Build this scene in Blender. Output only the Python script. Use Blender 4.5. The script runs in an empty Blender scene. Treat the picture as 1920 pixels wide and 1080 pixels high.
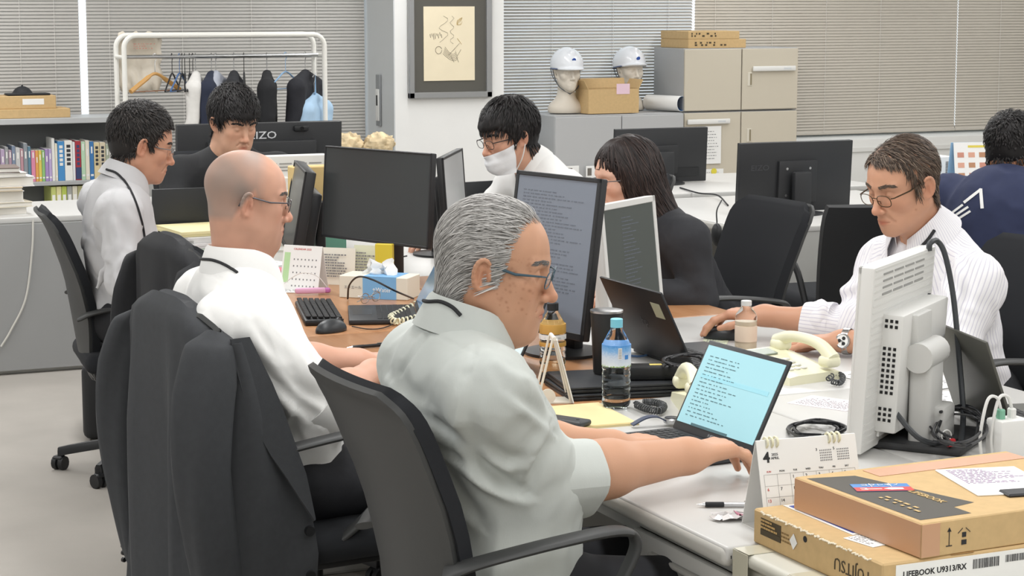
import bpy, bmesh, math, random
import numpy as np
from mathutils import Vector, Matrix, Euler
random.seed(7); RNG = np.random.default_rng(7)
PI = math.pi
scene = bpy.context.scene
COL = scene.collection

# ------------------------------------------------------------------ camera
# Room axes: x runs across the desk island (right-far), y along it (depth), z up.
# Origin is the near front corner of the desk in the foreground.
F_PX, HC, TH = 3800.0, 1.65, math.atan(540/3800.0)
CAMX, CAMY, YAW = -1.758, -2.993, math.radians(24.232)
cam_d = bpy.data.cameras.new('camera'); cam = bpy.data.objects.new('camera', cam_d); COL.objects.link(cam)
cam.location = (CAMX, CAMY, HC)
cam.rotation_euler = (PI/2 - TH, 0, -YAW)
cam_d.sensor_width = 36.0; cam_d.lens = 36.0*F_PX/1920.0
cam_d.clip_start = .05; cam_d.clip_end = 200
scene.camera = cam
_fx = np.array([math.cos(YAW), -math.sin(YAW)])   # image right in room xy
_fy = np.array([math.sin(YAW), math.cos(YAW)])    # view direction in room xy
def ray(x, y):
    a = (x-960)/F_PX; b = (540-y)/F_PX
    g = math.cos(TH)+b*math.sin(TH); h = _fx*a+_fy*g
    return np.array([h[0], h[1], -math.sin(TH)+b*math.cos(TH)])
C0 = np.array([CAMX, CAMY, HC])
def pz(x, y, z=.70):
    r = ray(x, y); return C0+r*((z-HC)/r[2])
def py(x, y, Y):
    r = ray(x, y); return C0+r*((Y-CAMY)/r[1])
def px_(x, y, X):
    r = ray(x, y); return C0+r*((X-CAMX)/r[0])
def proj(P):
    q = np.array(P, float)-C0
    cx = q[0]*_fx[0]+q[1]*_fx[1]; cz = q[0]*_fy[0]+q[1]*_fy[1]
    Fd = cz*math.cos(TH)-q[2]*math.sin(TH); U = cz*math.sin(TH)+q[2]*math.cos(TH)
    return 960+F_PX*cx/Fd, 540-F_PX*U/Fd, F_PX/Fd

# ------------------------------------------------------------------ light
w = bpy.data.worlds.new('world'); scene.world = w; w.use_nodes = True
bg = w.node_tree.nodes['Background']; bg.inputs[0].default_value = (.93, .97, 1.0, 1); bg.inputs[1].default_value = 1.15
def area(name, loc, sx, sy, power, col=(1, 1, 1)):
    l = bpy.data.lights.new(name, 'AREA'); l.shape = 'RECTANGLE'; l.size = sx; l.size_y = sy
    l.energy = power; l.color = col
    o = bpy.data.objects.new(name, l); COL.objects.link(o); o.location = loc
    return o
for i, lx in enumerate((-2.6, .2, 3.0, 5.8, 8.4)):
    for j, ly in enumerate((-2.0, 1.4, 4.8, 8.0)):
        area('ceiling_fluorescent_lamp', (lx, ly, 2.75), .35, 2.6, (35, 35, 34, 28, 16)[i])
vs = scene.view_settings
vs.view_transform = 'Standard'; vs.look = 'None'; vs.gamma = 1; vs.exposure = 0.28; vs.use_curve_mapping = False
# ------------------------------------------------------------------ materials
def srgb(h):
    if isinstance(h, str):
        h = h.lstrip('#'); c = [int(h[i:i+2], 16)/255 for i in (0, 2, 4)]
    else: c = [v/255 for v in h]
    return tuple(v/12.92 if v <= .04045 else ((v+.055)/1.055)**2.4 for v in c)
MATS = {}
def mat(name, col, rough=.5, metal=0, noise=0, nscale=30, bump=0, bscale=200, stretch=None, attr=False,
        emit=None, estr=1, trans=0, spec=.5, ior=1.45, coat=0, sss=0, alpha=1, sheen=0, bdist=.002):
    if name in MATS: return MATS[name]
    m = bpy.data.materials.new(name); m.use_nodes = True; MATS[name] = m
    nt = m.node_tree; N = nt.nodes; L = nt.links; b = N['Principled BSDF']
    c = srgb(col)
    b.inputs['Base Color'].default_value = (*c, 1); b.inputs['Roughness'].default_value = rough
    b.inputs['Metallic'].default_value = metal; b.inputs['Specular IOR Level'].default_value = spec
    b.inputs['IOR'].default_value = ior; b.inputs['Transmission Weight'].default_value = trans
    b.inputs['Coat Weight'].default_value = coat; b.inputs['Alpha'].default_value = alpha
    b.inputs['Sheen Weight'].default_value = sheen
    if sss:
        b.inputs['Subsurface Weight'].default_value = sss; b.inputs['Subsurface Radius'].default_value = (.012, .005, .003)
        b.inputs['Subsurface Scale'].default_value = 1
    if emit is not None:
        b.inputs['Emission Color'].default_value = (*srgb(emit), 1); b.inputs['Emission Strength'].default_value = estr
    src = None
    if attr:
        a = N.new('ShaderNodeVertexColor'); a.layer_name = 'Col'; src = a.outputs['Color']
        L.new(src, b.inputs['Base Color'])
    vec = None
    if noise or bump:
        tc = N.new('ShaderNodeTexCoord'); vec = tc.outputs['Object']
        if stretch:
            mp = N.new('ShaderNodeMapping'); mp.inputs['Scale'].default_value = stretch
            L.new(vec, mp.inputs['Vector']); vec = mp.outputs['Vector']
    if noise:
        n = N.new('ShaderNodeTexNoise'); n.inputs['Scale'].default_value = nscale; n.inputs['Detail'].default_value = 4
        L.new(vec, n.inputs['Vector'])
        mr = N.new('ShaderNodeMapRange'); mr.inputs['From Min'].default_value = .25; mr.inputs['From Max'].default_value = .75
        mr.inputs['To Min'].default_value = 1-noise; mr.inputs['To Max'].default_value = 1+noise
        L.new(n.outputs['Fac'], mr.inputs['Value'])
        mx = N.new('ShaderNodeMix'); mx.data_type = 'RGBA'; mx.blend_type = 'MULTIPLY'; mx.inputs['Factor'].default_value = 1
        if src: L.new(src, mx.inputs['A'])
        else: mx.inputs['A'].default_value = (*c, 1)
        L.new(mr.outputs['Result'], mx.inputs['B']); L.new(mx.outputs['Result'], b.inputs['Base Color'])
    if bump:
        n2 = N.new('ShaderNodeTexNoise'); n2.inputs['Scale'].default_value = bscale; n2.inputs['Detail'].default_value = 3
        L.new(vec, n2.inputs['Vector'])
        bp = N.new('ShaderNodeBump'); bp.inputs['Strength'].default_value = bump; bp.inputs['Distance'].default_value = bdist
        L.new(n2.outputs['Fac'], bp.inputs['Height']); L.new(bp.outputs['Normal'], b.inputs['Normal'])
    return m
def stripes(name, c1, c2, scale, axis='X', rough=.7, lo=.45, hi=.55):
    if name in MATS: return MATS[name]
    m = mat(name, c1, rough); nt = m.node_tree; N = nt.nodes; L = nt.links; b = N['Principled BSDF']
    tc = N.new('ShaderNodeTexCoord'); wv = N.new('ShaderNodeTexWave'); wv.bands_direction = axis
    wv.inputs['Scale'].default_value = scale; wv.inputs['Distortion'].default_value = .4; wv.inputs['Detail'].default_value = 0
    L.new(tc.outputs['Object'], wv.inputs['Vector'])
    r = N.new('ShaderNodeValToRGB'); r.color_ramp.elements[0].position = lo; r.color_ramp.elements[1].position = hi
    r.color_ramp.elements[0].color = (*srgb(c1), 1); r.color_ramp.elements[1].color = (*srgb(c2), 1)
    L.new(wv.outputs['Fac'], r.inputs[0]); L.new(r.outputs[0], b.inputs['Base Color'])
    return m
def wood(name, c1, c2, rough=.35):
    if name in MATS: return MATS[name]
    m = mat(name, c1, rough); nt = m.node_tree; N = nt.nodes; L = nt.links; b = N['Principled BSDF']
    tc = N.new('ShaderNodeTexCoord'); mp = N.new('ShaderNodeMapping'); mp.inputs['Scale'].default_value = (14, 1.2, 3)
    L.new(tc.outputs['Object'], mp.inputs['Vector'])
    n = N.new('ShaderNodeTexNoise'); n.inputs['Scale'].default_value = 3; n.inputs['Detail'].default_value = 6; n.inputs['Distortion'].default_value = .6
    L.new(mp.outputs['Vector'], n.inputs['Vector'])
    r = N.new('ShaderNodeValToRGB'); r.color_ramp.elements[0].position = .3; r.color_ramp.elements[1].position = .7
    r.color_ramp.elements[0].color = (*srgb(c1), 1); r.color_ramp.elements[1].color = (*srgb(c2), 1)
    L.new(n.outputs['Fac'], r.inputs[0]); L.new(r.outputs[0], b.inputs['Base Color'])
    return m

# ------------------------------------------------------------------ mesh building
class MB:
    def __init__(s, M=None): s.v = []; s.f = []; s.mi = []; s.M = M or Matrix.Identity(4); s.m = 0
    def add(s, vs, fs, M=None):
        T = s.M @ M if M is not None else s.M
        o = len(s.v); s.v += [tuple(T @ Vector(p)) for p in vs]
        s.f += [tuple(i+o for i in f) for f in fs]; s.mi += [s.m]*len(fs); return s
    def box(s, c, d, M=None):
        x, y, z = c; a, b, h = d[0]/2, d[1]/2, d[2]/2
        vs = [(x+i*a, y+j*b, z+k*h) for k in (-1, 1) for j in (-1, 1) for i in (-1, 1)]
        return s.add(vs, [(0, 2, 3, 1), (4, 5, 7, 6), (0, 1, 5, 4), (2, 6, 7, 3), (0, 4, 6, 2), (1, 3, 7, 5)], M)
    def rbox(s, c, d, r=.005, seg=2, M=None):
        vs, fs = _rbox(d[0], d[1], d[2], r, seg)
        return s.add([(p[0]+c[0], p[1]+c[1], p[2]+c[2]) for p in vs], fs, M)
    def cyl(s, p0, p1, r0, r1=None, n=16, caps=True):
        return s.tube([p0, p1], [r0, r0 if r1 is None else r1], n, caps)
    def tube(s, pts, r, n=8, caps=True, closed=False):
        pts = [np.array(p, float) for p in pts]; m = len(pts)
        if not hasattr(r, '__len__'): r = [r]*m
        vs = []; fs = []; nrm = None
        for i in range(m):
            if closed: t = pts[(i+1) % m]-pts[i-1]
            else: t = pts[min(i+1, m-1)]-pts[max(i-1, 0)]
            t = t/(np.linalg.norm(t)+1e-12)
            if nrm is None:
                a = np.array([0, 0, 1.]) if abs(t[2]) < .9 else np.array([1., 0, 0]); nrm = np.cross(t, a)
            nrm = nrm-t*(nrm@t); nrm /= np.linalg.norm(nrm)+1e-12; bn = np.cross(t, nrm)
            for k in range(n):
                a = 2*PI*k/n; vs.append(pts[i]+r[i]*(nrm*math.cos(a)+bn*math.sin(a)))
        for i in range(m if closed else m-1):
            j = (i+1) % m
            for k in range(n):
                l = (k+1) % n; fs.append((i*n+k, i*n+l, j*n+l, j*n+k))
        if caps and not closed:
            fs.append(tuple(range(n-1, -1, -1))); fs.append(tuple((m-1)*n+k for k in range(n)))
        return s.add([tuple(p) for p in vs], fs)
    def lathe(s, prof, n=24, c=(0, 0, 0), M=None):
        vs = []; fs = []; m = len(prof)
        for r, z in prof:
            for k in range(n): a = 2*PI*k/n; vs.append((c[0]+r*math.cos(a), c[1]+r*math.sin(a), c[2]+z))
        for i in range(m-1):
            for k in range(n):
                l = (k+1) % n; fs.append((i*n+k, i*n+l, (i+1)*n+l, (i+1)*n+k))
        if prof[0][0] > 1e-4: fs.append(tuple(range(n-1, -1, -1)))
        if prof[-1][0] > 1e-4: fs.append(tuple((m-1)*n+k for k in range(n)))
        return s.add(vs, fs, M)
    def prism(s, poly, z0, z1, M=None):
        n = len(poly)
        vs = [(p[0], p[1], z0) for p in poly]+[(p[0], p[1], z1) for p in poly]
        fs = [tuple(range(n-1, -1, -1)), tuple(range(n, 2*n))]+[(i, (i+1) % n, n+(i+1) % n, n+i) for i in range(n)]
        return s.add(vs, fs, M)
    def grid(s, P, thick=0, closed_u=False, M=None):
        """P: array (m,n,3); thick>0 makes a solid sheet"""
        P = np.asarray(P, float); m, n = P.shape[:2]
        if thick:
            du = np.gradient(P, axis=0); dv = np.gradient(P, axis=1); nn = np.cross(du, dv)
            nn /= np.linalg.norm(nn, axis=2, keepdims=True)+1e-12
            Q = P-nn*thick
        vs = [tuple(p) for p in P.reshape(-1, 3)]; fs = []
        I = lambda i, j: (i % m)*n+j
        R = m if closed_u else m-1
        for i in range(R):
            for j in range(n-1): fs.append((I(i, j), I(i+1, j), I(i+1, j+1), I(i, j+1)))
        if thick:
            o = m*n; vs += [tuple(p) for p in Q.reshape(-1, 3)]
            for i in range(R):
                for j in range(n-1): fs.append((o+I(i, j), o+I(i, j+1), o+I(i+1, j+1), o+I(i+1, j)))
                fs.append((I(i, 0), o+I(i, 0), o+I(i+1, 0), I(i+1, 0)))
                fs.append((I(i, n-1), I(i+1, n-1), o+I(i+1, n-1), o+I(i, n-1)))
            if not closed_u:
                for j in range(n-1):
                    fs.append((I(0, j), I(0, j+1), o+I(0, j+1), o+I(0, j)))
                    fs.append((I(m-1, j), o+I(m-1, j), o+I(m-1, j+1), I(m-1, j+1)))
        return s.add(vs, fs, M)
    def build(s, name, mats, parent=None, smooth=35, label=None, loc=None, rotz=0, off=None):
        me = bpy.data.meshes.new(name)
        v = s.v if off is None else [(p[0]-off[0], p[1]-off[1], p[2]-off[2]) for p in s.v]
        me.from_pydata(v, [], s.f); return _fin(me, name, mats, parent, smooth, label, loc, rotz, s.mi)
def _fin(me, name, mats, parent=None, smooth=35, label=None, loc=None, rotz=0, mi=None):
    for m in (mats if isinstance(mats, (list, tuple)) else [mats]): me.materials.append(m)
    if mi is not None and any(mi): me.polygons.foreach_set('material_index', mi)
    if smooth:
        me.polygons.foreach_set('use_smooth', [True]*len(me.polygons))
        if smooth < 180: me.set_sharp_from_angle(angle=math.radians(smooth))
    me.update()
    o = bpy.data.objects.new(name, me); COL.objects.link(o)
    if parent: o.parent = parent
    if label: o['label'] = label
    if loc is not None: o.location = [float(q) for q in loc]
    if rotz: o.rotation_euler.z = rotz
    return o
_rbc = {}
def _rbox(a, b, h, r, seg):
    k = (round(a, 5), round(b, 5), round(h, 5), r, seg)
    if k not in _rbc:
        bm = bmesh.new(); bmesh.ops.create_cube(bm, size=1)
        for v in bm.verts: v.co = (v.co.x*a, v.co.y*b, v.co.z*h)
        r = min(r, .49*min(a, b, h))
        bmesh.ops.bevel(bm, geom=bm.edges[:], offset=r, segments=seg, profile=.5, affect='EDGES', clamp_overlap=True)
        bm.verts.index_update()
        _rbc[k] = ([tuple(v.co) for v in bm.verts], [tuple(v.index for v in f.verts) for f in bm.faces]); bm.free()
    return _rbc[k]
def thing(name, label, cat, loc=(0, 0, 0), rotz=0, group=None):
    o = bpy.data.objects.new(name, None); COL.objects.link(o); o.empty_display_size = .1
    o.location = [float(q) for q in loc]; o.rotation_euler = (0, 0, rotz)
    o['label'] = label; o['category'] = cat
    if group: o['group'] = group
    return o
def tag(o, label, cat, group=None, kind=None):
    o['label'] = label
    if cat: o['category'] = cat
    if group: o['group'] = group
    if kind: o['kind'] = kind
    return o
def struct(o, label=None):
    o['kind'] = 'structure'
    if label: o['label'] = label
    return o
def copy_tree(o, parent=None):
    c = o.copy(); COL.objects.link(c); c.parent = parent
    for ch in list(o.children): copy_tree(ch, c)
    return c
def TR(loc=(0, 0, 0), rx=0, ry=0, rz=0):
    return Matrix.Translation([float(q) for q in loc]) @ Euler((rx, ry, rz)).to_matrix().to_4x4()
def bez(p, n=16):
    """Catmull-Rom through points"""
    p = [np.array(q, float) for q in p]; out = []
    q = [2*p[0]-p[1]]+p+[2*p[-1]-p[-2]]
    for i in range(1, len(q)-2):
        for k in range(n):
            t = k/n; a, b, c, d = q[i-1], q[i], q[i+1], q[i+2]
            out.append(.5*((2*b)+(-a+c)*t+(2*a-5*b+4*c-d)*t*t+(-a+3*b-3*c+d)*t**3))
    out.append(p[-1]); return out
def text(s, size, M, material, parent, name='lettering', depth=.0003, align='CENTER', bold=0, sx=1):
    cu = bpy.data.curves.new('t', 'FONT'); cu.body = s; cu.size = size; cu.align_x = align; cu.align_y = 'CENTER'
    cu.extrude = depth; cu.offset = bold; cu.resolution_u = 2
    t = bpy.data.objects.new('t', cu); COL.objects.link(t)
    me = bpy.data.meshes.new_from_object(t); bpy.data.objects.remove(t); bpy.data.curves.remove(cu)
    me.transform(M @ Matrix.Diagonal((sx, 1, 1, 1)))
    me.materials.clear()
    return _fin(me, name, material, parent, 0)
def ruled(mb, x0, x1, y0, y1, rows, z=.0004, seed=1, fill=.45, gap=.15, dash=(.02, .09)):
    """small printed marks: rows of short dashes lying in the local xy plane"""
    r = random.Random(seed); h = (y1-y0)/rows; W = x1-x0
    for i in range(rows):
        y = y1-(i+.5)*h; x = x0; end = x0+W*r.uniform(.45, 1)
        while x < end:
            l = W*r.uniform(*dash); l = min(l, x1-x)
            if l <= 0: break
            mb.box((x+l/2, y, z), (l, h*fill, z)); x += l+W*gap*r.uniform(.1, .6)
    return mb
BLACK = mat('black_plastic', '#1f2022', .45)
BLKM = mat('black_matte', '#26272a', .7, noise=.06, nscale=80)
WHITEP = mat('white_plastic', '#e3e3e0', .4)
PAPER = mat('paper_white', '#eeeeec', .75)
INK = mat('ink_black', '#2b2b2d', .7)
STEEL = mat('brushed_steel', '#b9babb', .28, 1)
CHROME = mat('chrome', '#dddddd', .12, 1)
CARD = mat('cardboard', '#c9ab7c', .8, noise=.06, nscale=60)
CABLE = mat('cable_black', '#202124', .5)
CREAM = mat('cream_plastic', '#e9e6c9', .4)
GLASS = mat('clear_glass', '#ffffff', .03, trans=1, ior=1.1, spec=.5)
# ------------------------------------------------------------------ the room
def floor_mat():
    m = mat('carpet_floor', '#aea9a2', .95, noise=.10, nscale=2.2, bump=.25, bscale=350)
    return m
b = MB(); b.box((2.5, 2.5, -.05), (16, 17, .1)); struct(b.build('floor', floor_mat()), 'pale grey carpet floor')
WALLW = mat('wall_white', '#e9e9e7', .7, noise=.01, nscale=8)
WALLS = mat('pillar_side_grey', '#cdd0d1', .6)
b = MB(); b.box((2.5, 9.98, .32), (16, .2, .64)); b.box((2.5, 9.98, 2.62), (16, .2, .36)); struct(b.build('wall_back', WALLW), 'white wall under the blinds')
b = MB(); b.box((3.335, 9.60, 1.4), (.77, .58, 2.8)); pil = struct(b.build('wall_pillar', WALLW), 'white pillar with a framed drawing')
b = MB(); b.box((2.946, 9.6, 1.4), (.008, .585, 2.8)); b.build('side_panel', WALLS, pil)  # thin sheet colours this pillar face greyer than the front
CEIL = mat('ceiling_white', '#e4e4e1', .9)
b = MB(); b.box((2.5, 2.5, 2.85), (16, 17, .1)); struct(b.build('ceiling', CEIL), 'white ceiling')
for n_, c_, d_ in (('wall_left', (-5.45, 2.5, 1.4), (.1, 15, 2.8)), ('wall_right', (10.45, 2.5, 1.4), (.1, 15, 2.8)), ('wall_front', (2.5, -5.9, 1.4), (16, .1, 2.8))):
    b = MB(); b.box(c_, d_); struct(b.build(n_, WALLW), 'plain white wall')
# windows behind the blinds
FRM = mat('window_frame_grey', '#9ea1a1', .5)
for i, (x0, x1) in enumerate(((-5.4, -1.4), (-1.4, 2.95), (3.72, 6.3), (6.3, 10.4))):
    b = MB(); y = 9.96
    for z in (.66, 2.42): b.box(((x0+x1)/2, y, z), (x1-x0, .06, .05))
    n = 1 if i == 2 else 2
    for k in range(n+1): b.box((x0+(x1-x0)*k/n, y, 1.54), (.05, .06, 1.8))
    o = struct(b.build('window_%d' % (i+1), FRM), 'window behind venetian blinds')
    for k in range(n):
        a0 = x0+(x1-x0)*k/n; a1 = x0+(x1-x0)*(k+1)/n
        g = MB(); g.box(((a0+a1)/2, y, 1.54), (a1-a0-.05, .006, 1.72)); g.build('pane', mat('window_glass', '#f4fbff', .0, trans=1, ior=1.01, spec=.2), o)
# radiator cover under the right-hand blinds
b = MB(); b.rbox((8.06, 9.70, .32), (4.0, .30, .64), .01); b.box((8.06, 9.545, .56), (4.0, .012, .03))
tag(b.build('radiator_cover', mat('cover_white', '#dfdfdc', .5)), 'long white radiator cover under the right-hand blinds', 'cover')
BLIND = mat('blind_slat', '#b3b0ab', .5, noise=.015, nscale=5)
BLIND2 = mat('blind_slat_warm', '#c4bdb2', .5, noise=.015, nscale=5)
def blind(x0, x1, z0, z1, y, tilt, label, m=BLIND, pitch=.0215, cords=()):
    o = thing('venetian_blind', label, 'blind', ((x0+x1)/2, y, z0)); b = MB(); W = x1-x0; n = int((z1-z0-.05)/pitch)
    for i in range(n):
        z = .03+i*pitch; M = TR((0, 0, z), rx=math.radians(tilt)); h = .0125
        P = np.array([[(sx*W/2, t*h, .0022*(1-t*t)) for t in (-1, -.4, .4, 1)] for sx in (-1, 1)])
        b.grid(P, .0006, M=M)
    s = b.build('slats', m, o, 60); s['kind'] = 'stuff'
    r = MB(); r.rbox((0, 0, .01), (W, .024, .016), .003, 1); r.build('bottom_rail', m, o)
    r = MB(); r.rbox((0, 0, z1-z0-.015), (W, .035, .03), .003, 1); r.build('head_rail', m, o)
    for c in cords:
        k = MB(); xx = c-(x0+x1)/2
        for dy in (-.0135, .0135): k.cyl((xx, dy, .02), (xx, dy, z1-z0-.02), .0013, n=5)
        kk = k.build('ladder_cord', mat('cord_white', '#dbd9d4', .7), o); kk['kind'] = 'stuff'
    return o
bx = lambda u, y=9.78: float(py(u, 100, y)[0])
blind(-3.5, bx(152), .66, 2.42, 9.82, 62, 'closed grey blind left of the bright gap at the far left', cords=(bx(40), bx(105)))
blind(bx(166), 2.93, .66, 2.42, 9.82, 62, 'closed grey blind behind the coat rack', cords=(bx(208), bx(345), bx(475), bx(597)))
blind(3.735, bx(1303), .80, 2.42, 9.83, 43, 'half-open blind with daylight between its slats behind the helmets', cords=(bx(1040), bx(1152, 9.8), bx(1258)))
blind(bx(1308), bx(1800.5), .655, 2.42, 9.83, 60, 'closed warm grey blind to the right of the tall cabinet', BLIND2, cords=(bx(1345), bx(1452), bx(1553), bx(1655)))
blind(bx(1801.5), 9.9, .655, 2.42, 9.83, 60, 'closed warm grey blind at the right edge of the picture', BLIND2, cords=(bx(1880), bx(1990)))
# switch plate and picture on the pillar
o = thing('wall_switch_plate', 'tall grey switch panel on the side of the white pillar', 'switch', (2.94, 9.52, 1.0))
q0 = px_(711, 140, 2.94); q1 = px_(711, 236, 2.94); zc = (q0[2]+q1[2])/2; yy = q0[1]; hh = q0[2]-q1[2]
b = MB(); b.rbox((-.006, yy-9.52, zc-1.0), (.012, .075, hh), .003); b.build('plate', mat('switch_grey', '#8d9092', .5), o)
b = MB(); b.rbox((-.014, yy-9.52, zc-1.0-.03), (.008, .055, hh*.62), .003); b.build('panel', WHITEP, o)
b = MB(); b.box((-.019, yy-9.52, zc-1.0), (.003, .022, hh*.2)); b.build('slot', BLKM, o)
pl = py(766, 185, 9.29); pr = py(921, 180, 9.29); zb = pl[2]; fx0, fx1 = pl[0], pr[0]; fw_ = fx1-fx0; fh = .76
o = thing('picture_frame', 'silver framed line drawing hanging on the white pillar', 'picture', ((fx0+fx1)/2, 9.30, zb))
b = MB(); t = .038
for cx_, cz, sx, sz in ((0, t/2, fw_, t), (0, fh-t/2, fw_, t), (-fw_/2+t/2, fh/2, t, fh), (fw_/2-t/2, fh/2, t, fh)): b.rbox((cx_, -.016, cz), (sx, .03, sz), .004, 1)
b.build('frame', mat('frame_silver', '#a6a7a8', .35, .7), o)
b = MB(); b.box((0, -.006, fh/2), (fw_-.05, .006, fh-.05)); b.build('mat_board', mat('mat_board_dark', '#57554f', .6), o)
a0 = py(795, 152, 9.285); a1 = py(890, 12, 9.285)
b = MB(); b.box(((a0[0]+a1[0])/2-(fx0+fx1)/2, -.012, (a0[2]+a1[2])/2-zb), (a1[0]-a0[0], .004, a1[2]-a0[2])); sheet = b.build('drawing_sheet', mat('aged_paper', '#e8dcc0', .8, noise=.03, nscale=8), o)
sk = MB(); r = random.Random(3)
def S(u, v): q = py(u, v, 9.28); return (q[0]-(fx0+fx1)/2, -.0152, q[2]-zb)
sk.tube([S(833+r.uniform(-2, 2)+8*math.sin(a*2), 30+a*9) for a in [i*.5 for i in range(12)]], .0008, 4)
sk.tube([S(848+4*math.sin(a*3), 30+a*8) for a in [i*.5 for i in range(14)]], .0008, 4)
for k in range(8): sk.tube([S(807+k*3, 62+r.uniform(-3, 3)), S(808+k*3, 70+r.uniform(-3, 5))], .0016, 4)
sk.tube([S(823+6*math.cos(a), 94+7*math.sin(a)) for a in [i*.5 for i in range(13)]], .0014, 4)
for k in range(5): sk.tube([S(845+10*math.cos(a)*(1+.1*k), 95+k*3+7*math.sin(a*1.5)) for a in [i*.45 for i in range(9)]], .0009, 4)
for k in range(4): sk.tube([S(838+r.uniform(-5, 28), 82+r.uniform(-4, 30)), S(842+r.uniform(-5, 28), 100+r.uniform(0, 18))], .001, 4)
e = sk.build('ink_sketch', mat('sketch_grey', '#6d6659', .8), sheet); e['kind'] = 'stuff'
sk = MB()
for k in range(6): sk.tube([S(862+5*math.cos(a+k), 40+7*math.sin(a+k*.6)) for a in [i*.6 for i in range(6)]], .0008, 4)
sk.tube([S(858, 72), S(866, 83)], .0012, 4); e = sk.build('ochre_sketch', mat('sketch_ochre', '#b59a55', .8), sheet); e['kind'] = 'stuff'
# ------------------------------------------------------------------ implicit-surface kit (bodies and cloth)
def smin(a, b, k):
    if k <= 0: return np.minimum(a, b)
    h = np.maximum(k-np.abs(a-b), 0)/k
    return np.minimum(a, b)-h*h*k*.25
def smax(a, b, k): return -smin(-a, -b, k)
def ell(P, c, r, R=None):
    q = P-np.asarray(c, np.float32)
    if R is not None: q = q@np.asarray(R, np.float32)
    r = np.asarray(r, np.float32)
    k0 = np.sqrt(((q/r)**2).sum(-1)); k1 = np.sqrt(((q/(r*r))**2).sum(-1))+1e-9
    return k0*(k0-1)/k1
def rcone(P, a, b, ra, rb):
    a = np.asarray(a, np.float32); b = np.asarray(b, np.float32)
    ba = b-a; t = np.clip(((P-a)@ba)/(ba@ba+1e-12), 0, 1)
    return np.sqrt(((P-a-t[..., None]*ba)**2).sum(-1))-(ra+(rb-ra)*t)
def sph(P, c, r): return np.sqrt(((P-np.asarray(c, np.float32))**2).sum(-1))-r
def rbx(P, c, h, r, R=None):
    q = P-np.asarray(c, np.float32)
    if R is not None: q = q@np.asarray(R, np.float32)
    q = np.abs(q)-(np.asarray(h, np.float32)-r)
    return np.sqrt((np.maximum(q, 0)**2).sum(-1))+np.minimum(q.max(-1), 0)-r
def surf(fn, lo, hi, h):
    """naive surface nets -> verts (n,3), quads (m,4)"""
    lo = np.asarray(lo, float); hi = np.asarray(hi, float)
    ax = [np.arange(lo[i], hi[i]+h, h, dtype=np.float32) for i in range(3)]
    B = 6; nb = [-(-len(a)//B) for a in ax]; nx, ny, nz = [n*B for n in nb]
    ax = [(lo[i]+h*np.arange(n)).astype(np.float32) for i, n in enumerate((nx, ny, nz))]
    # coarse pass over blocks, then only the blocks near the surface are sampled finely
    cc = [a.reshape(-1, B).mean(1) for a in ax]
    G = np.stack(np.meshgrid(*cc, indexing='ij'), -1).reshape(-1, 3).astype(np.float32)
    d0 = fn(G); near = np.abs(d0) < B*h*1.45
    D5 = np.repeat(np.where(d0 < 0, -1., 1.).astype(np.float32)[:, None], B**3, 1)
    loc = (np.stack(np.meshgrid(*[np.arange(B)]*3, indexing='ij'), -1).reshape(-1, 3)-(B-1)/2)*h
    idn = np.flatnonzero(near)
    for i in range(0, len(idn), 1500):
        q = idn[i:i+1500]; P = (G[q][:, None, :]+loc[None].astype(np.float32)).reshape(-1, 3)
        D5[q] = fn(P).reshape(len(q), -1)
    D = D5.reshape(nb[0], nb[1], nb[2], B, B, B).transpose(0, 3, 1, 4, 2, 5).reshape(nx, ny, nz)
    S = D < 0
    c = [(i, j, k) for i in (0, 1) for j in (0, 1) for k in (0, 1)]
    cnt = sum(S[i:nx-1+i, j:ny-1+j, k:nz-1+k].astype(np.int8) for i, j, k in c)
    act = (cnt > 0) & (cnt < 8); idx = -np.ones(act.shape, np.int64); ids = np.argwhere(act); idx[act] = np.arange(len(ids))
    acc = np.zeros((len(ids), 3)); n = np.zeros(len(ids))
    corners = np.array(c); dv = np.stack([D[ids[:, 0]+a, ids[:, 1]+b, ids[:, 2]+e] for a, b, e in c], 1)
    for p in range(8):
        for q in range(p+1, 8):
            if np.abs(corners[p]-corners[q]).sum() != 1: continue
            d0 = dv[:, p]; d1 = dv[:, q]; m = (d0 < 0) != (d1 < 0)
            t = np.where(m, d0/(d0-d1+1e-12), 0)
            acc += m[:, None]*(corners[p]+t[:, None]*(corners[q]-corners[p])); n += m
    V = (ids+acc/n[:, None])*h+lo
    quads = []
    for a in range(3):
        b, e = (a+1) % 3, (a+2) % 3
        s0 = [slice(None)]*3; s1 = [slice(None)]*3; s0[a] = slice(0, -1); s1[a] = slice(1, None)
        cr = S[tuple(s0)] != S[tuple(s1)]; w = np.argwhere(cr)
        w = w[(w[:, b] > 0) & (w[:, e] > 0) & (w[:, b] < D.shape[b]-1) & (w[:, e] < D.shape[e]-1)]
        flip = S[w[:, 0], w[:, 1], w[:, 2]]
        def cell(db, de):
            z = w.copy(); z[:, b] -= db; z[:, e] -= de; return idx[z[:, 0], z[:, 1], z[:, 2]]
        q = np.stack([cell(1, 1), cell(0, 1), cell(0, 0), cell(1, 0)], 1)
        q[~flip] = q[~flip][:, ::-1]; quads.append(q)
    return V, np.concatenate(quads)
def vnormals(V, Q):
    n = np.zeros_like(V); f = np.cross(V[Q[:, 2]]-V[Q[:, 0]], V[Q[:, 3]]-V[Q[:, 1]])
    for k in range(4): np.add.at(n, Q[:, k], f)
    return n/(np.linalg.norm(n, axis=1, keepdims=True)+1e-12)
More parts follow.
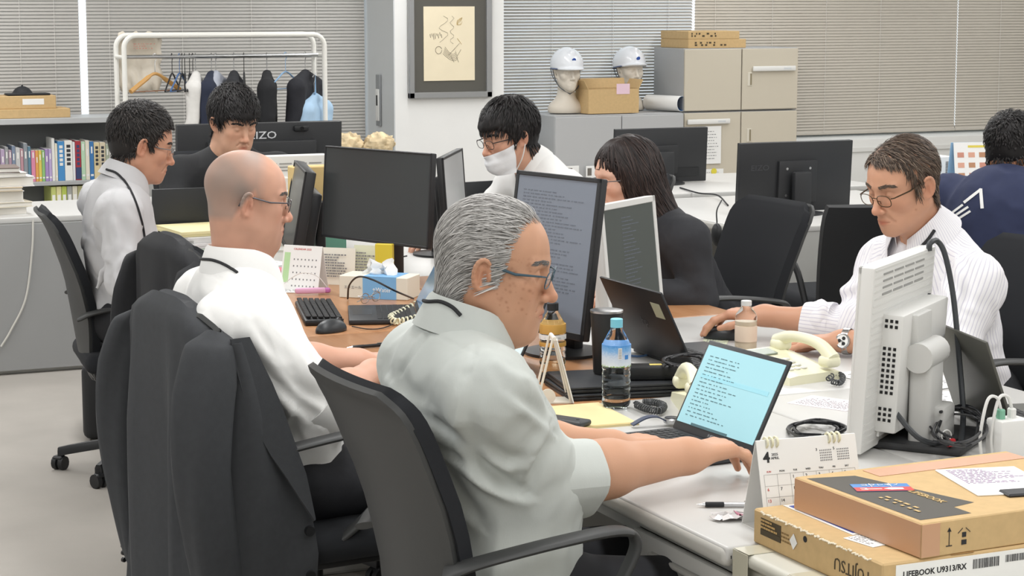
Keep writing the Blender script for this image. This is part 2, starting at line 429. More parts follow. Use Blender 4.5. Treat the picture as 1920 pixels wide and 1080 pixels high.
def relax(V, Q, it=1, lam=.5):
    for _ in range(it):
        s = np.zeros_like(V); c = np.zeros(len(V))
        for k in range(4):
            a, b = Q[:, k], Q[:, (k+1) % 4]
            np.add.at(s, a, V[b]); np.add.at(c, a, 1); np.add.at(s, b, V[a]); np.add.at(c, b, 1)
        V = V*(1-lam)+lam*s/np.maximum(c, 1)[:, None]
    return V
_nw = {}
def wob(P, freq, seed=0, dirs=None, n=7):
    """cheap smooth noise from warped sines, about -1..1"""
    r = np.random.default_rng(seed); out = np.zeros(len(P))
    for i in range(n):
        k = r.normal(size=3); k /= np.linalg.norm(k)
        if dirs is not None: k = k*dirs
        k = k*freq*r.uniform(.6, 1.6)
        out += np.sin(P@k+r.uniform(0, 6.28)+1.3*np.sin(P@(r.normal(size=3)*freq*.5)+r.uniform(0, 6.28)))
    return out/n*1.6
def folds(P, freq, seed, dirs): 
    a = wob(P, freq, seed, dirs); return np.sign(a)*np.abs(a)**1.3
def mesh_obj(name, parts, material, parent, off=(0, 0, 0), smooth=180, label=None):
    """parts: list of (V, Q, colours or None) merged in one mesh"""
    o = 0; VV = []; QQ = []; CC = []
    has = any(p[2] is not None for p in parts)
    for V, Q, c in parts:
        VV.append(np.asarray(V)-np.asarray(off)); QQ.append(np.asarray(Q)+o); o += len(V)
        if has: CC.append(c if c is not None else np.ones((len(V), 3))*.5)
    V = np.concatenate(VV); Q = np.concatenate(QQ)
    me = bpy.data.meshes.new(name); n = len(Q); w = Q.shape[1]
    me.vertices.add(len(V)); me.vertices.foreach_set('co', V.astype(np.float32).ravel())
    me.loops.add(n*w); me.loops.foreach_set('vertex_index', Q.astype(np.int32).ravel())
    me.polygons.add(n); me.polygons.foreach_set('loop_start', np.arange(0, n*w, w, dtype=np.int32))
    me.update(calc_edges=True); me.validate()
    if has:
        C = np.concatenate(CC); C = np.concatenate([C, np.ones((len(C), 1))], 1).astype(np.float32)
        a = me.color_attributes.new('Col', 'FLOAT_COLOR', 'POINT'); a.data.foreach_set('color', C.ravel())
    return _fin(me, name, material, parent, smooth, label)
def frame(fwd, up=(0, 0, 1)):
    f = np.array(fwd, float); f /= np.linalg.norm(f); l = np.cross(up, f); l /= np.linalg.norm(l); u = np.cross(f, l)
    return np.stack([f, l, u], 1)      # columns: forward, left, up
# ------------------------------------------------------------------ people
def head_sdf(o, ears=True):
    """head in its own frame: x forward, y left, z up, origin between the ears (metres)"""
    fat = o.get('fat', 0); nl = o.get('nose', 1.0); nb = o['nb']; nr = o.get('neck_r', .056)
    jl = o.get('jaw', 0.0); ew = .076+.004*fat
    def f(P):
        A = P.copy(); A[:, 1] = np.abs(A[:, 1])
        d = ell(A, (-.012, 0, .046), (.098, .078, .086))
        d = smin(d, ell(A, (.028, 0, .030), (.066, .066, .078)), .03)
        d = smin(d, ell(A, (.030, 0, -.045), (.060, .054+.006*fat, .058+jl)), .035)
        d = smin(d, rcone(A, (-.004, .050+.006*fat, -.045), (.072, .012, -.094-jl), .020, .016), .03)
        d = smin(d, sph(A, (.078, 0, -.094-jl), .0165), .02)
        d = smin(d, sph(A, (.058, .041, -.012), .023+.003*fat), .025)
        if fat > .3:
            d = smin(d, ell(A, (.045, .036, -.062), (.034, .026, .034)), .03)
            d = smin(d, ell(A, (.022, 0, -.10-jl), (.058, .046, .018+.02*fat)), .035)
        # brow, sockets, lids
        d = smin(d, rcone(A, (.089, .010, .030), (.074, .046, .030), .009, .009), .014)
        d = smax(d, -ell(A, (.101, .031, .010), (.020, .019, .012)), .014)
        d = smin(d, sph(A, (.0765, .031, .009), .0135), .004)
        d = smax(d, -rcone(A, (.0925, .022, .0065), (.088, .043, .0065), .0010, .0010), .003)
        # nose
        d = smin(d, rcone(A, (.088, 0, .020), (.110*1.0+.006*(nl-1), 0, -.026), .0075, .0105), .012)
        d = smin(d, sph(A, (.113+.012*(nl-1), 0, -.030), .0095), .008)
        d = smin(d, sph(A, (.101, .0125, -.034), .0078), .008)
        d = smax(d, -rcone(A, (.107, .007, -.044), (.100, .009, -.040), .003, .002), .004)
        # mouth: muzzle, lips, parting line
        d = smin(d, ell(A, (.076, 0, -.062), (.024, .030, .026)), .02)
        d = smin(d, rcone(A, (.0985, 0, -.0585), (.088, .021, -.064), .0052, .0022), .005)
        d = smin(d, rcone(A, (.0965, 0, -.0705), (.087, .020, -.067), .0058, .0022), .005)
        d = smax(d, -rcone(A, (.1045, 0, -.0645), (.092, .024, -.066), .0013, .0010), .003)
        d = smax(d, -rcone(A, (.100, .014, -.040), (.083, .031, -.066), .0012, .0012), .008)
        # ear: plate, rim, concha, lobe
        Re = np.array(Euler((math.radians(-14), math.radians(-8), math.radians(-22))).to_matrix())
        q = (A-np.array((-.010, ew, .002), np.float32))@Re
        e = ell(q, (0, .004, 0), (.0185, .0045, .031))
        a = np.linspace(-.75*PI, .85*PI, 13); pts = [(.0175*math.sin(t)*-1*(1 if t < 0 else 1), .009, .031*math.cos(t)) for t in a]
        pts = [(-.0165*math.sin(t+.5), .0085, .003+.0295*math.cos(t+.5)) for t in np.linspace(-1.3, 2.6, 12)]
        for i in range(len(pts)-1): e = smin(e, rcone(q, pts[i], pts[i+1], .0036, .0036), .003)
        e = smin(e, ell(q, (.005, .005, -.027), (.0095, .0055, .011)), .006)
        e = smax(e, -ell(q, (.004, .0125, -.003), (.0085, .009, .015)), .004)
        e = smin(e, ell(q, (.0125, .006, -.004), (.004, .004, .007)), .004)
        e = smin(e, rcone(q, (-.004, .007, .016), (-.008, .008, -.012), .003, .003), .004)
        if ears: d = smin(d, e, .006)
        d = smin(d, rcone(A, (-.030, 0, -.035), nb, nr, nr+.006), .035)
        d = smin(d, rcone(A, (.022, 0, -.085), np.array(nb)*[1, 1, .8]+[.02, 0, 0], .030, .045), .04)
        return d
    return f
def mixc(c, t, m): return c*(1-m[:, None])+np.asarray(t)*m[:, None]
def gauss(V, c, r): return np.exp(-(((V-np.asarray(c))/np.asarray(r))**2).sum(1))
def head_col(V, o):
    base = np.array(srgb(o.get('skin', '#d9a98c'))); n = len(V)
    c = np.tile(base, (n, 1)); A = V.copy(); A[:, 1] = np.abs(A[:, 1])
    c = c*(1+.05*wob(V, 60, 3)[:, None]+.035*wob(V, 190, 5)[:, None])
    red = base*[1.04, .72, .66]
    c = mixc(c, red, .5*np.clip(gauss(A, (.112, 0, -.03), (.014, .018, .016))+gauss(A, (.07, .045, -.02), (.03, .02, .025))*.55
             + gauss(A, (-.01, .085, 0), (.03, .016, .04))*.8, 0, 1))
    lips = np.clip(gauss(A, (.097, 0, -.0645), (.016, .0205, .0095))*1.5-.25, 0, 1)
    c = mixc(c, base*np.array(o.get('lip', (.80, .52, .50))), lips)
    c = mixc(c, base*.55, .9*np.clip(gauss(A, (.0955, .033, .0065), (.012, .013, .0022)), 0, 1))
    if o.get('stubble', 0):
        m = np.clip(1.2*gauss(A, (.06, .02, -.085), (.05, .045, .035)), 0, 1)*o['stubble']*(1-lips)
        c = mixc(c, base*[.66, .68, .72], m)
    if o.get('scalp') is not None:      # shaven or thinning scalp, also the tint lifting shade between strands
        zm = np.interp(A[:, 0], [-.12, -.04, -.012, .01, .03, .045, .06, .12], o['scalp'])
        m = np.clip((A[:, 2]-zm)/.02, 0, 1)*np.clip((o.get('scalp_x', .2)-A[:, 0])/.03, 0, 1)
        m = m*(.72+.28*wob(V, 55, 9))*o.get('scalp_k', .6)
        c = mixc(c, np.array(srgb(o.get('scalp_col', '#8d8077'))), np.clip(m, 0, 1))
    r = np.random.default_rng(o.get('seed', 1))
    for _ in range(o.get('spots', 0)):
        p = np.array([r.uniform(.015, .085), .055+r.uniform(-.01, .02), r.uniform(-.06, .045)])
        c = mixc(c, base*[.60, .46, .38], r.uniform(.3, .75)*gauss(A, p, np.array([1, 3, 1])*r.uniform(.0010, .0030)))
    return np.clip(c, 0, 1)
def hairline(kind):
    X = [-.12, -.06, -.035, -.018, .000, .022, .030, .044, .060, .082, .13]
    Z = {'short':   [-.060, -.062, -.045, .008, .030, -.008, .012, .055, .078, .086, .084],
         'full':    [-.070, -.072, -.050, .000, .012, -.010, .008, .030, .048, .056, .050],
         'fringe':  [-.075, -.078, -.055, .000, .010, -.014, .000, .022, .036, .038, .030],
         'recede':  [-.070, -.072, -.055, .008, .028, -.022, -.005, .070, .108, .16, .20],
         'thin':    [-.065, -.068, -.050, .010, .030, -.010, .014, .066, .090, .100, .10],
         'none':    [.5]*11}[kind]
    return lambda P: np.interp(P[:, 0], X, Z)-P[:, 2]
def strands(sdf, roots, dirf, length, n, lift, rad, cols, seed):
    """grow locks over the surface sdf; returns V, Q, C in head frame"""
    r = np.random.default_rng(seed); S = len(roots)
    def grad(P):
        e = .0015; P = P.astype(np.float32); d0 = sdf(P)
        g = np.stack([sdf(P+np.eye(3, dtype=np.float32)[k]*e)-d0 for k in range(3)], 1)
        return d0, g/(np.linalg.norm(g, axis=1, keepdims=True)+1e-9)
    p = roots.copy(); pts = []; L = length*r.uniform(.65, 1.25, S); jit = r.normal(0, .16, (S, 3)); lf = lift*r.uniform(.35, 1.5, S)
    for i in range(n):
        d0, g = grad(p); t = i/(n-1)
        p = p-g*(d0-(lf*(math.sin(min(t*1.4+.15, 1)*PI*.5))))[:, None]
        pts.append(p.copy())
        d = dirf(p, t)+jit; d = d-g*(d*g).sum(1, keepdims=True)*.9; d /= np.linalg.norm(d, axis=1, keepdims=True)+1e-9
        p = p+d*(L/(n-1))[:, None]
    Pn = np.stack(pts, 1); T = np.gradient(Pn, axis=1); T /= np.linalg.norm(T, axis=2, keepdims=True)+1e-9
    _, g = grad(Pn.reshape(-1, 3)); g = g.reshape(Pn.shape); B = np.cross(T, g); B /= np.linalg.norm(B, axis=2, keepdims=True)+1e-9
    rr = (rad*r.uniform(.6, 1.4, S))[:, None]*np.array([.7 if k == 0 else (1 if k < n-2 else (.8 if k == n-2 else .12)) for k in range(n)])
    ring = [Pn+B*rr[..., None]*1.3, Pn+g*rr[..., None]*.8, Pn-B*rr[..., None]*1.3]
    V = np.stack(ring, 2).reshape(-1, 3)
    base = (np.arange(S)*n*3)[:, None]; Q = []
    for i in range(n-1):
        for k in (0, 1):
            a = i*3+k; Q.append(np.concatenate([base+a, base+a+1, base+a+4, base+a+3], 1))
    c = cols[r.integers(0, len(cols), S)]*r.uniform(.75, 1.25, (S, 1))
    C = np.repeat(c, n*3, axis=0)
    return V, np.concatenate(Q), np.clip(C, 0, 1)
def scalp_roots(sdf, g, N, seed, xmax=.2):
    r = np.random.default_rng(seed); out = []
    while sum(map(len, out)) < N:
        u = r.normal(size=(N*2, 3)); u /= np.linalg.norm(u, axis=1, keepdims=True)
        p = np.array((-.012, 0, .03))+u*[.1, .08, .1]
        for _ in range(3):
            d = sdf(p.astype(np.float32)); p = p-(u*d[:, None])*.9
        ok = (g(p) < 0) & (p[:, 0] < xmax) & (p[:, 2] > -.08); out.append(p[ok])
    return np.concatenate(out)[:N]
def hand_prims(W, fwd, down, thumb, curl=(.35, .45, .3), spread=.06, tcurl=.3, s=1.0, fk=None):
    """rounded-cone bones of a hand: W wrist, fwd along the fingers, down palm normal, thumb = lateral direction of the thumb"""
    f = np.array(fwd, float); f /= np.linalg.norm(f); n = -np.array(down, float); n -= f*(n@f); n /= np.linalg.norm(n)
    t = np.array(thumb, float); t -= f*(t@f)+n*(t@n); t /= np.linalg.norm(t)
    B = np.stack([f, t, n], 1); W = np.array(W, float)
    g = lambda p: W+B@(np.array(p)*s)
    pr = []; tips = []
    lat = [.030, .0095, -.0105, -.029]; kf = [.090, .094, .089, .080]
    ph = [(.043, .026, .021), (.047, .030, .022), (.043, .028, .021), (.034, .021, .019)]
    for i in range(4):
        pr.append((g((.0, lat[i]*.55, 0)), g((kf[i], lat[i], .002)), .0155*s, .0125*s))
        a = 0; p = np.array([kf[i], lat[i], .002]); sp = spread*(1.2-i*.8)
        cu = curl if fk is None else fk[i]
        for j in range(3):
            a += cu[j]; q = p+ph[i][j]*np.array([math.cos(a)*math.cos(sp), math.sin(sp)*math.cos(a), -math.sin(a)])
            r0 = (.0098, .0086, .0078)[j]*(1 if i < 3 else .88); r1 = (.0086, .0078, .0064)[j]*(1 if i < 3 else .88)
            pr.append((g(p), g(q), r0*s, r1*s)); p = q
        tips.append(g(p))
    b = np.array([.018, .024, -.006]); m = np.array([.056, .046, -.016])
    pr.append((g(b), g(m), .0155*s, .0125*s))
    d = np.array([math.cos(tcurl), .55-.5*tcurl, -.25]); d /= np.linalg.norm(d); q = m+.034*d
    pr.append((g(m), g(q), .0115*s, .0098*s))
    d2 = np.array([1, .2-.6*tcurl, -.25]); d2 /= np.linalg.norm(d2); q2 = q+.027*d2
    pr.append((g(q), g(q2), .0098*s, .0076*s)); tips.append(g(q2))
    return pr, tips
def arm_mesh(E, W, hand, skin, h=.003, r=(.046, .030), start=0.0):
    """forearm and hand as one surface"""
    pr, tips = hand_prims(W, **hand); E = np.array(E, float); W = np.array(W, float); S0 = E+(W-E)*start
    def f(P):
        d = rcone(P, S0, E+(W-E)*.45, r[0]*.97, r[0]); d = smin(d, rcone(P, E+(W-E)*.35, W, r[0], r[1]), .03)
        palm = None
        for i, (a, b, ra, rb) in enumerate(pr):
            q = rcone(P, a, b, ra, rb)
            if i in (0, 4, 8, 12, 16): palm = q if palm is None else smin(palm, q, .016)
        d = smin(d, palm, .03)
        for i, (a, b, ra, rb) in enumerate(pr):
            if i not in (0, 4, 8, 12, 16): d = smin(d, rcone(P, a, b, ra, rb), .006)
        return d
    pts = np.array([S0, E, W]+[p for q in pr for p in q[:2]]); m = .06
    V, Q = surf(f, pts.min(0)-m, pts.max(0)+m, h)
    base = np.array(srgb(skin)); c = np.tile(base, (len(V), 1))*(1+.04*wob(V, 70, 2)[:, None])
    for i, (a, b, ra, rb) in enumerate(pr):
        if i % 4 == 1 and i < 16: c = mixc(c, base*[1.0, .76, .70], .45*gauss(V, a, (.013,)*3))
        if i % 4 == 2 and i < 16: c = mixc(c, base*[.97, .74, .68], .4*gauss(V, a, (.008,)*3))
    for t in tips: c = mixc(c, base*[1.1, .92, .9], .5*gauss(V, t, (.008,)*3))
    return V, Q, np.clip(c, 0, 1)
SKIN = mat('skin', '#d9a98c', .48, attr=True, bump=.12, bscale=900, sss=.06, spec=.4)
HAIR = mat('hair', '#202020', .5, attr=True, spec=.35)
LENS = mat('spectacle_lens', '#ffffff', .02, trans=1, ior=1.06, spec=.6)
def Rz(a): return np.array([[math.cos(a), -math.sin(a), 0], [math.sin(a), math.cos(a), 0], [0, 0, 1]])
def Ry(a): return np.array([[math.cos(a), 0, math.sin(a)], [0, 1, 0], [-math.sin(a), 0, math.cos(a)]])
def Rx(a): return np.array([[1, 0, 0], [0, math.cos(a), -math.sin(a)], [0, math.sin(a), math.cos(a)]])
def make_glasses(root, C, R, s, fm, off, rim=True, low=0.0, lensr=(.025, .018), tip=None, arm=.0015):
    T = Matrix.LocRotScale(Vector([float(q) for q in (C-np.array(off))]), Matrix(R.tolist()), Vector((s, s, s)))
    g = MB(T); zc = .006-low; cx = .108
    ls = []
    for sg in (-1, 1):
        ring = []; l = MB(T); ls.append(l)
        for k in range(20):
            a = 2*PI*k/20; ca, sa = math.cos(a), math.sin(a)
            y = .033*sg+lensr[0]*math.copysign(abs(ca)**.75, ca); z = zc+lensr[1]*math.copysign(abs(sa)**.75, sa)
            ring.append((cx-.10*max(0, abs(y)-.02)**1.0*.9+.12*(z-zc), y, z))
        if rim: g.tube(ring, .0012, 6, closed=True)
        else: g.tube(ring[1:10], .0009, 6)
        l.add(ring+[(p[0]-.001, p[1], p[2]) for p in ring], [tuple(range(20)), tuple(range(39, 19, -1))]+[(i, 20+i, 20+(i+1) % 20, (i+1) % 20) for i in range(20)])
        hx = cx-.0045
        g.tube([(hx, .057*sg, zc+.008), (hx-.006, .066*sg, zc+.009), (.05, .074*sg, .012), (.0, .080*sg, .022), (-.018, .083*sg, .018), (-.028, .082*sg, -.004)],
               [.0016, .0018, arm+.0006, arm+.0006, arm+.0006, .0018], 6)
    g.tube([(cx, .009, zc+.006), (cx+.003, 0, zc+.008), (cx, -.009, zc+.006)], .0012, 6)
    for sg in (-1, 1): g.tube([(cx, .010*sg, zc), (cx-.008, .011*sg, zc-.004), (cx-.008, .012*sg, zc-.011)], .0008, 5)
    o = g.build('glasses', fm, root)
    for l in ls: l.build('lens', LENS, o)
    return o
def collar(root, C, R, o, m, off, hgt=.036, gap=.5, flare=.020, rad=.068, nb=None, tipdrop=.03, xs=1.0):
    """folded shirt collar standing round the neck base; R frame columns forward,left,up"""
    n = 41; rows = []
    for i in range(n):
        ph = -PI+gap+(2*PI-2*gap)*i/(n-1)    # angle measured from the back
        k = abs(ph)/(PI-gap); fr = k**3
        ca, sa = -math.cos(ph), math.sin(ph)
        r0 = rad; prof = []
        front = max(0, ca)
        hz = hgt*(1-.30*fr)
        for rr, zz in ((r0+.004, -.012), (r0, hz*.6), (r0-.001, hz), (r0+.005, hz+.004), (r0+.011, hz-.003),
                       (r0+.014+flare*.5, hz*.35-.010*fr), (r0+.014+flare, -.010-tipdrop*fr)):
            prof.append((rr*ca*xs, rr*sa*(1+.0), zz-.012*front-.03*fr*.6))
        rows.append(prof)
    P = np.array(rows); P = P@np.asarray(R).T+np.asarray(C)-np.asarray(off)
    b = MB(); b.grid(P, .0022)
    return b.build('collar', m, root, 60)
def torso_cloth(j, o):
    """shirt or jacket: trunk and sleeves as one implicit surface. j: joints"""
    Pv, NB = j['pelvis'], j['NB']; up = NB-Pv; L = np.linalg.norm(up); up = up/L
    fw = np.array(j['fwd'], float); fw = fw-up*(fw@up); fw /= np.linalg.norm(fw); lf = np.cross(up, fw)
    R = np.stack([fw, lf, up], 1); fd = o.get('depth', 1); wd = o.get('width', 1); th = o.get('thick', 0.0)
    bend = o.get('bend', 0.0)   # hunch: chest pushed backwards
    chest = Pv+up*L*.66-fw*bend; abd = Pv+up*L*.30+fw*o.get('belly', .02)-fw*bend*.6
    ar = o.get('arm_r', (.064, .056, .050)); extra = o.get('folds', []); end = o.get('sleeve', (1, 1)); k0 = o.get('k', .075)
    def f(P):
        d = ell(P, chest, (.118*fd+th, .172*wd+th, .21), R)
        d = smin(d, ell(P, abd, (.125*fd+th, .160*wd+th, .19), R), .07)
        d = smin(d, ell(P, Pv+up*.03, (.125*fd+th, .165*wd+th, .12), R), .06)
        for s in 'RL':
            S, E, Wr = j['S'+s], j['E'+s], j['W'+s]; e = end[0 if s == 'R' else 1]
            d = smin(d, rcone(P, NB-up*.066-fw*bend*.4, S+up*.002, .052+th*.5, .058+th), .05)
            d = smin(d, rcone(P, S, E, ar[0]+th, ar[1]+th), k0)
            if e > 0: d = smin(d, rcone(P, E, E+(Wr-E)*e, ar[1]+th, ar[1]*(1-e)+ar[2]*e+th), .012)
        for (a, b, r, k) in extra:
            if r > 0: d = smin(d, rcone(P, a, b, r, r*.6), k)
            else: d = smax(d, -rcone(P, a, b, -r, -r*.5), k)
        pl = (P-(Pv+up*o.get('hem', .02)).astype(np.float32))@up.astype(np.float32)
        d = smax(d, -pl, .02)
        # neck opening
        d = smax(d, -rcone(P, NB-up*.0, NB+up*.2, .052, .08), .012)
        return d
    pts = np.array([Pv, NB]+[j[a+s] for a in 'SE' for s in 'RL']+[j['E'+s]+(j['W'+s]-j['E'+s])*end[0 if s == 'R' else 1] for s in 'RL'])
    V, Q = surf(f, pts.min(0)-.2, pts.max(0)+.15, o.get('h', .008))
    V = relax(V, Q, 1, .4); N = vnormals(V, Q); a = o.get('wrinkle', .004)
    # folds run down the sleeves and diagonally across the trunk
    amp = np.full(len(V), a)
    for s in 'RL':
        S, E = j['S'+s], j['E'+s]; amp += a*.9*gauss(V, E, (.09,)*3)+a*.6*gauss(V, S+(E-S)*.35, (.08,)*3)
    amp *= 1-.6*gauss(V, NB-up*.05, (.12,)*3)
    sd = o.get('seed', 1); r1 = wob(V, o.get('ff', 34), sd, np.array([1, 1, .45])); r2 = wob(V, 70, sd+7, np.array([1., 1., .4])); r3 = wob(V, 30, sd+3)
    w = (.55-np.abs(r1)*1.5)*np.clip(.55+r3, 0, 1.4)+.45*(.5-np.abs(r2)*1.4)*np.clip(.4-r3, 0, 1.2)
    V = V+N*(amp*w)[:, None]
    return V, Q
def trousers(j, o):
    Pv = j['pelvis']; fw = np.array(j['fwd'], float); fw[2] = 0; fw /= np.linalg.norm(fw); lf = np.cross((0, 0, 1), fw)
    hipz = .53; hp = np.array([Pv[0], Pv[1], hipz+.02])
    K = [hp+fw*.40+lf*s*.13+np.array((0, 0, -.02)) for s in (-1, 1)]
    A = [k+fw*.02+np.array((0, 0, .12-k[2])) for k in K]
    def f(P):
        d = ell(P, hp+np.array((0, 0, .02)), (.15, .185, .115), np.stack([fw, lf, (0, 0, 1)], 1))
        for s, k, a in zip((-1, 1), K, A):
            d = smin(d, rcone(P, hp+lf*s*.09, k, .088, .068), .05); d = smin(d, rcone(P, k, a, .066, .055), .03)
        return d
    pts = np.array([hp]+K+A); V, Q = surf(f, pts.min(0)-.22, pts.max(0)+.22, .011)
    N = vnormals(V, Q); V = V+N*(.005*folds(V, 30, 4, np.array([1, 1, 1.])))[:, None]
    sh = []
    for a in A:
        sh.append((a+fw*-.03+np.array((0, 0, -.075)), a+fw*.16+np.array((0, 0, -.085))))
    return V, Q, sh
def cuff(root, c, ax, r0, r1, L, m, off, seed=0):
    ax = np.array(ax, float); ax /= np.linalg.norm(ax); s = np.cross(ax, (0, 0, 1)); s /= np.linalg.norm(s); u = np.cross(s, ax)
    n = 36; rows = []; rg = np.random.default_rng(seed); ph = rg.uniform(0, 6, 4)
    for k in range(n+1):
        a = 2*PI*k/n; d = s*math.cos(a)+u*math.sin(a); row = []
        wv = .05*math.sin(2*a+ph[0])+.035*math.sin(5*a+ph[1])
        for t, rr in ((.12, .86), (.0, .92), (-.02, 1.), (.1, 1.02), (.5, 1.0), (.9, 1.02), (1.02, 1.), (1.0, .93), (.85, .88)):
            r = (r0+(r1-r0)*t)*rr*(1+wv*(.6+.5*t)); row.append(np.array(c)+ax*(t*L+.006*math.sin(a+ph[2]))+d*r-off)
        rows.append(row)
    b = MB(); b.grid(np.array(rows)); return b.build('cuff', m, root, 70)
def person(label, o):
    """o: joints in room coordinates plus looks. Returns the Empty that holds the figure"""
    j = {k: np.array(v, float) for k, v in o['j'].items()}
    off = np.array([j['pelvis'][0], j['pelvis'][1], 0.])
    root = thing('person', label, 'person', off)
    R = Rz(math.radians(o['hyaw']))@Ry(math.radians(o['hpitch']))@Rx(math.radians(o.get('hroll', 0)))
    s = o.get('hs', 1.0); C = j['head']
    hl = dict(o.get('face', {})); nb = (R.T@(j['NB']-C))/s; hl['nb'] = tuple(nb)
    sdf = head_sdf(hl)
    bare = head_sdf(hl, False)
    lo = np.minimum((-.135, -.108, -.15), nb-.075); hi = np.maximum((.14, .108, .15), nb+.075)
    V, Q = surf(sdf, lo, hi, o.get('hres', .003)); col = head_col(V, hl)
    parts = [((V*s)@R.T+C, Q, col)]
    skin = hl.get('skin', '#d9a98c')
    # core of the trunk under the clothes, so that head, trunk and arms are one body
    Pv, NB = j['pelvis'], j['NB']
    core = lambda P: smin(smin(rcone(P, Pv, NB, .09, .06), rcone(P, j['SR'], j['ER'], .04, .035), .05), rcone(P, j['SL'], j['EL'], .04, .035), .05)
    pp = np.array([Pv, NB, j['SR'], j['SL'], j['ER'], j['EL']]); cv, cq = surf(core, pp.min(0)-.13, pp.max(0)+.08, .02)
    parts.append((cv, cq, np.tile(np.array(srgb(skin)), (len(cv), 1))))
    for sd in 'RL':
        h = o.get('hand'+sd)
        if h: parts.append(arm_mesh(j['E'+sd], j['W'+sd], h, skin, o.get('handres', .0032), o.get('fore', (.046, .030)), o.get('fstart', 0.0)))
    mesh_obj('body', parts, SKIN, root, off)
    # clothes
    c = o['cloth']; V2, Q2 = torso_cloth(j, c)
    mesh_obj(c.get('name', 'shirt'), [(V2, Q2, None)], c['mat'], root, off)
    for i, cf in enumerate(o.get('cuffs', [])): cuff(root, cf[0], cf[1], cf[2], cf[3], cf[4], c['mat'], off, i+o['cloth'].get('seed', 1))
    if o.get('legs', True):
        tv, tq, sh = trousers(j, o); mesh_obj('trousers', [(tv, tq, None)], o.get('trouser_mat', TROUS), root, off)
        for a, b in sh:
            sv, sq = surf(lambda P: smin(ell(P, (a+b)/2+np.array((0, 0, .0)), np.abs((b-a))*.62+np.array((.035, .035, .03))), sph(P, a+np.array((0, 0, .02)), .04), .03), np.minimum(a, b)-.14, np.maximum(a, b)+.14, .012)
            sv[:, 2] = np.maximum(sv[:, 2], .004); mesh_obj('shoe', [(sv, sq, None)], SHOE, root, off)
    up = NB-Pv; up /= np.linalg.norm(up)
    if o.get('collar'):
        k = o['collar']; nf = NB-C; cu = -nf/np.linalg.norm(nf); cu = cu*.6+up*.4
        fw = np.array(k.get('fwd', j['fwd']), float); Rc = frame(fw-cu*(fw@cu)/(cu@cu), cu); Rc = np.stack([Rc[:, 0], np.cross(cu/np.linalg.norm(cu), Rc[:, 0]), cu/np.linalg.norm(cu)], 1)
        collar(root, NB+np.array(k.get('shift', (0, 0, 0))), Rc, o, k['mat'], off, k.get('h', .036), k.get('gap', .45), k.get('flare', .02), k.get('rad', .066), tipdrop=k.get('tip', .03))
    # hair
    hk = o.get('hair')
    if hk:
        g = hairline(hk['line']); hp = []; cols = np.array([srgb(q) for q in hk['cols']]); sd = hk.get('seed', 3)
        if hk.get('cap', .010):
            th = hk['cap'] if 'cap' in hk else .010; zt = hk.get('top', .0); xb = hk.get('back', 0)
            def hf(P):
                d = ell(P, (-.014-xb*.5, 0, .048+zt*.4), (.098+th+xb*.5, .078+th, .086+th+zt*.6)); 
                d = smin(d, ell(P, (-.045, 0, -.01), (.055+th*.6, .062+th*.6, .06)), .03)
                d = smin(d, ell(P, (.028, 0, .032), (.067+th, .067+th*.8, .078+th)), .03)
                d = smax(d, g(P).astype(np.float32), .012)
                return smax(d, -(bare(P)+.006), .002)
            hv, hq = surf(hf, (-.15, -.12, -.1), (.14, .12, .19), .004)
            hv = hv+vnormals(hv, hq)*(.0022*wob(hv, 120, 5, np.array([.5, 1, .7])))[:, None]
            base = cols.mean(0)*.7; hp.append((hv, hq, np.tile(base, (len(hv), 1))))
            surf_f = lambda P: np.minimum(bare(P), smax(ell(P, (-.014-xb*.5, 0, .048+zt*.4), (.098+th+xb*.5, .078+th, .086+th+zt*.6)), g(P).astype(np.float32), .012))
        else: surf_f = bare
        for st in hk['strands']:
            gg = hairline(st.get('line', hk['line'])); cond = st.get('cond')
            roots = scalp_roots(surf_f, (lambda P: np.maximum(gg(P), cond(P))) if cond else gg, st['n'], sd, st.get('xmax', .2)); sd += 1
            hp.append(strands(surf_f, roots, st['dir'], st['len'], st.get('seg', 7), st.get('lift', .006), st.get('rad', .0011),
                              np.array([srgb(q) for q in st['cols']]) if 'cols' in st else cols, sd))
        hp = [((v*s)@R.T+C, q, c_) for v, q, c_ in hp]
        if hp: mesh_obj('hair', hp, HAIR, root, off, 180)
        if hk.get('brow'):
            bw = []
            for sg in (-1, 1):
                r = np.random.default_rng(5); n = 60; t = r.uniform(0, 1, n)
                x = .0985-.022*t**1.5; y = sg*(.012+.038*t); z = .0325+.004*np.sin(t*PI)+r.uniform(-.003, .003, n)
                roots = np.stack([x, y, z], 1)
                bw.append(strands(sdf, roots, lambda P, tt: np.stack([-.3*np.ones(len(P)), sg*np.ones(len(P)), -.1*np.ones(len(P))], 1), .011, 4, .0012, .0007, np.array([srgb(hk['brow'])]), 9))
            for v, q, c_ in bw: mesh_obj('eyebrow', [((v*s)@R.T+C, q, c_)], HAIR, root, off, 180)
    if o.get('glasses'): make_glasses(root, C, R, s, off=off, **o['glasses'])
    if o.get('lanyard'):
        b = MB(); b.tube([np.array(p)-off for p in bez(o['lanyard'], 8)], .0032, 6); b.build('lanyard', BLKM, root)
    return root, off, C, R, s
TROUS = mat('dark_trousers', '#232428', .8, noise=.08, nscale=40, bump=.15, bscale=500)
SHOE = mat('black_leather', '#191919', .35)
SAGE = mat('sage_shirt', '#c5cac6', .8, noise=.025, nscale=25, bump=.10, bscale=700, stretch=(1, 1, .12))
WHITES = mat('white_shirt', '#f1f1ef', .75, noise=.015, nscale=25, bump=.08, bscale=600)
GREYS = mat('grey_shirt', '#c9c9cb', .8, noise=.02, nscale=25, bump=.08, bscale=600)
SUIT = mat('black_suit', '#27282a', .85, noise=.08, nscale=40, bump=.15, bscale=500)
SUITF = mat('charcoal_suit', '#303135', .85, noise=.08, nscale=40, bump=.15, bscale=500)
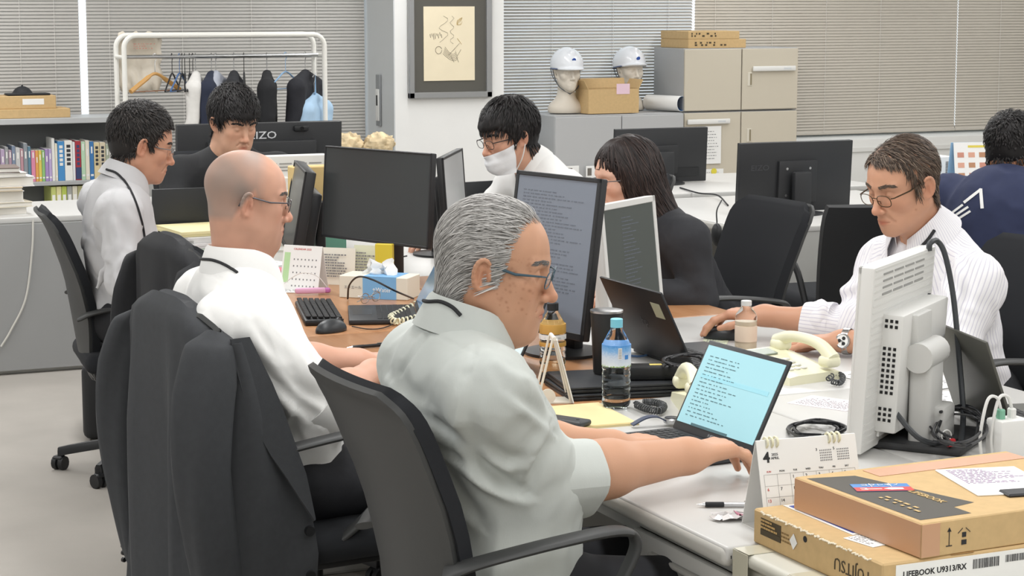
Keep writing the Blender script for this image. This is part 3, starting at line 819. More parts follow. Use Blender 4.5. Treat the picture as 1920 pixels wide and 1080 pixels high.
NAVY = mat('navy_tshirt', '#2c3350', .85, noise=.05, nscale=30, bump=.1, bscale=500)
STRIPE = mat('striped_shirt', '#eeedf0', .8)
def _stripe_nodes():
    N = STRIPE.node_tree.nodes; L = STRIPE.node_tree.links; a = N.new('ShaderNodeAttribute'); a.attribute_name = 'stripe'
    m = N.new('ShaderNodeMath'); m.operation = 'SINE'; k = N.new('ShaderNodeMath'); k.operation = 'MULTIPLY'; k.inputs[1].default_value = 2*PI/.011
    L.new(a.outputs['Fac'], k.inputs[0]); L.new(k.outputs[0], m.inputs[0]); r = N.new('ShaderNodeValToRGB'); r.color_ramp.elements[0].position = .55; r.color_ramp.elements[1].position = .9
    r.color_ramp.elements[0].color = (*srgb('#eeedf0'), 1); r.color_ramp.elements[1].color = (*srgb('#d2d0db'), 1); L.new(m.outputs[0], r.inputs[0]); L.new(r.outputs[0], N['Principled BSDF'].inputs['Base Color'])
_stripe_nodes()
fld = lambda a, b, r=.012, k=.03: (np.array(a, float), np.array(b, float), r, k)
crown = lambda P, t: (P-np.array((-.06, 0, .12)))*8
def combback(P, t):
    d = np.tile(np.array([-1., 0, -.12]), (len(P), 1)); b = np.clip((-.03-P[:, 0])/.05, 0, 1)
    d[:, 2] -= .9*b; d[:, 2] -= .35*np.clip((.06-P[:, 2])/.06, 0, 1); return d
def fringe(P, t):
    d = (P-np.array((-.05, 0, .13)))*8; d[:, 2] -= .5; return d
GREYC = ['#c9c7c4', '#bab8b5', '#aeaca9', '#a09e9b', '#c3c1be', '#918f8c']
BLK = ['#1d1b1b', '#242122', '#2d2a2a', '#191818']
DRK = ['#2a2624', '#352f2c', '#463f3a', '#221f1e']

# --- the grey-haired man in the foreground
A = dict(j=dict(head=(-.272, .390, 1.157), NB=(-.325, .40, 1.045), pelvis=(-.265, .40, .56), fwd=(1, 0, .12),
                SR=(-.362, .21, .962), SL=(-.33, .60, .955), ER=(-.222, .30, .778), EL=(-.15, .66, .76), WR=(.136, .385, .772), WL=(.09, .62, .745)),
         hyaw=-33, hpitch=9, hs=1.0, hres=.0017, handres=.0026,
         face=dict(fat=1.1, skin='#c99a7d', spots=150, nose=1.15, stubble=.12, neck_r=.064, seed=4, jaw=.004,
                   scalp=[.02, .03, .03, .05, .06, .07, .08, .09], scalp_k=.85, scalp_col='#b5afaa', scalp_x=.045),  # light grey scalp tint paints out the shade between hair strands
         cloth=dict(mat=SAGE, depth=1.15, width=1.12, belly=.045, bend=.03, arm_r=(.078, .070, .062), sleeve=(.18, .18), wrinkle=.0065, h=.0065, seed=3, ff=32),
         collar=dict(mat=SAGE, h=.050, rad=.074, flare=.016, shift=(.006, 0, .006), gap=.6),
         fore=(.052, .035), cuffs=[((-.212, .300, .775), (.354, .085, -.03), .080, .074, .098), ((-.13, .66, .76), (.22, -.04, -.01), .074, .068, .07)],
         handR=dict(fwd=(.97, .22, .02), down=(0, 0, -1), thumb=(-.2, 1, 0), curl=(.42, .42, .3), spread=.09, s=1.12),
         handL=dict(fwd=(.97, .1, 0), down=(0, 0, -1), thumb=(0, -1, 0), curl=(.25, .3, .2), s=1.05),
         hair=dict(line='recede', cols=GREYC, cap=0, brow='#6b6865', strands=[
             dict(n=8500, dir=combback, len=.052, lift=.0065, rad=.00055, seg=7),
             dict(n=2200, dir=combback, len=.028, lift=.0045, rad=.0006, seg=6, cond=lambda P: np.maximum(P[:, 2]-.05, P[:, 0]-.045)),
             dict(n=700, dir=combback, len=.09, lift=.006, rad=.0006, line='thin', cols=['#8d8986', '#a09c98', '#7f7b79'], cond=lambda P: .10-P[:, 2])]),
         glasses=dict(fm=mat('teal_frame', '#3a5360', .35), lensr=(.024, .016), arm=.0022))
# --- the bald man beside him
B = dict(j=dict(head=(-.432, 1.42, 1.196), NB=(-.448, 1.42, 1.050), pelvis=(-.35, 1.42, .56), fwd=(1, .12, .12),
                SR=(-.535, 1.225, .945), SL=(-.47, 1.62, .945), ER=(-.30, 1.27, .745), EL=(-.27, 1.75, .76), WR=(-.115, 1.46, .775), WL=(-.06, 1.72, .755)),
         hyaw=-10, hpitch=7, hs=.895, hres=.0026,
         face=dict(fat=.55, skin='#cf9f88', nose=.95, stubble=.25, neck_r=.060, seed=8, jaw=.002,
                   scalp=[-.06, -.05, .005, .03, -.01, .035, .075, .09], scalp_k=.95, scalp_col='#93867e', scalp_x=.04),
         cloth=dict(mat=WHITES, depth=1.05, width=1.06, belly=.02, bend=.03, arm_r=(.072, .068, .062), sleeve=(.10, .1), wrinkle=.0065, h=.0075, seed=11,
                    folds=[fld((-.50, 1.2, .86), (-.40, 1.27, .66), .014, .03),
                           fld((-.45, 1.19, .84), (-.34, 1.25, .68), .012, .03)]),
         collar=dict(mat=WHITES, h=.046, rad=.070, flare=.014, shift=(.004, 0, .004), gap=.55),
         cuffs=[((-.335, 1.26, .775), (.235, .06, -.17), .078, .082, .085)],
         handR=dict(fwd=(.75, .62, -.03), down=(0, 0, -1), thumb=(-.6, .8, 0), curl=(.3, .4, .3), s=1.02),
         handL=dict(fwd=(.95, .2, -.05), down=(0, 0, -1), thumb=(0, -1, 0), curl=(.3, .4, .3), s=1.02),
         hair=dict(line='none', cols=['#7d7874'], cap=0, brow='#5d5652', strands=[]),
         glasses=dict(fm=mat('dark_steel_frame', '#4a4a4e', .3, .6), rim=True, lensr=(.022, .016), low=.001))
# --- the man in the grey shirt at the far left
Cc = dict(j=dict(head=(-.070, 3.85, 1.152), NB=(-.122, 3.85, 1.048), pelvis=(-.125, 3.88, .54), fwd=(1, 0, .2),
                 SR=(-.20, 3.65, .950), SL=(-.17, 4.05, .95), ER=(-.205, 3.57, .725), EL=(-.05, 4.10, .75), WR=(.0, 3.72, .752), WL=(.12, 4.0, .75)),
          hyaw=-6, hpitch=14, fore=(.034, .026), hs=1.0, hres=.0034,
          face=dict(fat=.2, skin='#cb9a80', stubble=.2, neck_r=.054, nose=1.1),
          cloth=dict(mat=GREYS, depth=1.0, width=1.0, bend=.03, arm_r=(.066, .060, .046), sleeve=(.9, .9), wrinkle=.007, h=.008, seed=5,
                     folds=[fld((-.22, 3.60, .86), (-.27, 3.68, .70), .014, .03), fld((-.24, 3.62, .93), (-.20, 3.54, .78), .012, .03)]),
          collar=dict(mat=GREYS, h=.042, rad=.066, flare=.018, shift=(.0, 0, .006), gap=.5),
          handR=dict(fwd=(.9, .2, -.05), down=(0, 0, -1), thumb=(0, 1, 0)), handL=dict(fwd=(.9, -.2, -.05), down=(0, 0, -1), thumb=(0, -1, 0)), handres=.004,
          hair=dict(line='short', cols=['#262423', '#322e2c', '#1f1d1d', '#3a3634'], cap=.011, brow='#2c2725', top=.010, strands=[
              dict(n=3000, dir=crown, len=.022, lift=.007, rad=.0011, seg=5)]),
          glasses=dict(fm=mat('silver_frame', '#8b8b8e', .3, .8), rim=False, lensr=(.022, .014)))
# --- the man in black facing the camera
D = dict(j=dict(head=(.648, 5.175, 1.137), NB=(.645, 5.235, 1.02), pelvis=(.64, 5.36, .56), fwd=(0, -1, .12),
                SR=(.43, 5.25, .93), SL=(.86, 5.25, .93), ER=(.36, 5.10, .72), EL=(.92, 5.08, .72), WR=(.52, 4.92, .75), WL=(.78, 4.9, .75)),
         hyaw=-76, hpitch=17, fore=(.034, .026), hs=1.03, hres=.0036, face=dict(fat=.35, skin='#d6a78c', neck_r=.056),
         cloth=dict(name='jacket', mat=SUIT, depth=1.05, width=1.05, th=.008, arm_r=(.07, .062, .05), sleeve=(.95, .95), wrinkle=.005, h=.010, seed=2),
         collar=dict(mat=WHITES, h=.038, rad=.064, flare=.012, gap=.4), handR=dict(fwd=(.5, -.8, 0), down=(0, 0, -1), thumb=(1, 0, 0)), handL=dict(fwd=(-.5, -.8, 0), down=(0, 0, -1), thumb=(-1, 0, 0)), handres=.005,
         hair=dict(line='full', cols=BLK, cap=.014, top=.014, brow='#211e1d', strands=[dict(n=2800, dir=crown, len=.028, lift=.009, rad=.0012, seg=5)]))
# --- the man with a mask under his chin
E_ = dict(j=dict(head=(1.378, 4.0, 1.133), NB=(1.468, 4.0, 1.035), pelvis=(1.62, 4.0, .56), fwd=(-1, 0, .25),
                 SR=(1.50, 4.2, .945), SL=(1.52, 3.80, .945), ER=(1.36, 4.30, .76), EL=(1.40, 3.74, .72), WR=(1.18, 4.18, .752), WL=(1.2, 3.88, .75)),
          hyaw=188, hpitch=13, fore=(.034, .026), hs=1.03, hres=.0036, face=dict(fat=.1, skin='#d0a188', neck_r=.052, nose=1.05),
          cloth=dict(mat=WHITES, depth=.95, width=1.0, bend=.03, arm_r=(.066, .058, .046), sleeve=(.6, .9), wrinkle=.0065, h=.009, seed=9),
          collar=dict(mat=WHITES, h=.038, rad=.062, flare=.016, gap=.5), handR=dict(fwd=(-.9, -.25, -.05), down=(0, 0, -1), thumb=(0, -1, 0)), handL=dict(fwd=(-.9, .2, -.05), down=(0, 0, -1), thumb=(0, 1, 0)), handres=.004,
          hair=dict(line='full', cols=BLK, cap=.015, top=.006, brow='#262221', strands=[dict(n=3000, dir=fringe, len=.036, lift=.006, rad=.0013, seg=6)]),
          glasses=dict(fm=BLACK, lensr=(.024, .016), low=.002))
# --- the woman with long hair
Fw = dict(j=dict(head=(1.238, 2.78, 1.076), NB=(1.315, 2.78, .985), pelvis=(1.58, 2.78, .55), fwd=(-1, 0, .3),
                 SR=(1.36, 2.96, .895), SL=(1.37, 2.605, .895), ER=(1.22, 3.02, .74), EL=(1.40, 2.56, .705), WR=(1.02, 2.92, .752), WL=(1.17, 2.62, .75)),
          hyaw=180, hpitch=6, fore=(.034, .026), hs=.97, hres=.0036, face=dict(fat=0, skin='#dcb09a', neck_r=.046, lip=(.9, .5, .52)),
          cloth=dict(name='jacket', mat=SUITF, depth=.92, width=.90, arm_r=(.060, .054, .045), sleeve=(.95, .95), wrinkle=.005, h=.009, seed=13),
          collar=dict(mat=WHITES, h=.03, rad=.055, flare=.012, gap=.5), handR=dict(fwd=(-1, -.1, -.05), down=(0, 0, -1), thumb=(0, -1, 0)), handL=dict(fwd=(-1, .1, -.05), down=(0, 0, -1), thumb=(0, 1, 0)), handres=.004,
          glasses=dict(fm=mat('silver_frame', '#8b8b8e', .3, .8), lensr=(.022, .016)))
# --- the man in the striped shirt at the right
G = dict(j=dict(head=(1.412, 1.497, 1.156), NB=(1.488, 1.52, 1.02), pelvis=(1.64, 1.52, .56), fwd=(-1, -.02, .2),
                SR=(1.50, 1.70, .915), SL=(1.53, 1.335, .905), ER=(1.375, 1.665, .752), EL=(1.44, 1.30, .745), WR=(1.205, 1.855, .771), WL=(1.262, 1.545, .742)),
         hyaw=188, hpitch=17, hs=1.0, hres=.0028, handres=.0032,
         face=dict(fat=.05, skin='#cc9a7e', stubble=.15, neck_r=.053, nose=1.1, spots=5, seed=12,
                   scalp=[.0, .0, .02, .05, .06, .06, .07, .08], scalp_k=.45, scalp_col='#8a786c', scalp_x=.06),
         cloth=dict(mat=STRIPE, depth=1.0, width=1.04, bend=.02, arm_r=(.070, .062, .052), sleeve=(.4, .45), wrinkle=.0065, h=.0075, seed=21,),
         cuffs=[((1.335, 1.71, .757), (-.17, .19, .0), .062, .058, .075), ((1.385, 1.375, .745), (-.18, .245, 0), .060, .056, .07)],
         collar=dict(mat=STRIPE, h=.048, rad=.066, flare=.034, shift=(-.012, -.004, .016), gap=.5, tip=.05),
         fore=(.042, .028),
         handR=dict(fwd=(-.72, .60, .0), down=(0, 0, -1), thumb=(-.6, -.8, 0), curl=(.42, .4, .25), s=1.05, spread=.05),
         handL=dict(fwd=(-.88, .44, -.05), down=(0, 0, -1), thumb=(.4, .9, 0), curl=(.12, .15, .1), s=1.05, spread=.09),
         hair=dict(line='thin', cols=['#57493f', '#6a5a4e', '#43372f', '#7a6a5c', '#3a3029'], cap=0, brow='#57493f', strands=[
             dict(n=4600, dir=lambda P, t: np.stack([-.35-.5*(P[:, 0] < 0)+.5*(P[:, 2] < .07)*(P[:, 0] > .02), np.sign(P[:, 1]+.03)*(P[:, 2] > .09)*.9, -.8-.4*(P[:, 2] < .07)], 1), len=.032, lift=.006, rad=.0007, seg=6, line='thin', xmax=.074),
             dict(n=260, dir=lambda P, t: np.stack([.5+0*P[:, 0], np.sign(P[:, 1]+.02)*.9, -.6+0*P[:, 0]], 1), len=.030, lift=.007, rad=.0007, line='thin', cond=lambda P: .055-P[:, 0])]),
         glasses=dict(fm=mat('brown_gold_frame', '#4a3a26', .3, .5), lensr=(.024, .016), low=.006))
# --- the man in the navy T-shirt, back to the camera
H = dict(j=dict(head=(3.115, 3.22, 1.085), NB=(3.075, 3.18, .975), pelvis=(2.98, 3.12, .55), fwd=(.9, .35, .1),
                SR=(3.13, 2.97, .90), SL=(2.96, 3.40, .90), ER=(3.22, 2.93, .68), EL=(3.06, 3.50, .68), WR=(3.42, 3.1, .74), WL=(3.28, 3.5, .74)),
         hyaw=20, hpitch=6, hs=1.06, hres=.004, face=dict(fat=.8, skin='#a9785c', neck_r=.066),
         cloth=dict(name='tshirt', mat=NAVY, depth=1.35, width=1.28, bend=.03, belly=.05, arm_r=(.085, .075, .07), sleeve=(0, 0), wrinkle=.0065, h=.010, seed=17, hem=.0),
         handR=dict(fwd=(.9, .2, 0), down=(0, 0, -1), thumb=(0, 1, 0)), handL=dict(fwd=(.9, 0, 0), down=(0, 0, -1), thumb=(0, -1, 0)), handres=.005,
         hair=dict(line='full', cols=BLK, cap=.008, strands=[dict(n=1400, dir=crown, len=.018, lift=.006, rad=.0016)]))
pA = person('grey-haired man in a pale sage shirt typing on the laptop in the foreground', A)
pB = person('bald man in a white short-sleeved shirt beside the jacket-draped chair', B)
pC = person('black-haired man in a light grey shirt leaning over papers at the far left', Cc)
pD = person('young man in a black suit facing the camera behind the bald man', D)
pE = person('man with glasses and a white mask pulled under his chin', E_)
pF = person('woman with long dark hair in a charcoal jacket', Fw)
pG = person('man in a white striped shirt and glasses with his hand on a mouse', G)
pH = person('large man in a navy T-shirt seen from behind at the right edge', H)
# long hair of the woman
def long_hair():
    root, off, C, R, s = pF; nb = (R.T@(np.array(Fw['j']['NB'])-C))/s; sdf = head_sdf(dict(Fw['face'], nb=tuple(nb)))
    g = hairline('fringe')
    def vol(P):
        A = P.copy(); A[:, 1] = np.abs(A[:, 1])
        d = ell(A, (-.018, 0, .050), (.113, .093, .10))
        d = smax(d, (np.interp(A[:, 0], [-.1, .02, .05, .075, .1], [-.3, -.3, -.02, .045, .055])-A[:, 2]).astype(np.float32), .012)
        d = smin(d, rcone(A, (-.035, .048, .0), (-.10, .055, -.16), .060, .055), .04)
        d = smin(d, rcone(A, (-.10, .052, -.15), (-.24, .062, -.375), .055, .030), .04)
        d = smin(d, rcone(A, (.026, .066, .045), (.006, .072, -.10), .024, .020), .02); d = smin(d, rcone(A, (.006, .072, -.10), (-.05, .07, -.19), .020, .022), .02)
        d = smin(d, rcone(A, (-.07, 0, .0), (-.14, 0, -.2), .07, .055), .03)
        return smax(d, -smin(sdf(P), ell(A, (.085, 0, -.06), (.07, .066, .10)), .01), .004)
    V, Q = surf(vol, (-.32, -.14, -.45), (.14, .14, .18), .005)
    V = V+vnormals(V, Q)*(.003*wob(V, 110, 5, np.array([1., 1.2, .12])))[:, None]
    cols = np.array([srgb(q) for q in ('#2a2322', '#352b29', '#403431', '#231d1d')])
    t = np.clip((-.1-V[:, 2])/.25, 0, 1); c0 = np.tile(cols.mean(0)*.8, (len(V), 1)); c0 = mixc(c0, np.array(srgb('#55423b')), t*.6)
    roots = V[np.random.default_rng(4).choice(len(V), 3000)]
    roots = roots[(roots[:, 0] < .11)]
    st = strands(vol, roots, lambda P, t: np.stack([-.28-.25*(P[:, 2] < -.02)+.5*(P[:, 0] > .05), np.sign(P[:, 1])*.35*(P[:, 2] > .06), -1+0*P[:, 0]], 1), .13, 8, .003, .0013, cols, 6)
    mesh_obj('hair', [((v*s)@R.T+C, q, c) for v, q, c in [(V, Q, c0), st]], HAIR, root, off, 180)
long_hair()
# mask under the chin of the man at the back
def chin_mask():
    root, off, C, R, s = pE; nb = (R.T@(np.array(E_['j']['NB'])-C))/s; sdf = head_sdf(dict(E_['face'], nb=tuple(nb)), False); rows = []
    for i in range(25):
        a = (i/24-.5)*2*1.35; row = []
        for k in range(11):
            t = k/10; z = -.040-.080*t+.028*abs(a)/1.35*(1-t); d = np.array([math.cos(a), math.sin(a)*.95, 0])
            rr = np.linspace(.16, .03, 66); P = np.array([.012, 0, z])+rr[:, None]*d; dd = sdf(P.astype(np.float32))
            h = np.flatnonzero(dd < .005); r = rr[h[0]] if len(h) else .05
            r = max(r, (.083-.012*t)*(1-.25*abs(a)/1.35)); bul = .010*math.sin(t*PI)*math.cos(a*1.1)
            row.append(np.array([.012, 0, z])+(r+bul+.0012*math.sin(k*PI/1.6))*d)
        rows.append(row)
    P = (np.array(rows)*s)@R.T+C-off; b = MB(); b.grid(P, -.002)
    o = b.build('face_mask', mat('mask_white', '#eceef0', .85, bump=.2, bscale=90, stretch=(1, 1, 5)), root, 80)
    for sg, row in ((-1, rows[0]), (1, rows[-1])):
        l = MB()
        for e, z1 in ((row[1], .020), (row[9], -.022)):
            pts = [e, (e[0]*.5-.004, .079*sg, (e[2]+z1)/2), (-.012, .083*sg, z1)]
            l.tube([(np.array(p)*s)@R.T+C-off for p in bez(pts, 5)], .0022, 5)
        l.tube([(np.array(p)*s)@R.T+C-off for p in [(-.012, .083*sg, .02), (-.024, .082*sg, 0), (-.012, .083*sg, -.022)]], .0022, 5)
        l.build('ear_loop', WHITEP, o)
chin_mask()
def wristwatch():
    root = pG[0]; off = pG[1]; W = np.array(G['j']['WL']); ax = W-np.array(G['j']['EL']); ax /= np.linalg.norm(ax)
    c = W-ax*.012-off; side = np.cross(ax, (0, 0, 1)); side /= np.linalg.norm(side); up = np.cross(side, ax)
    o = thing('wristwatch', 'chunky steel wristwatch on the wrist of the man in the striped shirt', 'watch', W-ax*.012)
    b = MB(); n = 18
    for k in range(n):
        a = 2*PI*k/n; d = side*math.cos(a)+up*math.sin(a); t = -side*math.sin(a)+up*math.cos(a)
        M = Matrix([[*map(float, (ax[i], t[i], d[i])), float(d[i]*.0345)] for i in range(3)]+[[0, 0, 0, 1]])
        b.rbox((0, 0, 0), (.019, .0105, .003), .001, 1, M)
    b.build('band', STEEL, o)
    d = (-side*.55+up*.84); d /= np.linalg.norm(d)
    vd = np.array(C0)-W; vd /= np.linalg.norm(vd); d = vd-ax*(vd@ax); d /= np.linalg.norm(d); t = np.cross(d, ax)
    M = Matrix([[*map(float, (ax[i], t[i], d[i])), float(d[i]*.036)] for i in range(3)]+[[0, 0, 0, 1]])
    k = MB(M); k.lathe([(.0, -.004), (.019, -.004), (.0205, .0), (.0205, .004), (.0175, .0065), (.016, .0055)], 28); k.cyl((0, .02, .001), (0, .025, .001), .003, n=8)
    k.build('case', STEEL, o)
    f = MB(M); f.lathe([(0, .005), (.0165, .005), (.0165, .0056), (0, .0056)], 24); dial = f.build('dial', PAPER, o)
    g = MB(M)
    for a, r, q in ((0, .008, .005), (2.1, .008, .005), (4.2, .008, .005)): g.lathe([(q*.6, .0057), (q, .0057), (q, .0062), (q*.6, .0062)], 14, (r*math.cos(a), r*math.sin(a), 0))
    g.box((0, .006, .0064), (.0012, .012, .0004)); g.box((.004, 0, .0064), (.009, .0015, .0004)); g.build('dial_marks', INK, dial)
wristwatch()
# white print on the back of the navy T-shirt
def back_print():
    bpy.context.view_layer.update()
    sh = [c for c in pH[0].children if c.name.startswith('tshirt')][0]; Mi = sh.matrix_world.inverted(); o0 = Mi @ Vector(C0)
    def hit(u, v):
        d = (Mi.to_3x3() @ Vector(ray(u, v))).normalized(); ok, loc, nrm, _ = sh.ray_cast(o0, d); return (np.array(loc+nrm*.0025) if ok else None)
    for (x0, y0, x1, y1, w) in ((1808, 380, 1840, 355, 5), (1839, 354, 1842, 391, 6), (1782, 402, 1806, 384, 4), (1786, 408, 1816, 388, 4), (1793, 413, 1820, 396, 4)):
        n = np.array((y1-y0, -(x1-x0)), float); n /= np.linalg.norm(n); rows = []
        for t in np.linspace(0, 1, 7):
            row = [hit(x0+(x1-x0)*t+n[0]*w*k/2, y0+(y1-y0)*t+n[1]*w*k/2) for k in (-1, 0, 1)]
            if all(q is not None for q in row): rows.append(row)
        if len(rows) > 1:
            b = MB(); b.grid(np.array(rows), .001); b.build('white_print', PAPER, sh, 60)
back_print()
# ------------------------------------------------------------------ creases and seams in the shirts
def fold_lines(P, lines, part='shirt'):
    """creases traced over the cloth: each polyline is dropped onto the cloth surface and the cloth is raised on one side, lowered on the other"""
    root = P[0]; bpy.context.view_layer.update(); sh = [c for c in root.children if c.name.split('.')[0] == part][0]
    Mi = sh.matrix_world.inverted(); o0 = Mi @ Vector(C0); me = sh.data; n = len(me.vertices)
    V = np.empty(n*3, np.float32); me.vertices.foreach_get('co', V); V = V.reshape(-1, 3).astype(float)
    N = np.empty(n*3, np.float32); me.vertices.foreach_get('normal', N); N = N.reshape(-1, 3)
    base = V+np.array(root.location); q = base-C0
    cx = q[:, :2]@_fx; cz = q[:, :2]@_fy; Fd = cz*math.cos(TH)-q[:, 2]*math.sin(TH); U = cz*math.sin(TH)+q[:, 2]*math.cos(TH)
    uv = np.stack([960+F_PX*cx/Fd, 540-F_PX*U/Fd], 1); out = np.zeros(n)
    for kind, pts, w, dep in lines:
        p = np.array(bez([(a, b, 0) for a, b in pts], 8))[:, :2]; hits = []
        for a, b in p[::2]:
            ok, loc, nr, _ = sh.ray_cast(o0, (Mi.to_3x3() @ Vector(ray(a, b))).normalized())
            if ok: hits.append(np.array(loc))
        if not hits: continue
        near = np.min(np.linalg.norm(V[:, None, :]-np.array(hits)[None], axis=2), axis=1) < .05; id_ = np.flatnonzero(near)
        best = np.full(len(id_), 1e9); sg = np.zeros(len(id_)); tt = np.zeros(len(id_))
        for k in range(len(p)-1):
            a, b = p[k], p[k+1]; d = b-a; L = np.linalg.norm(d)+1e-9; r = uv[id_]-a; t = np.clip((r@d)/L**2, 0, 1); dist = np.linalg.norm(r-t[:, None]*d, axis=1)
            m = dist < best; best[m] = dist[m]; sg[m] = np.sign(d[0]*r[m, 1]-d[1]*r[m, 0]); tt[m] = (k+t[m])/(len(p)-1)
        s = best/w; tap = np.clip(np.sin(np.clip(tt, .02, .98)*PI), 0, 1)**.5
        if kind == 'f': out[id_] += dep*tap*(sg*s*np.exp(-s*s/2)*1.5-.35*np.exp(-s*s*2))
        else: out[id_] -= dep*np.exp(-s*s)
    V = V+N*out[:, None]; me.vertices.foreach_set('co', V.astype(np.float32).ravel()); me.update()
fold_lines(pA, [('g', [(803, 623), (775, 660), (748, 700)], 4, .005), ('g', [(893, 640), (880, 690), (862, 730), (850, 790)], 3.5, .003), ('g', [(760, 602), (820, 630), (890, 662)], 3, .002),
    ('f', [(778, 780), (830, 815), (870, 838), (905, 885), (945, 915), (985, 930)], 11, .013), ('f', [(812, 838), (860, 860), (910, 892), (970, 930)], 10, .009), ('f', [(822, 870), (850, 920), (880, 960), (900, 985)], 10, .008),
    ('f', [(1035, 795), (1022, 830), (1000, 870), (985, 915)], 10, .010), ('f', [(990, 690), (1020, 745), (1040, 800)], 10, .007), ('f', [(885, 700), (868, 780), (890, 830), (940, 868)], 14, .009),
    ('f', [(955, 740), (1000, 772), (1035, 808)], 10, .008), ('f', [(918, 850), (955, 868), (990, 858)], 9, .007), ('f', [(720, 690), (760, 740), (800, 760)], 12, .006), ('f', [(930, 660), (960, 690), (1000, 705)], 12, .005)])
fold_lines(pB, [('g', [(413, 533), (395, 560), (377, 587)], 3.5, .004), ('g', [(458, 545), (440, 611), (449, 660)], 3.5, .003), ('g', [(375, 505), (430, 530), (490, 548)], 3, .002),
    ('f', [(449, 655), (497, 708), (545, 750), (593, 792)], 11, .014), ('f', [(520, 690), (570, 740), (620, 765)], 10, .009), ('f', [(475, 705), (505, 765), (509, 820)], 10, .009), ('f', [(557, 768), (540, 800), (527, 825)], 9, .008),
    ('f', [(470, 600), (500, 650), (540, 690)], 13, .007), ('f', [(560, 640), (590, 690), (620, 720)], 11, .006), ('f', [(400, 610), (420, 670), (440, 720)], 11, .006)])
fold_lines(pC, [('f', [(187, 318), (165, 355), (152, 400)], 8, .008), ('f', [(200, 375), (186, 420), (192, 470)], 8, .010), ('f', [(150, 430), (175, 470), (200, 520)], 8, .010), ('f', [(245, 478), (225, 515), (240, 548)], 7, .010),
    ('f', [(215, 400), (230, 440), (232, 480)], 8, .008), ('f', [(160, 520), (185, 560), (200, 590)], 8, .009), ('f', [(255, 500), (275, 520), (295, 520)], 7, .008), ('g', [(175, 330), (215, 345), (245, 350)], 3, .003)])
fold_lines(pG, [('f', [(1800, 470), (1808, 530), (1795, 600)], 9, .009), ('f', [(1770, 520), (1800, 560), (1825, 575)], 9, .008), ('f', [(1610, 540), (1575, 560), (1545, 595)], 8, .009), ('f', [(1560, 520), (1548, 560), (1565, 600)], 8, .008),
    ('f', [(1690, 440), (1720, 470), (1770, 480)], 9, .006), ('f', [(1600, 500), (1590, 540), (1600, 590)], 8, .007), ('g', [(1655, 445), (1648, 500), (1640, 560)], 3, .003), ('f', [(1790, 640), (1810, 660), (1828, 665)], 8, .008)])

def lanyard(P, pts, r=.0034, parts=('collar', 'shirt')):
    """neck strap laid on the collar and shirt"""
    root = P[0]; bpy.context.view_layer.update(); obs = [c for c in root.children if c.name.split('.')[0] in parts]; out = []
    off = np.array(root.location)
    for a, b, _ in bez([(u, v, 0) for u, v in pts], 5):
        best = None
        for s in obs:
            Mi = s.matrix_world.inverted(); ok, loc, nr, _ = s.ray_cast(Mi @ Vector(C0), (Mi.to_3x3() @ Vector(ray(a, b))).normalized())
            if ok:
                w_ = s.matrix_world @ loc; dd = (w_-Vector(C0)).length
                if best is None or dd < best[0]: best = (dd, np.array(w_)+np.array(nr)*r*.6)
        if best: out.append(best[1]-off)
    if len(out) > 2: b = MB(); b.tube(out, r, 6); b.build('lanyard', BLKM, root)
lanyard(pA, [(786, 562), (803, 566), (826, 566), (848, 576), (864, 592)], .0036)
lanyard(pB, [(378, 486), (400, 488), (425, 498), (445, 512)], .0034)
lanyard(pC, [(200, 318), (220, 326), (240, 350), (256, 385), (266, 420), (272, 455)], .004)
lanyard(pG, [(1752, 432), (1738, 452), (1716, 474), (1698, 492), (1688, 500)], .0045)

def stripe_coords(P, j):
    """distance round the trunk and the sleeves, so that the shirt's stripes run lengthwise"""
    sh = [c for c in P[0].children if c.name.split('.')[0] in ('shirt', 'cuff', 'collar')]; j = {k: np.array(v, float) for k, v in j.items()}
    for s in sh:
        n = len(s.data.vertices); V = np.empty(n*3, np.float32); s.data.vertices.foreach_get('co', V); V = V.reshape(-1, 3)+np.array(P[0].location)
        best = np.full(n, 1e9); val = np.zeros(n)
        for a, b, R in ((j['pelvis'], j['NB'], .15), (j['SR'], j['ER'], .068), (j['SL'], j['EL'], .068), (j['ER'], j['WR'], .06), (j['EL'], j['WL'], .06)):
            ax = b-a; L = np.linalg.norm(ax); ax /= L; r = V-a; t = np.clip(r@ax, 0, L); q = r-t[:, None]*ax; d = np.linalg.norm(q, axis=1)-R
            e1 = np.cross(ax, (0, 1., 0)) if abs(ax[1]) < .9 else np.cross(ax, (1., 0, 0)); e1 /= np.linalg.norm(e1); e2 = np.cross(ax, e1); th = np.arctan2(q@e2, q@e1)*R
            m = d < best; best[m] = d[m]; val[m] = th[m]
        at = s.data.attributes.new('stripe', 'FLOAT', 'POINT'); at.data.foreach_set('value', val.astype(np.float32))
stripe_coords(pG, G['j'])
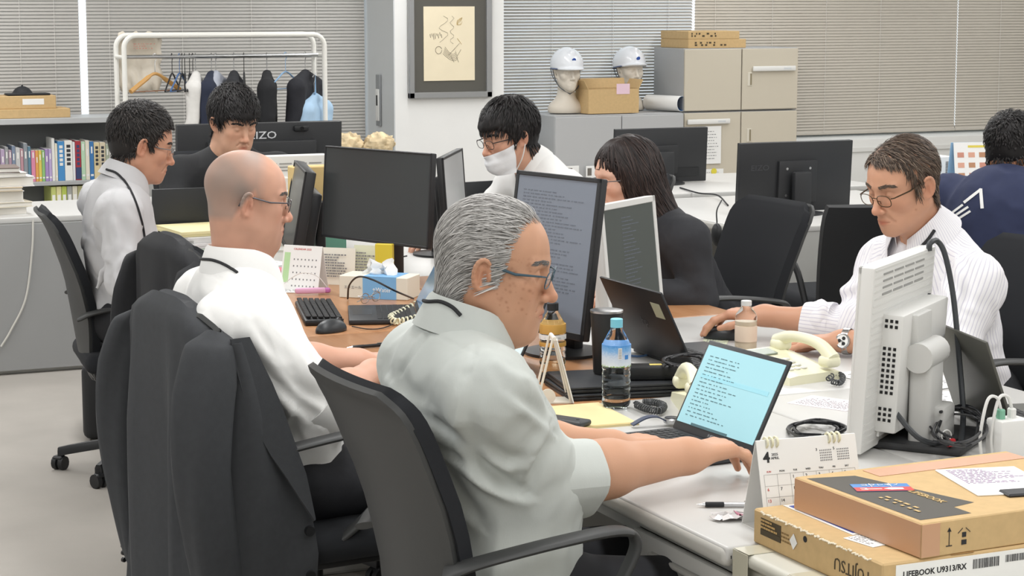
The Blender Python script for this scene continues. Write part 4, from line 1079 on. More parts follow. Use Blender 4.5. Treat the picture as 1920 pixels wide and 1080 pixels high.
# ------------------------------------------------------------------ desks
DGREY = mat('desk_laminate', '#cbcac7', .35, noise=.015, nscale=12)
DEDGE = mat('desk_edge', '#c4c2bc', .4)
DSTEEL = mat('desk_steel', '#bdbdb9', .45)
DWOOD = wood('desk_wood', '#a8764f', '#b98a63', .3)
DPANEL = mat('desk_panel_grey', '#9fa0a0', .55)
def desk(label, x0, x1, y0, y1, top, edge, z=.70, front=-1, group=None, drawers=None, rounded=True):
    """front = side (-1: x0, +1: x1) where the sitter is"""
    cx_, cy_ = (x0+x1)/2, (y0+y1)/2; o = thing('office_desk', label, 'desk', (cx_, cy_, 0), 0, group); W, L = x1-x0, y1-y0
    b = MB(); b.rbox((0, 0, z-.014), (W-.004, L-.003, .028), .006, 3); b.build('worktop', top, o)
    b = MB(); fx = front*(W/2-.012); b.rbox((fx, 0, z-.020), (.030, L-.003, .036), .014, 4); b.build('edge_moulding', edge, o)
    b = MB(); b.box((-front*(W/2-.03), 0, .36), (.02, L-.1, .56)); b.build('modesty_panel', DSTEEL, o)
    for s in (-1, 1):
        b = MB(); b.box((0, s*(L/2-.02), .34), (W-.08, .03, .67)); b.rbox((0, s*(L/2-.02), .02), (W-.04, .036, .04), .01, 1); b.build('side_panel', DSTEEL, o)
    b = MB(); b.box((0, 0, z-.055), (W-.10, L-.09, .05)); b.build('apron', DSTEEL, o)
    if drawers:
        ya, yb = drawers; yc = (ya+yb)/2-cy_; bw = yb-ya
        b = MB(); b.rbox((0, yc, .335), (W-.10, bw, .61), .006, 1); d = b.build('drawer_unit', DSTEEL, o)
        for zz, hh in ((.575, .115), (.43, .155), (.20, .28)):
            fxx = front*((W-.10)/2+.006)
            f = MB(); f.rbox((fxx, yc, zz), (.018, bw-.008, hh), .004, 2); fr = f.build('drawer', mat('drawer_front', '#c9c8c4', .4), d)
            h = MB(); h.rbox((fxx+front*.008, yc, zz+.012), (.008, bw*.60, .036), .003, 1); h.build('handle_recess_shade', mat('handle_shadow', '#8f8f8c', .5), fr)  # darker plate stands for the shade inside the grip
            h = MB(); h.rbox((fxx+front*.014, yc, zz+.024), (.012, bw*.60, .010), .004, 2); h.rbox((fxx+front*.012, yc, zz-.006), (.008, bw*.60, .012), .004, 2); h.build('handle', mat('handle_grey', '#b0afab', .4), fr)
        k = MB(); k.cyl((front*((W-.10)/2+.014), yc-bw/2+.03, .60), (front*((W-.10)/2+.020), yc-bw/2+.03, .60), .011, n=16); k.build('lock', CHROME, d)
    return o
G1 = 'desks of the front island'
desk('grey-white laminate desk where the grey-haired man types', 0, .70, 0, 1.25, DGREY, DEDGE, drawers=(.02, .42), group=G1)
desk('brown wood-topped desk in front of the bald man', 0, .70, 1.25, 2.45, DWOOD, mat('edge_dark', '#6e6a66', .5), group=G1)
desk('brown wood-topped desk with tissue box and keyboard', 0, .70, 2.45, 3.62, DWOOD, mat('edge_dark', '#6e6a66', .5), group=G1)
desk('grey-white desk of the man leaning over papers at the far left', 0, .70, 3.62, 4.78, DGREY, DEDGE, group=G1)
desk('grey-white desk under the white monitor seen from behind', .70, 1.40, 0, 1.15, DGREY, DEDGE, front=1, group=G1)
desk('grey-white desk of the man in the striped shirt', .70, 1.40, 1.15, 2.32, DGREY, DEDGE, front=1, group=G1)
desk('brown wood-topped desk of the long-haired woman', .70, 1.40, 2.32, 3.50, DWOOD, mat('edge_dark', '#6e6a66', .5), front=1, group=G1)
desk('grey-white desk of the man wearing a mask', .70, 1.40, 3.50, 4.78, DGREY, DEDGE, front=1, group=G1)
# cabinet butted against the near end, carrying the cartons
o = thing('end_cabinet', 'beige-grey taped cabinet at the near end carrying the cardboard cartons', 'cabinet', (.72, -.335, 0))
CABB = mat('cabinet_beige', '#cdcbbf', .45)
b = MB(); b.rbox((0, 0, .35), (1.38, .64, .68), .012, 2); b.build('body', CABB, o)
b = MB(); b.rbox((0, 0, .687), (1.42, .655, .026), .012, 3); b.build('top', CABB, o)
TAPE = mat('clear_tape', '#c9c5b2', .15, spec=.6)
for (xx, yy, sx, sy) in ((-.66, .30, .10, .05), (-.685, .12, .05, .05)):
    b = MB(); b.rbox((xx, yy, .7008), (sx, sy, .0012), .0004, 1); b.rbox((-.7115, yy, .66), (.0012, sy, .08), .0004, 1); b.build('tape', TAPE, o)
# desks further back
desk('grey desk with a plain front panel at the far left', -1.9, 2.05, 6.02, 6.72, DGREY, DEDGE, front=1)
bk = MB(); bk.box((.07, 6.01, .345), (3.9, .02, .65)); q = bk.build('front_panel', DPANEL, bpy.data.objects['office_desk.008']); q.location = (-.075, -6.37, 0)
desk('white desk of the second island behind the woman', 2.62, 3.32, 4.30, 5.60, DGREY, DEDGE, group='desks of the second island')
desk('white desk of the second island behind the navy T-shirt', 3.32, 4.02, 2.60, 5.60, DGREY, DEDGE, front=1, group='desks of the second island')
desk('white desk below the small dark monitor by the grey cabinets', 2.62, 4.30, 5.80, 6.75, DGREY, DEDGE, group='desks of the second island')

# ------------------------------------------------------------------ chairs
SHELL = mat('chair_shell', '#3d3e3e', .5, bump=.04, bscale=900)
CUSH = mat('chair_fabric', '#202226', .9, bump=.15, bscale=900)
def chair_back(shell=True, top=.985, w=1.0):
    zs = np.array([.36, .38, .42, .48, .54, .60, .66, .72, .78, .84, .88, .91, .935, .952, .965, .974, .980, top]); rows = []
    for z in zs:
        s = (z-.36)/(top-.36); xc = np.interp(z, [.36, .42, .60, .75, .90, .95, top], [-.15, -.195, -.222, -.245, -.295, -.318, -.345])
        hw = np.interp(s, [0, .1, .3, .7, .92, .97, 1], [.12, .15, .175, .203, .208, .198, .165])*w; row = []
        for t in np.linspace(-1, 1, 21):
            row.append((xc+.055*t*t*min(1, s*2.5)*(1-.78*s), t*hw, z))
        rows.append(row)
    return np.array(rows)
def make_chair(label, group='black swivel office chairs', cat='chair'):
    o = thing('office_chair', label, cat, (0, 0, 0), 0, group)
    P = chair_back(); b = MB(); b.grid(P, -.012); b.build('back_shell', SHELL, o, 60)
    n = P[3:].copy(); n[:, :, 0] += .030; n[:, :, 1] *= .985; n[-1, :, 2] += .006; n[-1, :, 0] -= .012
    b = MB(); b.grid(n, -.030); b.build('back_cushion', CUSH, o, 60)
    b = MB(); b.rbox((.02, 0, .445), (.47, .47, .075), .035, 4); b.build('seat', CUSH, o, 60)
    b = MB(); b.rbox((.0, 0, .398), (.36, .36, .03), .012, 2); b.rbox((-.10, 0, .385), (.16, .14, .06), .02, 2); b.build('mechanism', BLACK, o)
    b = MB(); b.cyl((0, 0, .10), (0, 0, .25), .03, n=16); b.cyl((0, 0, .25), (0, 0, .39), .017, n=16); b.build('gas_column', BLACK, o)
    for s in (-1, 1):
        b = MB(); y = s*.235
        pts = bez([(-.225, s*.185, .655), (-.17, s*.222, .680), (-.02, y, .702), (.09, y, .708), (.128, y, .690), (.115, y, .640), (.03, s*.232, .52), (-.09, s*.20, .42)], 7); n_ = len(pts); P = []
        for i_, p in enumerate(pts):
            t_ = pts[min(i_+1, n_-1)]-pts[max(i_-1, 0)]; t_ /= np.linalg.norm(t_); w_ = np.array((0, 1., 0)); w_ -= t_*(w_@t_); w_ /= np.linalg.norm(w_); u_ = np.cross(t_, w_)
            ww = .024 if i_ < n_*.5 else .017; P.append([p+w_*ww*math.copysign(abs(math.cos(a))**.6, math.cos(a))+u_*.008*math.sin(a) for a in [2*PI*k/12 for k in range(13)]])
        b.grid(np.array(P)); b.add([tuple(q) for q in P[0][:-1]], [tuple(range(12))]); b.add([tuple(q) for q in P[-1][:-1]], [tuple(range(12))]); b.build('armrest', SHELL, o, 50)
    b = MB(); b.lathe([(.035, .065), (.045, .075), (.045, .125), (.034, .135)], 16); b.build('hub', BLACK, o)
    for k in range(5):
        a = 2*PI*k/5+.3; c, s = math.cos(a), math.sin(a)
        b = MB(TR((0, 0, 0), rz=a)); b.prism([(.03, -.024), (.03, .024), (.30, .013), (.30, -.013)], 0, .001)
        b.v = []; b.f = []; b.mi = []
        P = np.array([[(x, y*wd, z+dz) for (y, dz) in ((-1, -.02), (-1, .0), (-.6, .012), (.6, .012), (1, 0), (1, -.02), (-1, -.02))] for x, wd, z in ((.03, .026, .112), (.15, .021, .102), (.26, .016, .082), (.305, .014, .072))])
        b.grid(P); b.add([tuple(p) for p in P[-1][:-1]], [tuple(range(6))]); b.build('base_leg', BLACK, o, 40)
        b = MB(TR((.30*c, .30*s, 0), rz=a+1.2))
        for w_ in (-.014, .014): b.cyl((0, w_-.009, .026), (0, w_+.009, .026), .026, n=14)
        b.cyl((0, 0, .035), (0, 0, .075), .008, n=8); b.rbox((.004, 0, .045), (.034, .044, .018), .006, 1); b.build('caster', BLACK, o)
    return o
chair0 = make_chair('dark swivel chair of the grey-haired man, its bare shell towards the camera')
chair0.location = (-.235, .385, 0); chair0.rotation_euler.z = math.radians(2)
def place_chair(x, y, a, label, z=0, sc=1, arm=0):
    c = copy_tree(chair0)
    for k in c.children:
        if k.name.startswith('armrest'): k.location.z -= arm; c.location = (x, y, z); c.rotation_euler.z = math.radians(a); c['label'] = label; c.scale = (sc, sc, sc); return c
place_chair(-.29, 1.385, 6, 'dark swivel chair under the bald man, draped with a suit jacket')
place_chair(.0, 2.50, 4, 'empty dark swivel chair with a black jacket on its back, behind the bald man', arm=.078)
place_chair(-.075, 3.96, -6, 'dark swivel chair of the man in the light grey shirt', sc=.95, arm=.045)
place_chair(1.52, 2.80, 184, 'dark swivel chair behind the long-haired woman', arm=.078)
place_chair(1.60, 1.50, 186, 'dark swivel chair behind the man in the striped shirt')
place_chair(1.66, 4.0, 180, 'dark swivel chair of the man wearing a mask')
place_chair(.64, 5.42, -90, 'dark swivel chair of the young man in the black suit')
o = thing('stool', 'low black stool under the man in the navy T-shirt', 'stool', (2.98, 3.12, 0))
b = MB(); b.lathe([(0, .38), (.18, .38), (.20, .40), (.20, .44), (.18, .46), (0, .465)], 28); b.build('seat', CUSH, o)
b = MB(); b.cyl((0, 0, .06), (0, 0, .38), .028, n=14); b.build('column', BLACK, o)
for k in range(5):
    a = 2*PI*k/5; b = MB(); b.tube([(0, 0, .09), (.24*math.cos(a), .24*math.sin(a), .015)], [.022, .012], 8); b.build('leg', BLACK, o)
def big_chair(loc, rz, label, w=.48, top=.86, bot=.30):
    o = thing('high_back_chair', label, 'chair', loc, rz, 'broad black chairs at the second island'); rows = []
    for z in np.linspace(bot, top, 14):
        s = (z-bot)/(top-bot); hw = w/2*(.86+.14*math.sin(min(1, s*1.3)*PI/2))*(1-.06*max(0, s-.9)*10); rows.append([(-.22-.10*s+.03*t*t, t*hw, z) for t in np.linspace(-1, 1, 13)])
    b = MB(); b.grid(np.array(rows), -.05); b.build('backrest', mat('black_mesh', '#1d1e20', .75, bump=.1, bscale=800), o, 60)
    b = MB(); b.rbox((.02, 0, .44), (.48, .48, .08), .035, 3); b.build('seat', CUSH, o, 60)
    b = MB(); b.cyl((0, 0, .06), (0, 0, .41), .028, n=14); b.build('gas_column', BLACK, o)
    for k in range(5):
        a = 2*PI*k/5; b = MB(); b.tube([(0, 0, .10), (.3*math.cos(a), .3*math.sin(a), .07)], [.025, .014], 8); b.build('base_leg', BLACK, o)
        b = MB(TR((.3*math.cos(a), .3*math.sin(a), 0), rz=a)); b.cyl((0, -.022, .027), (0, .022, .027), .027, n=12); b.build('caster', BLACK, o)
    for s in (-1, 1):
        b = MB(); b.tube(bez([(-.2, s*.25, .42), (-.12, s*.27, .60), (.05, s*.27, .63), (.12, s*.27, .60), (.10, s*.25, .44)], 5), .014, 8); b.build('armrest', BLACK, o)
    return o
big_chair((2.84, 4.16-.22, 0), math.radians(84), 'broad black chair back in front of the dark monitor')
q = py(1820, 258, 5.2); big_chair((float(q[0]), 5.2, 0), math.radians(95), 'black chair far back beside the desk calendar at the right', .5, float(q[2]))
# ------------------------------------------------------------------ monitors and laptops
SCR_OFF = mat('screen_off', '#3f4243', .28, spec=.4)
MONB = mat('monitor_black', '#2a2b2d', .45)
MONW = mat('monitor_white', '#dcdcd9', .45)
def scr(name, col, e): return mat(name, col, .3, emit=col, estr=e, spec=.3)
def corner(u, v, z): return pz(u, v, z)
def monitor(label, c, face, ztop, w, h, col=MONB, screen=SCR_OFF, tilt=4, bez_=.010, deep=.045, base=True, logo=None, white=False, rear=True, cat='monitor', doc=None, name='computer_monitor', basez=.70, neck=.035, foot=.11, rim=None):
    """c: xy of the panel centre, face: compass direction (deg) of the screen normal, ztop: height of the top edge"""
    o = thing(name, label, cat, (c[0], c[1], basez), math.radians(face)); zt = ztop-basez
    M = TR((0, 0, zt-h/2), ry=math.radians(-tilt))
    b = MB(M); b.rbox((-deep*.25, 0, 0), (deep*.5, w, h), .004, 2); b.build('housing', col, o)
    b = MB(M)
    for cy_, cz, sy, sz in ((0, h/2-bez_/2, w, bez_), (0, -h/2+bez_*.8, w, bez_*1.6), (-w/2+bez_/2, 0, bez_, h), (w/2-bez_/2, 0, bez_, h)): b.rbox((.002, cy_, cz), (.006, sy, sz), .0015, 1)
    b.build('bezel', rim or col, o)
    b = MB(M); b.box((.0008, 0, .003), (.0022, w-bez_*1.6, h-bez_*2.2)); s = b.build('screen', screen, o)
    if doc:
        t = MB(M @ TR((.0022, 0, 0)) @ Matrix(((0, 0, 1, 0), (1, 0, 0, 0), (0, 1, 0, 0), (0, 0, 0, 1)))); ruled(t, *doc, fill=.24, dash=(.015, .05), gap=.05); e = t.build('screen_text', mat('screen_text_grey', '#666c76', .6, emit='#666c76', estr=.10), s); e['kind'] = 'stuff'
    if rear:
        b = MB(M); b.rbox((-deep*.75, 0, -h*.06), (deep*.7, w*.66, h*.62), .008, 2); b.build('rear_box', col, o)
    if base:
        b = MB(); b.rbox((-deep-.022, 0, (zt-h*.45)/2+.01), (neck, .09, zt-h*.45), .01, 2); b.build('stand_neck', col, o)
        b = MB(); b.lathe([(0, 0), (foot, 0), (foot, .008), (foot*.55, .016), (0, .018)], 32, (-.05, 0, 0)); b.build('stand_base', col, o)
    if logo:
        T = M @ TR((-deep*(.25)-deep*.25-.0006 if logo[3] == 0 else -deep*1.1-.0006, logo[1], logo[2])) @ Matrix(((0, 0, -1, 0), (-1, 0, 0, 0), (0, 1, 0, 0), (0, 0, 0, 1)))
        text(logo[0], logo[4], T, mat('logo_'+logo[5][1:], logo[5], .4), o, 'logo', bold=.0004, sx=1.25)
    return o, M
def between(a, b): return ((a[0]+b[0])/2, (a[1]+b[1])/2)
def facing(a, b):       # screen seen from the camera: a left corner, b right corner
    d = np.array(b[:2])-np.array(a[:2]); return math.degrees(math.atan2(-d[0], d[1])), float(np.linalg.norm(d))
# dark monitor of the empty seat, screen towards us
a, c = corner(606, 273, 1.15), corner(806, 288, 1.15); fa, wd = facing(a, c)

monitor('large dark grey switched-off monitor on the desk with the tissue box', between(a, c), fa, 1.15, wd, .317, neck=.05, bez_=.006)
a, c = corner(955, 318, 1.19), corner(1112, 335, 1.19); fa, wd = facing(a, c)
monitor('tilted dark monitor with a grey page behind the grey-haired man', between(a, c), fa, 1.19, wd, .43, screen=scr('screen_dim', '#767c86', .16), doc=(-.14, .13, -.10, .17, 30), bez_=.012, tilt=8)
# white monitor of the striped-shirt man, screen side
a, c = corner(1133, 385, 1.075), corner(1235, 366, 1.075); fa, wd = facing(a, c)
o, M = monitor('white monitor with a dark page beside the long-haired woman', between(a, c), fa, 1.075, wd, .325, MONW, scr('screen_darkgreen', '#4a4f4c', .10), bez_=.018, deep=.06, white=True, doc=(-.05, .06, -.12, .12, 22), tilt=6)
def vents(M, o, deep, w, h):
    v = MB(M)
    for sy in (-1, 1):
        for k in range(11): v.box((-deep*.8, sy*w*.331, h*.22-k*.014), (.020, .002, .006))
    e = v.build('side_vents', mat('vent_dark', '#3a3b3c', .7), o); e['kind'] = 'stuff'
vents(M, o, .06, wd, .325)
# white monitor seen from behind at the right
p0 = np.array((.594, .50)); dr = np.array((.79, .61)); wd = .435; cc = p0+dr*wd/2
fa = math.degrees(math.atan2(.79, -.61))
o, M = monitor('white monitor seen from behind at the right, cable over its top', cc, fa, 1.105, wd, .395, MONW, SCR_OFF, deep=.060, base=False, rear=False, tilt=3, bez_=.016)
h = .395
b = MB(M); b.rbox((-.050, -.03, -.035), (.050, .33, .255), .006, 2); rb = b.build('rear_box', MONW, o)
v = MB(M)
for k in range(19):
    if k in (2, 3, 4, 14, 15): continue
    for j in range(3): v.box((-.038-j*.011, .1352, .078-k*.0118), (.0062, .002, .0065))
e = v.build('side_grille', mat('vent_black', '#1b1b1c', .7), rb); e['kind'] = 'stuff'
v = MB(M)
for k in range(4):
    for j in range(4): v.box((-.0305, .125-j*.075, .178-k*.014), (.002, .062, .004))
e = v.build('vent_slots', mat('vent_grey', '#9a9a98', .7), o); e['kind'] = 'stuff'
v = MB(M)
for k in range(26): v.box((-.0302, 0, .19-k*.0148), (.0012, wd*.97, .004))
e = v.build('rear_ribs', MONW, o); e['kind'] = 'stuff'
b = MB(); b.rbox((-.098, .025, .10), (.050, .10, .20), .012, 3); b.rbox((-.125, .0, .045), (.04, .085, .09), .008, 2); b.build('stand_column', mat('stand_grey', '#c9c9c6', .5), o)
b = MB(); b.cyl((-.098, -.04, .20), (-.098, .09, .20), .032, n=20); b.rbox((-.083, .025, .245), (.02, .10, .09), .004, 2); b.build('hinge', mat('stand_grey', '#c9c9c6', .5), o)
b = MB(); b.rbox((-.09, -.02, .009), (.22, .25, .018), .008, 2); b.build('stand_base', mat('base_dark', '#3a3b3d', .5), o)
b = MB(M); b.rbox((-.034, .10, -.15), (.006, .05, .05), .001, 1); b.build('rating_label', PAPER, o)
# edge-on monitor of the man at the far left
oc, _ = monitor('dark monitor seen edge-on beside the bald man', (.50, 3.93), 180-14, 1.065, .52, .31, tilt=10, deep=.07)
# monitors of the masked man
monitor('thin black monitor seen edge-on beside the cola bottle', (1.155, 4.0), -31, 1.085, .50, .30, screen=scr('screen_grey', '#9c9d9d', .25), tilt=4)
# monitor backs further away
a, c = py(1382, 268, 4.78), py(1592, 268, 4.78); wd = float(c[0]-a[0]); zt = float(a[2])
o, M = monitor('black monitor with its back towards us behind the broad chair', ((a[0]+c[0])/2, 4.78), 90, zt, wd, .315, rear=False, deep=.05, logo=('EIZO', .19, .045, 0, .035, '#3c3d40'), tilt=3)
b = MB(M); b.rbox((-.032, 0, -.02), (.02, .20, .19), .004, 2); vb = b.build('mount_plate', MONB, o)
for sy in (-1, 1):
    for sz in (-1, 1):
        b = MB(M); b.cyl((-.042, sy*.06, -.02+sz*.06), (-.045, sy*.06, -.02+sz*.06), .006, n=10); b.build('screw', STEEL, vb)
b = MB(M); b.box((-.027, .185, -.115), (.004, .12, .06)); b.build('port_recess', BLACK, o)
a, c = py(1150, 242, 6.35), py(1322, 242, 6.35); wd = float(c[0]-a[0]); zt = float(a[2])
o, M = monitor('smaller black monitor with its back towards us above the woman', ((a[0]+c[0])/2, 6.35), 90, zt, wd, .285, rear=False, deep=.05, tilt=3)
b = MB(M); b.rbox((-.032, 0, -.02), (.02, .18, .15), .004, 2); b.build('mount_plate', MONB, o)
b = MB(M); b.box((-.027, -.14, -.09), (.004, .17, .045)); b.build('port_recess', BLACK, o)
a, c = py(328, 233, 6.40), py(636, 233, 6.40); wd = float(c[0]-a[0]); zt = float(a[2])
o, M = monitor('very wide black monitor back behind the young man in the suit', ((a[0]+c[0])/2, 6.40), 90, zt, wd, .33, deep=.06, rear=True, logo=('EIZO', -.01, .105, 0, .05, '#d5d6d8'), tilt=4, foot=.14)
wc = thing('webcam', 'small black webcam clipped on the very wide monitor', 'webcam', py(563, 240, 6.37))
b = MB(); b.rbox((0, -.01, 0), (.075, .03, .028), .008, 2); b.rbox((0, .015, -.02), (.03, .03, .03), .004, 1); b.build('body', BLACK, wc)
b = MB(); b.cyl((.0, -.024, 0), (0, -.03, 0), .009, n=14); b.build('lens', mat('lens_dark', '#0c0d10', .1), wc)
# white monitor of the man in the suit, back towards us
a, c = py(478, 287, 4.50), py(607, 287, 4.50); wd = .40; xr = float(c[0]); zt = float(c[2])
o, M = monitor('white monitor back in front of the young man in the suit', (xr-wd/2, 4.50), 90, zt, wd, .31, MONW, deep=.07, rear=True, tilt=4)
v = MB(M)
for k in range(3):
    for j in range(6): v.box((-.0355, -.15+j*.06, .125-k*.013), (.002, .05, .005))
e = v.build('vent_slots', mat('vent_grey', '#9a9a98', .7), o); e['kind'] = 'stuff'
def laptop(label, loc, yaw, lean, w=.31, d=.21, screen=None, doc=None, logo=None, dark=None, sticker=None, keys=True, lidh=None):
    """local: user sits at -x; hinge along y at x=0"""
    dk = dark or mat('laptop_dark', '#2e3033', .45); o = thing('laptop', label, 'laptop', loc, math.radians(yaw))
    b = MB(); b.rbox((-d/2, 0, .009), (d, w, .014), .004, 2); b.build('base', dk, o)
    if keys:
        k = MB(); kw = (w-.03)/14
        for r_ in range(6):
            for c_ in range(14): k.rbox((-.025-r_*.0175, -w/2+.015+kw*(c_+.5), .0168), (.0150, kw*.84, .002), .0006, 1)
        e = k.build('keyboard', mat('key_black', '#1c1d1f', .55), o); e['kind'] = 'stuff'
        t = MB(); t.rbox((-d+.042, 0, .0163), (.058, .10, .0008), .0002, 1); t.build('touchpad', mat('touchpad', '#393b3e', .35), o)
    H = lidh or d; M = TR((0, 0, .014), ry=math.radians(lean))
    b = MB(M); b.rbox((.003, 0, H/2), (.007, w, H), .0025, 2); lid = b.build('lid', dk, o)
    if screen:
        s = MB(M); s.box((-.001, 0, H/2+.004), (.0016, w-.016, H-.030)); sc = s.build('screen', screen, lid)
        if doc:
            t = MB(M @ TR((-.0020, 0, H/2)) @ Matrix(((0, 0, -1, 0), (-1, 0, 0, 0), (0, 1, 0, 0), (0, 0, 0, 1)))); ruled(t, -w/2+.03, w/2-.13, -H/2+.034, H/2-.03, 17, seed=5, fill=.17, dash=(.02, .10), gap=.12)
            t.box((-.02, -H/2+.021, .0003), (w*.45, .006, .0004))
            e = t.build('screen_text', mat('screen_ink', '#4f7078', .6), sc); e['kind'] = 'stuff'
            t = MB(M @ TR((-.0020, 0, H/2)) @ Matrix(((0, 0, -1, 0), (-1, 0, 0, 0), (0, 1, 0, 0), (0, 0, 0, 1))))
            t.box((0, .025, .0002), (w-.05, .010, .0003)); t.build('highlight_row', mat('screen_row', '#8cc0cc', .6, emit='#8cc0cc', estr=.3), sc)
        if logo: text(logo, .009, M @ TR((-.0012, 0, .008)) @ Matrix(((0, 0, -1, 0), (-1, 0, 0, 0), (0, 1, 0, 0), (0, 0, 0, 1))), mat('logo_pale', '#9b9da0', .4), lid, 'logo')
    if sticker:
        s = MB(M); s.box((.0070, sticker[0], sticker[1]), (.0008, sticker[2], sticker[3])); s.build('sticker', mat(sticker[4], sticker[5], .6), lid)
    return o, lid, M
laptop('open laptop with a pale cyan page in front of the grey-haired man', (.378, .715, .70), 4, 27, .305, .212, mat('screen_cyan', '#93c3cd', .3, emit='#a3d6de', estr=.16, spec=.3), True, 'FUJITSU')
o, lid, M = laptop('open dark laptop with its lid back towards us beside the tumbler', (.775, 1.66, .70), 180, 26, .345, .225, SCR_OFF, lidh=.225)
s = MB(M); s.rbox((.0070, .112, .165), (.0008, .05, .045), .0003, 1); s.build('sticker', mat('sticker_green', '#c4cdb4', .6), lid)
text('hp', .034, M @ TR((.0072, 0, .115)) @ Matrix(((0, 0, 1, 0), (1, 0, 0, 0), (0, 1, 0, 0), (0, 0, 0, 1))), mat('logo_dim', '#6a6c70', .3, .5), lid, 'logo')
laptop('laptop with a bright pale screen just past the chin of the grey-haired man', (.335, 1.755, .70), -8, 25, .31, .21, mat('screen_paleblue', '#cfe6ea', .3, emit='#cfe6ea', estr=.25))
laptop('thin laptop edge-on beside the black keyboard, screen glowing blue', (.468, 2.66, .70), -19, 28, .30, .205, mat('screen_blue', '#4f6d86', .2, emit='#5c86ab', estr=.22))
laptop('dark laptop lid at the right edge beside the white monitor', (1.045, .64, .70), 166, 20, .34, .225, SCR_OFF, dark=mat('laptop_grey', '#55554f', .45))
q = py(343, 346, 4.5); laptop('black laptop lid beside the papers at the far left', (float(q[0])+.03, 4.46, .70), -92+0, 6, .33, .22, SCR_OFF, lidh=float(q[2])-.72, keys=False)
q = py(885, 335, 4.45); o, lid, M = laptop('black laptop lid with a green sticker beside the masked man', (float(q[0])-.03, 4.40, .70), -80, 8, .29, .21, SCR_OFF, keys=False, lidh=float(q[2])-.715, sticker=(.11, .19, .045, .05, 'sticker_mint', '#bfdcb8'))

# ------------------------------------------------------------------ cartons, calendar, pens in the foreground
PINKT = mat('tape_pink', '#c79c7c', .35)
o = thing('carton', 'flat cardboard carton at the bottom of the stack with torn edge', 'box', (.063, .014, .70))
b = MB(); b.rbox((.155, -.199, .031), (.31, .396, .062), .003, 1); b.build('body', CARD, o)
b = MB(); b.box((.155, -.199, .0624), (.045, .396, .0008)); b.build('tape', mat('tape_brown', '#b58e5b', .3), o)
b = MB(); b.box((-.0004, -.06, .036), (.001, .066, .030)); b.box((-.0008, -.06, .026), (.001, .066, .010)); pr = b.build('print_panel', mat('print_dark', '#4b4130', .7), o)
t = MB(TR((-.0014, -.06, .038)) @ Matrix(((0, 0, -1, 0), (-1, 0, 0, 0), (0, 1, 0, 0), (0, 0, 0, 1)))); ruled(t, -.031, .031, -.006, .013, 3, seed=3, fill=.55, dash=(.05, .12), gap=.05); e = t.build('print_text', mat('print_tan', '#c2a06a', .7), pr); e['kind'] = 'stuff'
t = MB(TR((-.0008, -.115, .034)) @ Matrix(((0, 0, -1, 0), (-1, 0, 0, 0), (0, 1, 0, 0), (0, 0, 0, 1)))); ruled(t, -.02, .02, -.01, .01, 3, seed=4); e = t.build('small_print', mat('print_brown', '#8a6f45', .7), o); e['kind'] = 'stuff'
r = random.Random(8); t = MB()
for k in range(70):
    t.rbox((-.001+r.uniform(-.001, .003), -.03-k*.0048, .0605+r.uniform(-.002, .0015)), (.005, .004, .003), .001, 1)
e = t.build('torn_edge', mat('torn_paper', '#e6dcc6', .8), o); e['kind'] = 'stuff'
b = MB(); b.cyl((-.001, -.17, .047), (.002, -.17, .047), .0055, n=12); b.build('punch_hole', BLKM, o)
b = MB(); b.prism([(-.012, 0), (0, .014), (.012, 0), (0, -.014)], 0, .0008, TR((-.001, -.135, .034)) @ Matrix(((0, 0, -1, 0), (-1, 0, 0, 0), (0, 1, 0, 0), (0, 0, 0, 1)))); b.build('torn_spot', PAPER, o)
b = MB(TR((.075, -.12, .0628), rz=math.radians(-90))); b.box((0, 0, 0), (.22, .040, .0008)); lb = b.build('shipping_label', PAPER, o)
b = MB(TR((.066, -.12, .0634), rz=math.radians(-90))); b.box((0, 0, 0), (.20, .010, .0006)); b.build('blue_band', mat('print_blue', '#4a5bb0', .6), lb)
b = MB(TR((.06, -.27, .0628), rz=math.radians(-80))); b.box((0, 0, 0), (.07, .05, .0008)); lb = b.build('address_slip', PAPER, o)
t = MB(TR((.06, -.27, .0633), rz=math.radians(-80))); ruled(t, -.03, .03, -.02, .02, 6, seed=9, z=.0002); e = t.build('small_print', mat('print_grey', '#8f8f93', .7), lb); e['kind'] = 'stuff'
MF = lambda x, z, y=-.3975: TR((x, y, z)) @ Matrix(((1, 0, 0, 0), (0, 0, -1, 0), (0, 1, 0, 0), (0, 0, 0, 1)))
b = MB(); b.box((.165, -.3975, .030), (.28, .001, .054)); lb = b.build('product_label', PAPER, o)
text('LIFEBOOK U9313/RX', .0135, MF(.100, .040, -.3982), INK, lb, 'lettering', bold=.0003)
def barcode(parent, T, w, h, seed):
    r = random.Random(seed); m = MB(T); x = -w/2
    while x < w/2:
        l = r.choice((.0006, .0006, .0012, .0018)); m.box((x+l/2, 0, .0003), (l, h, .0004)); x += l+r.choice((.0006, .001, .0014))
    e = m.build('barcode', INK, parent); e['kind'] = 'stuff'
barcode(lb, MF(.20, .042, -.398), .05, .016, 2); barcode(lb, MF(.265, .044, -.398), .05, .012, 3)
text('FUJITSU', .03, TR((-.0006, -.31, .030)) @ Matrix(((0, 0, -1, 0), (-1, 0, 0, 0), (0, 1, 0, 0), (0, 0, 0, 1))) @ TR(rz=PI), mat('print_dark', '#4b4130', .7), o, 'lettering')

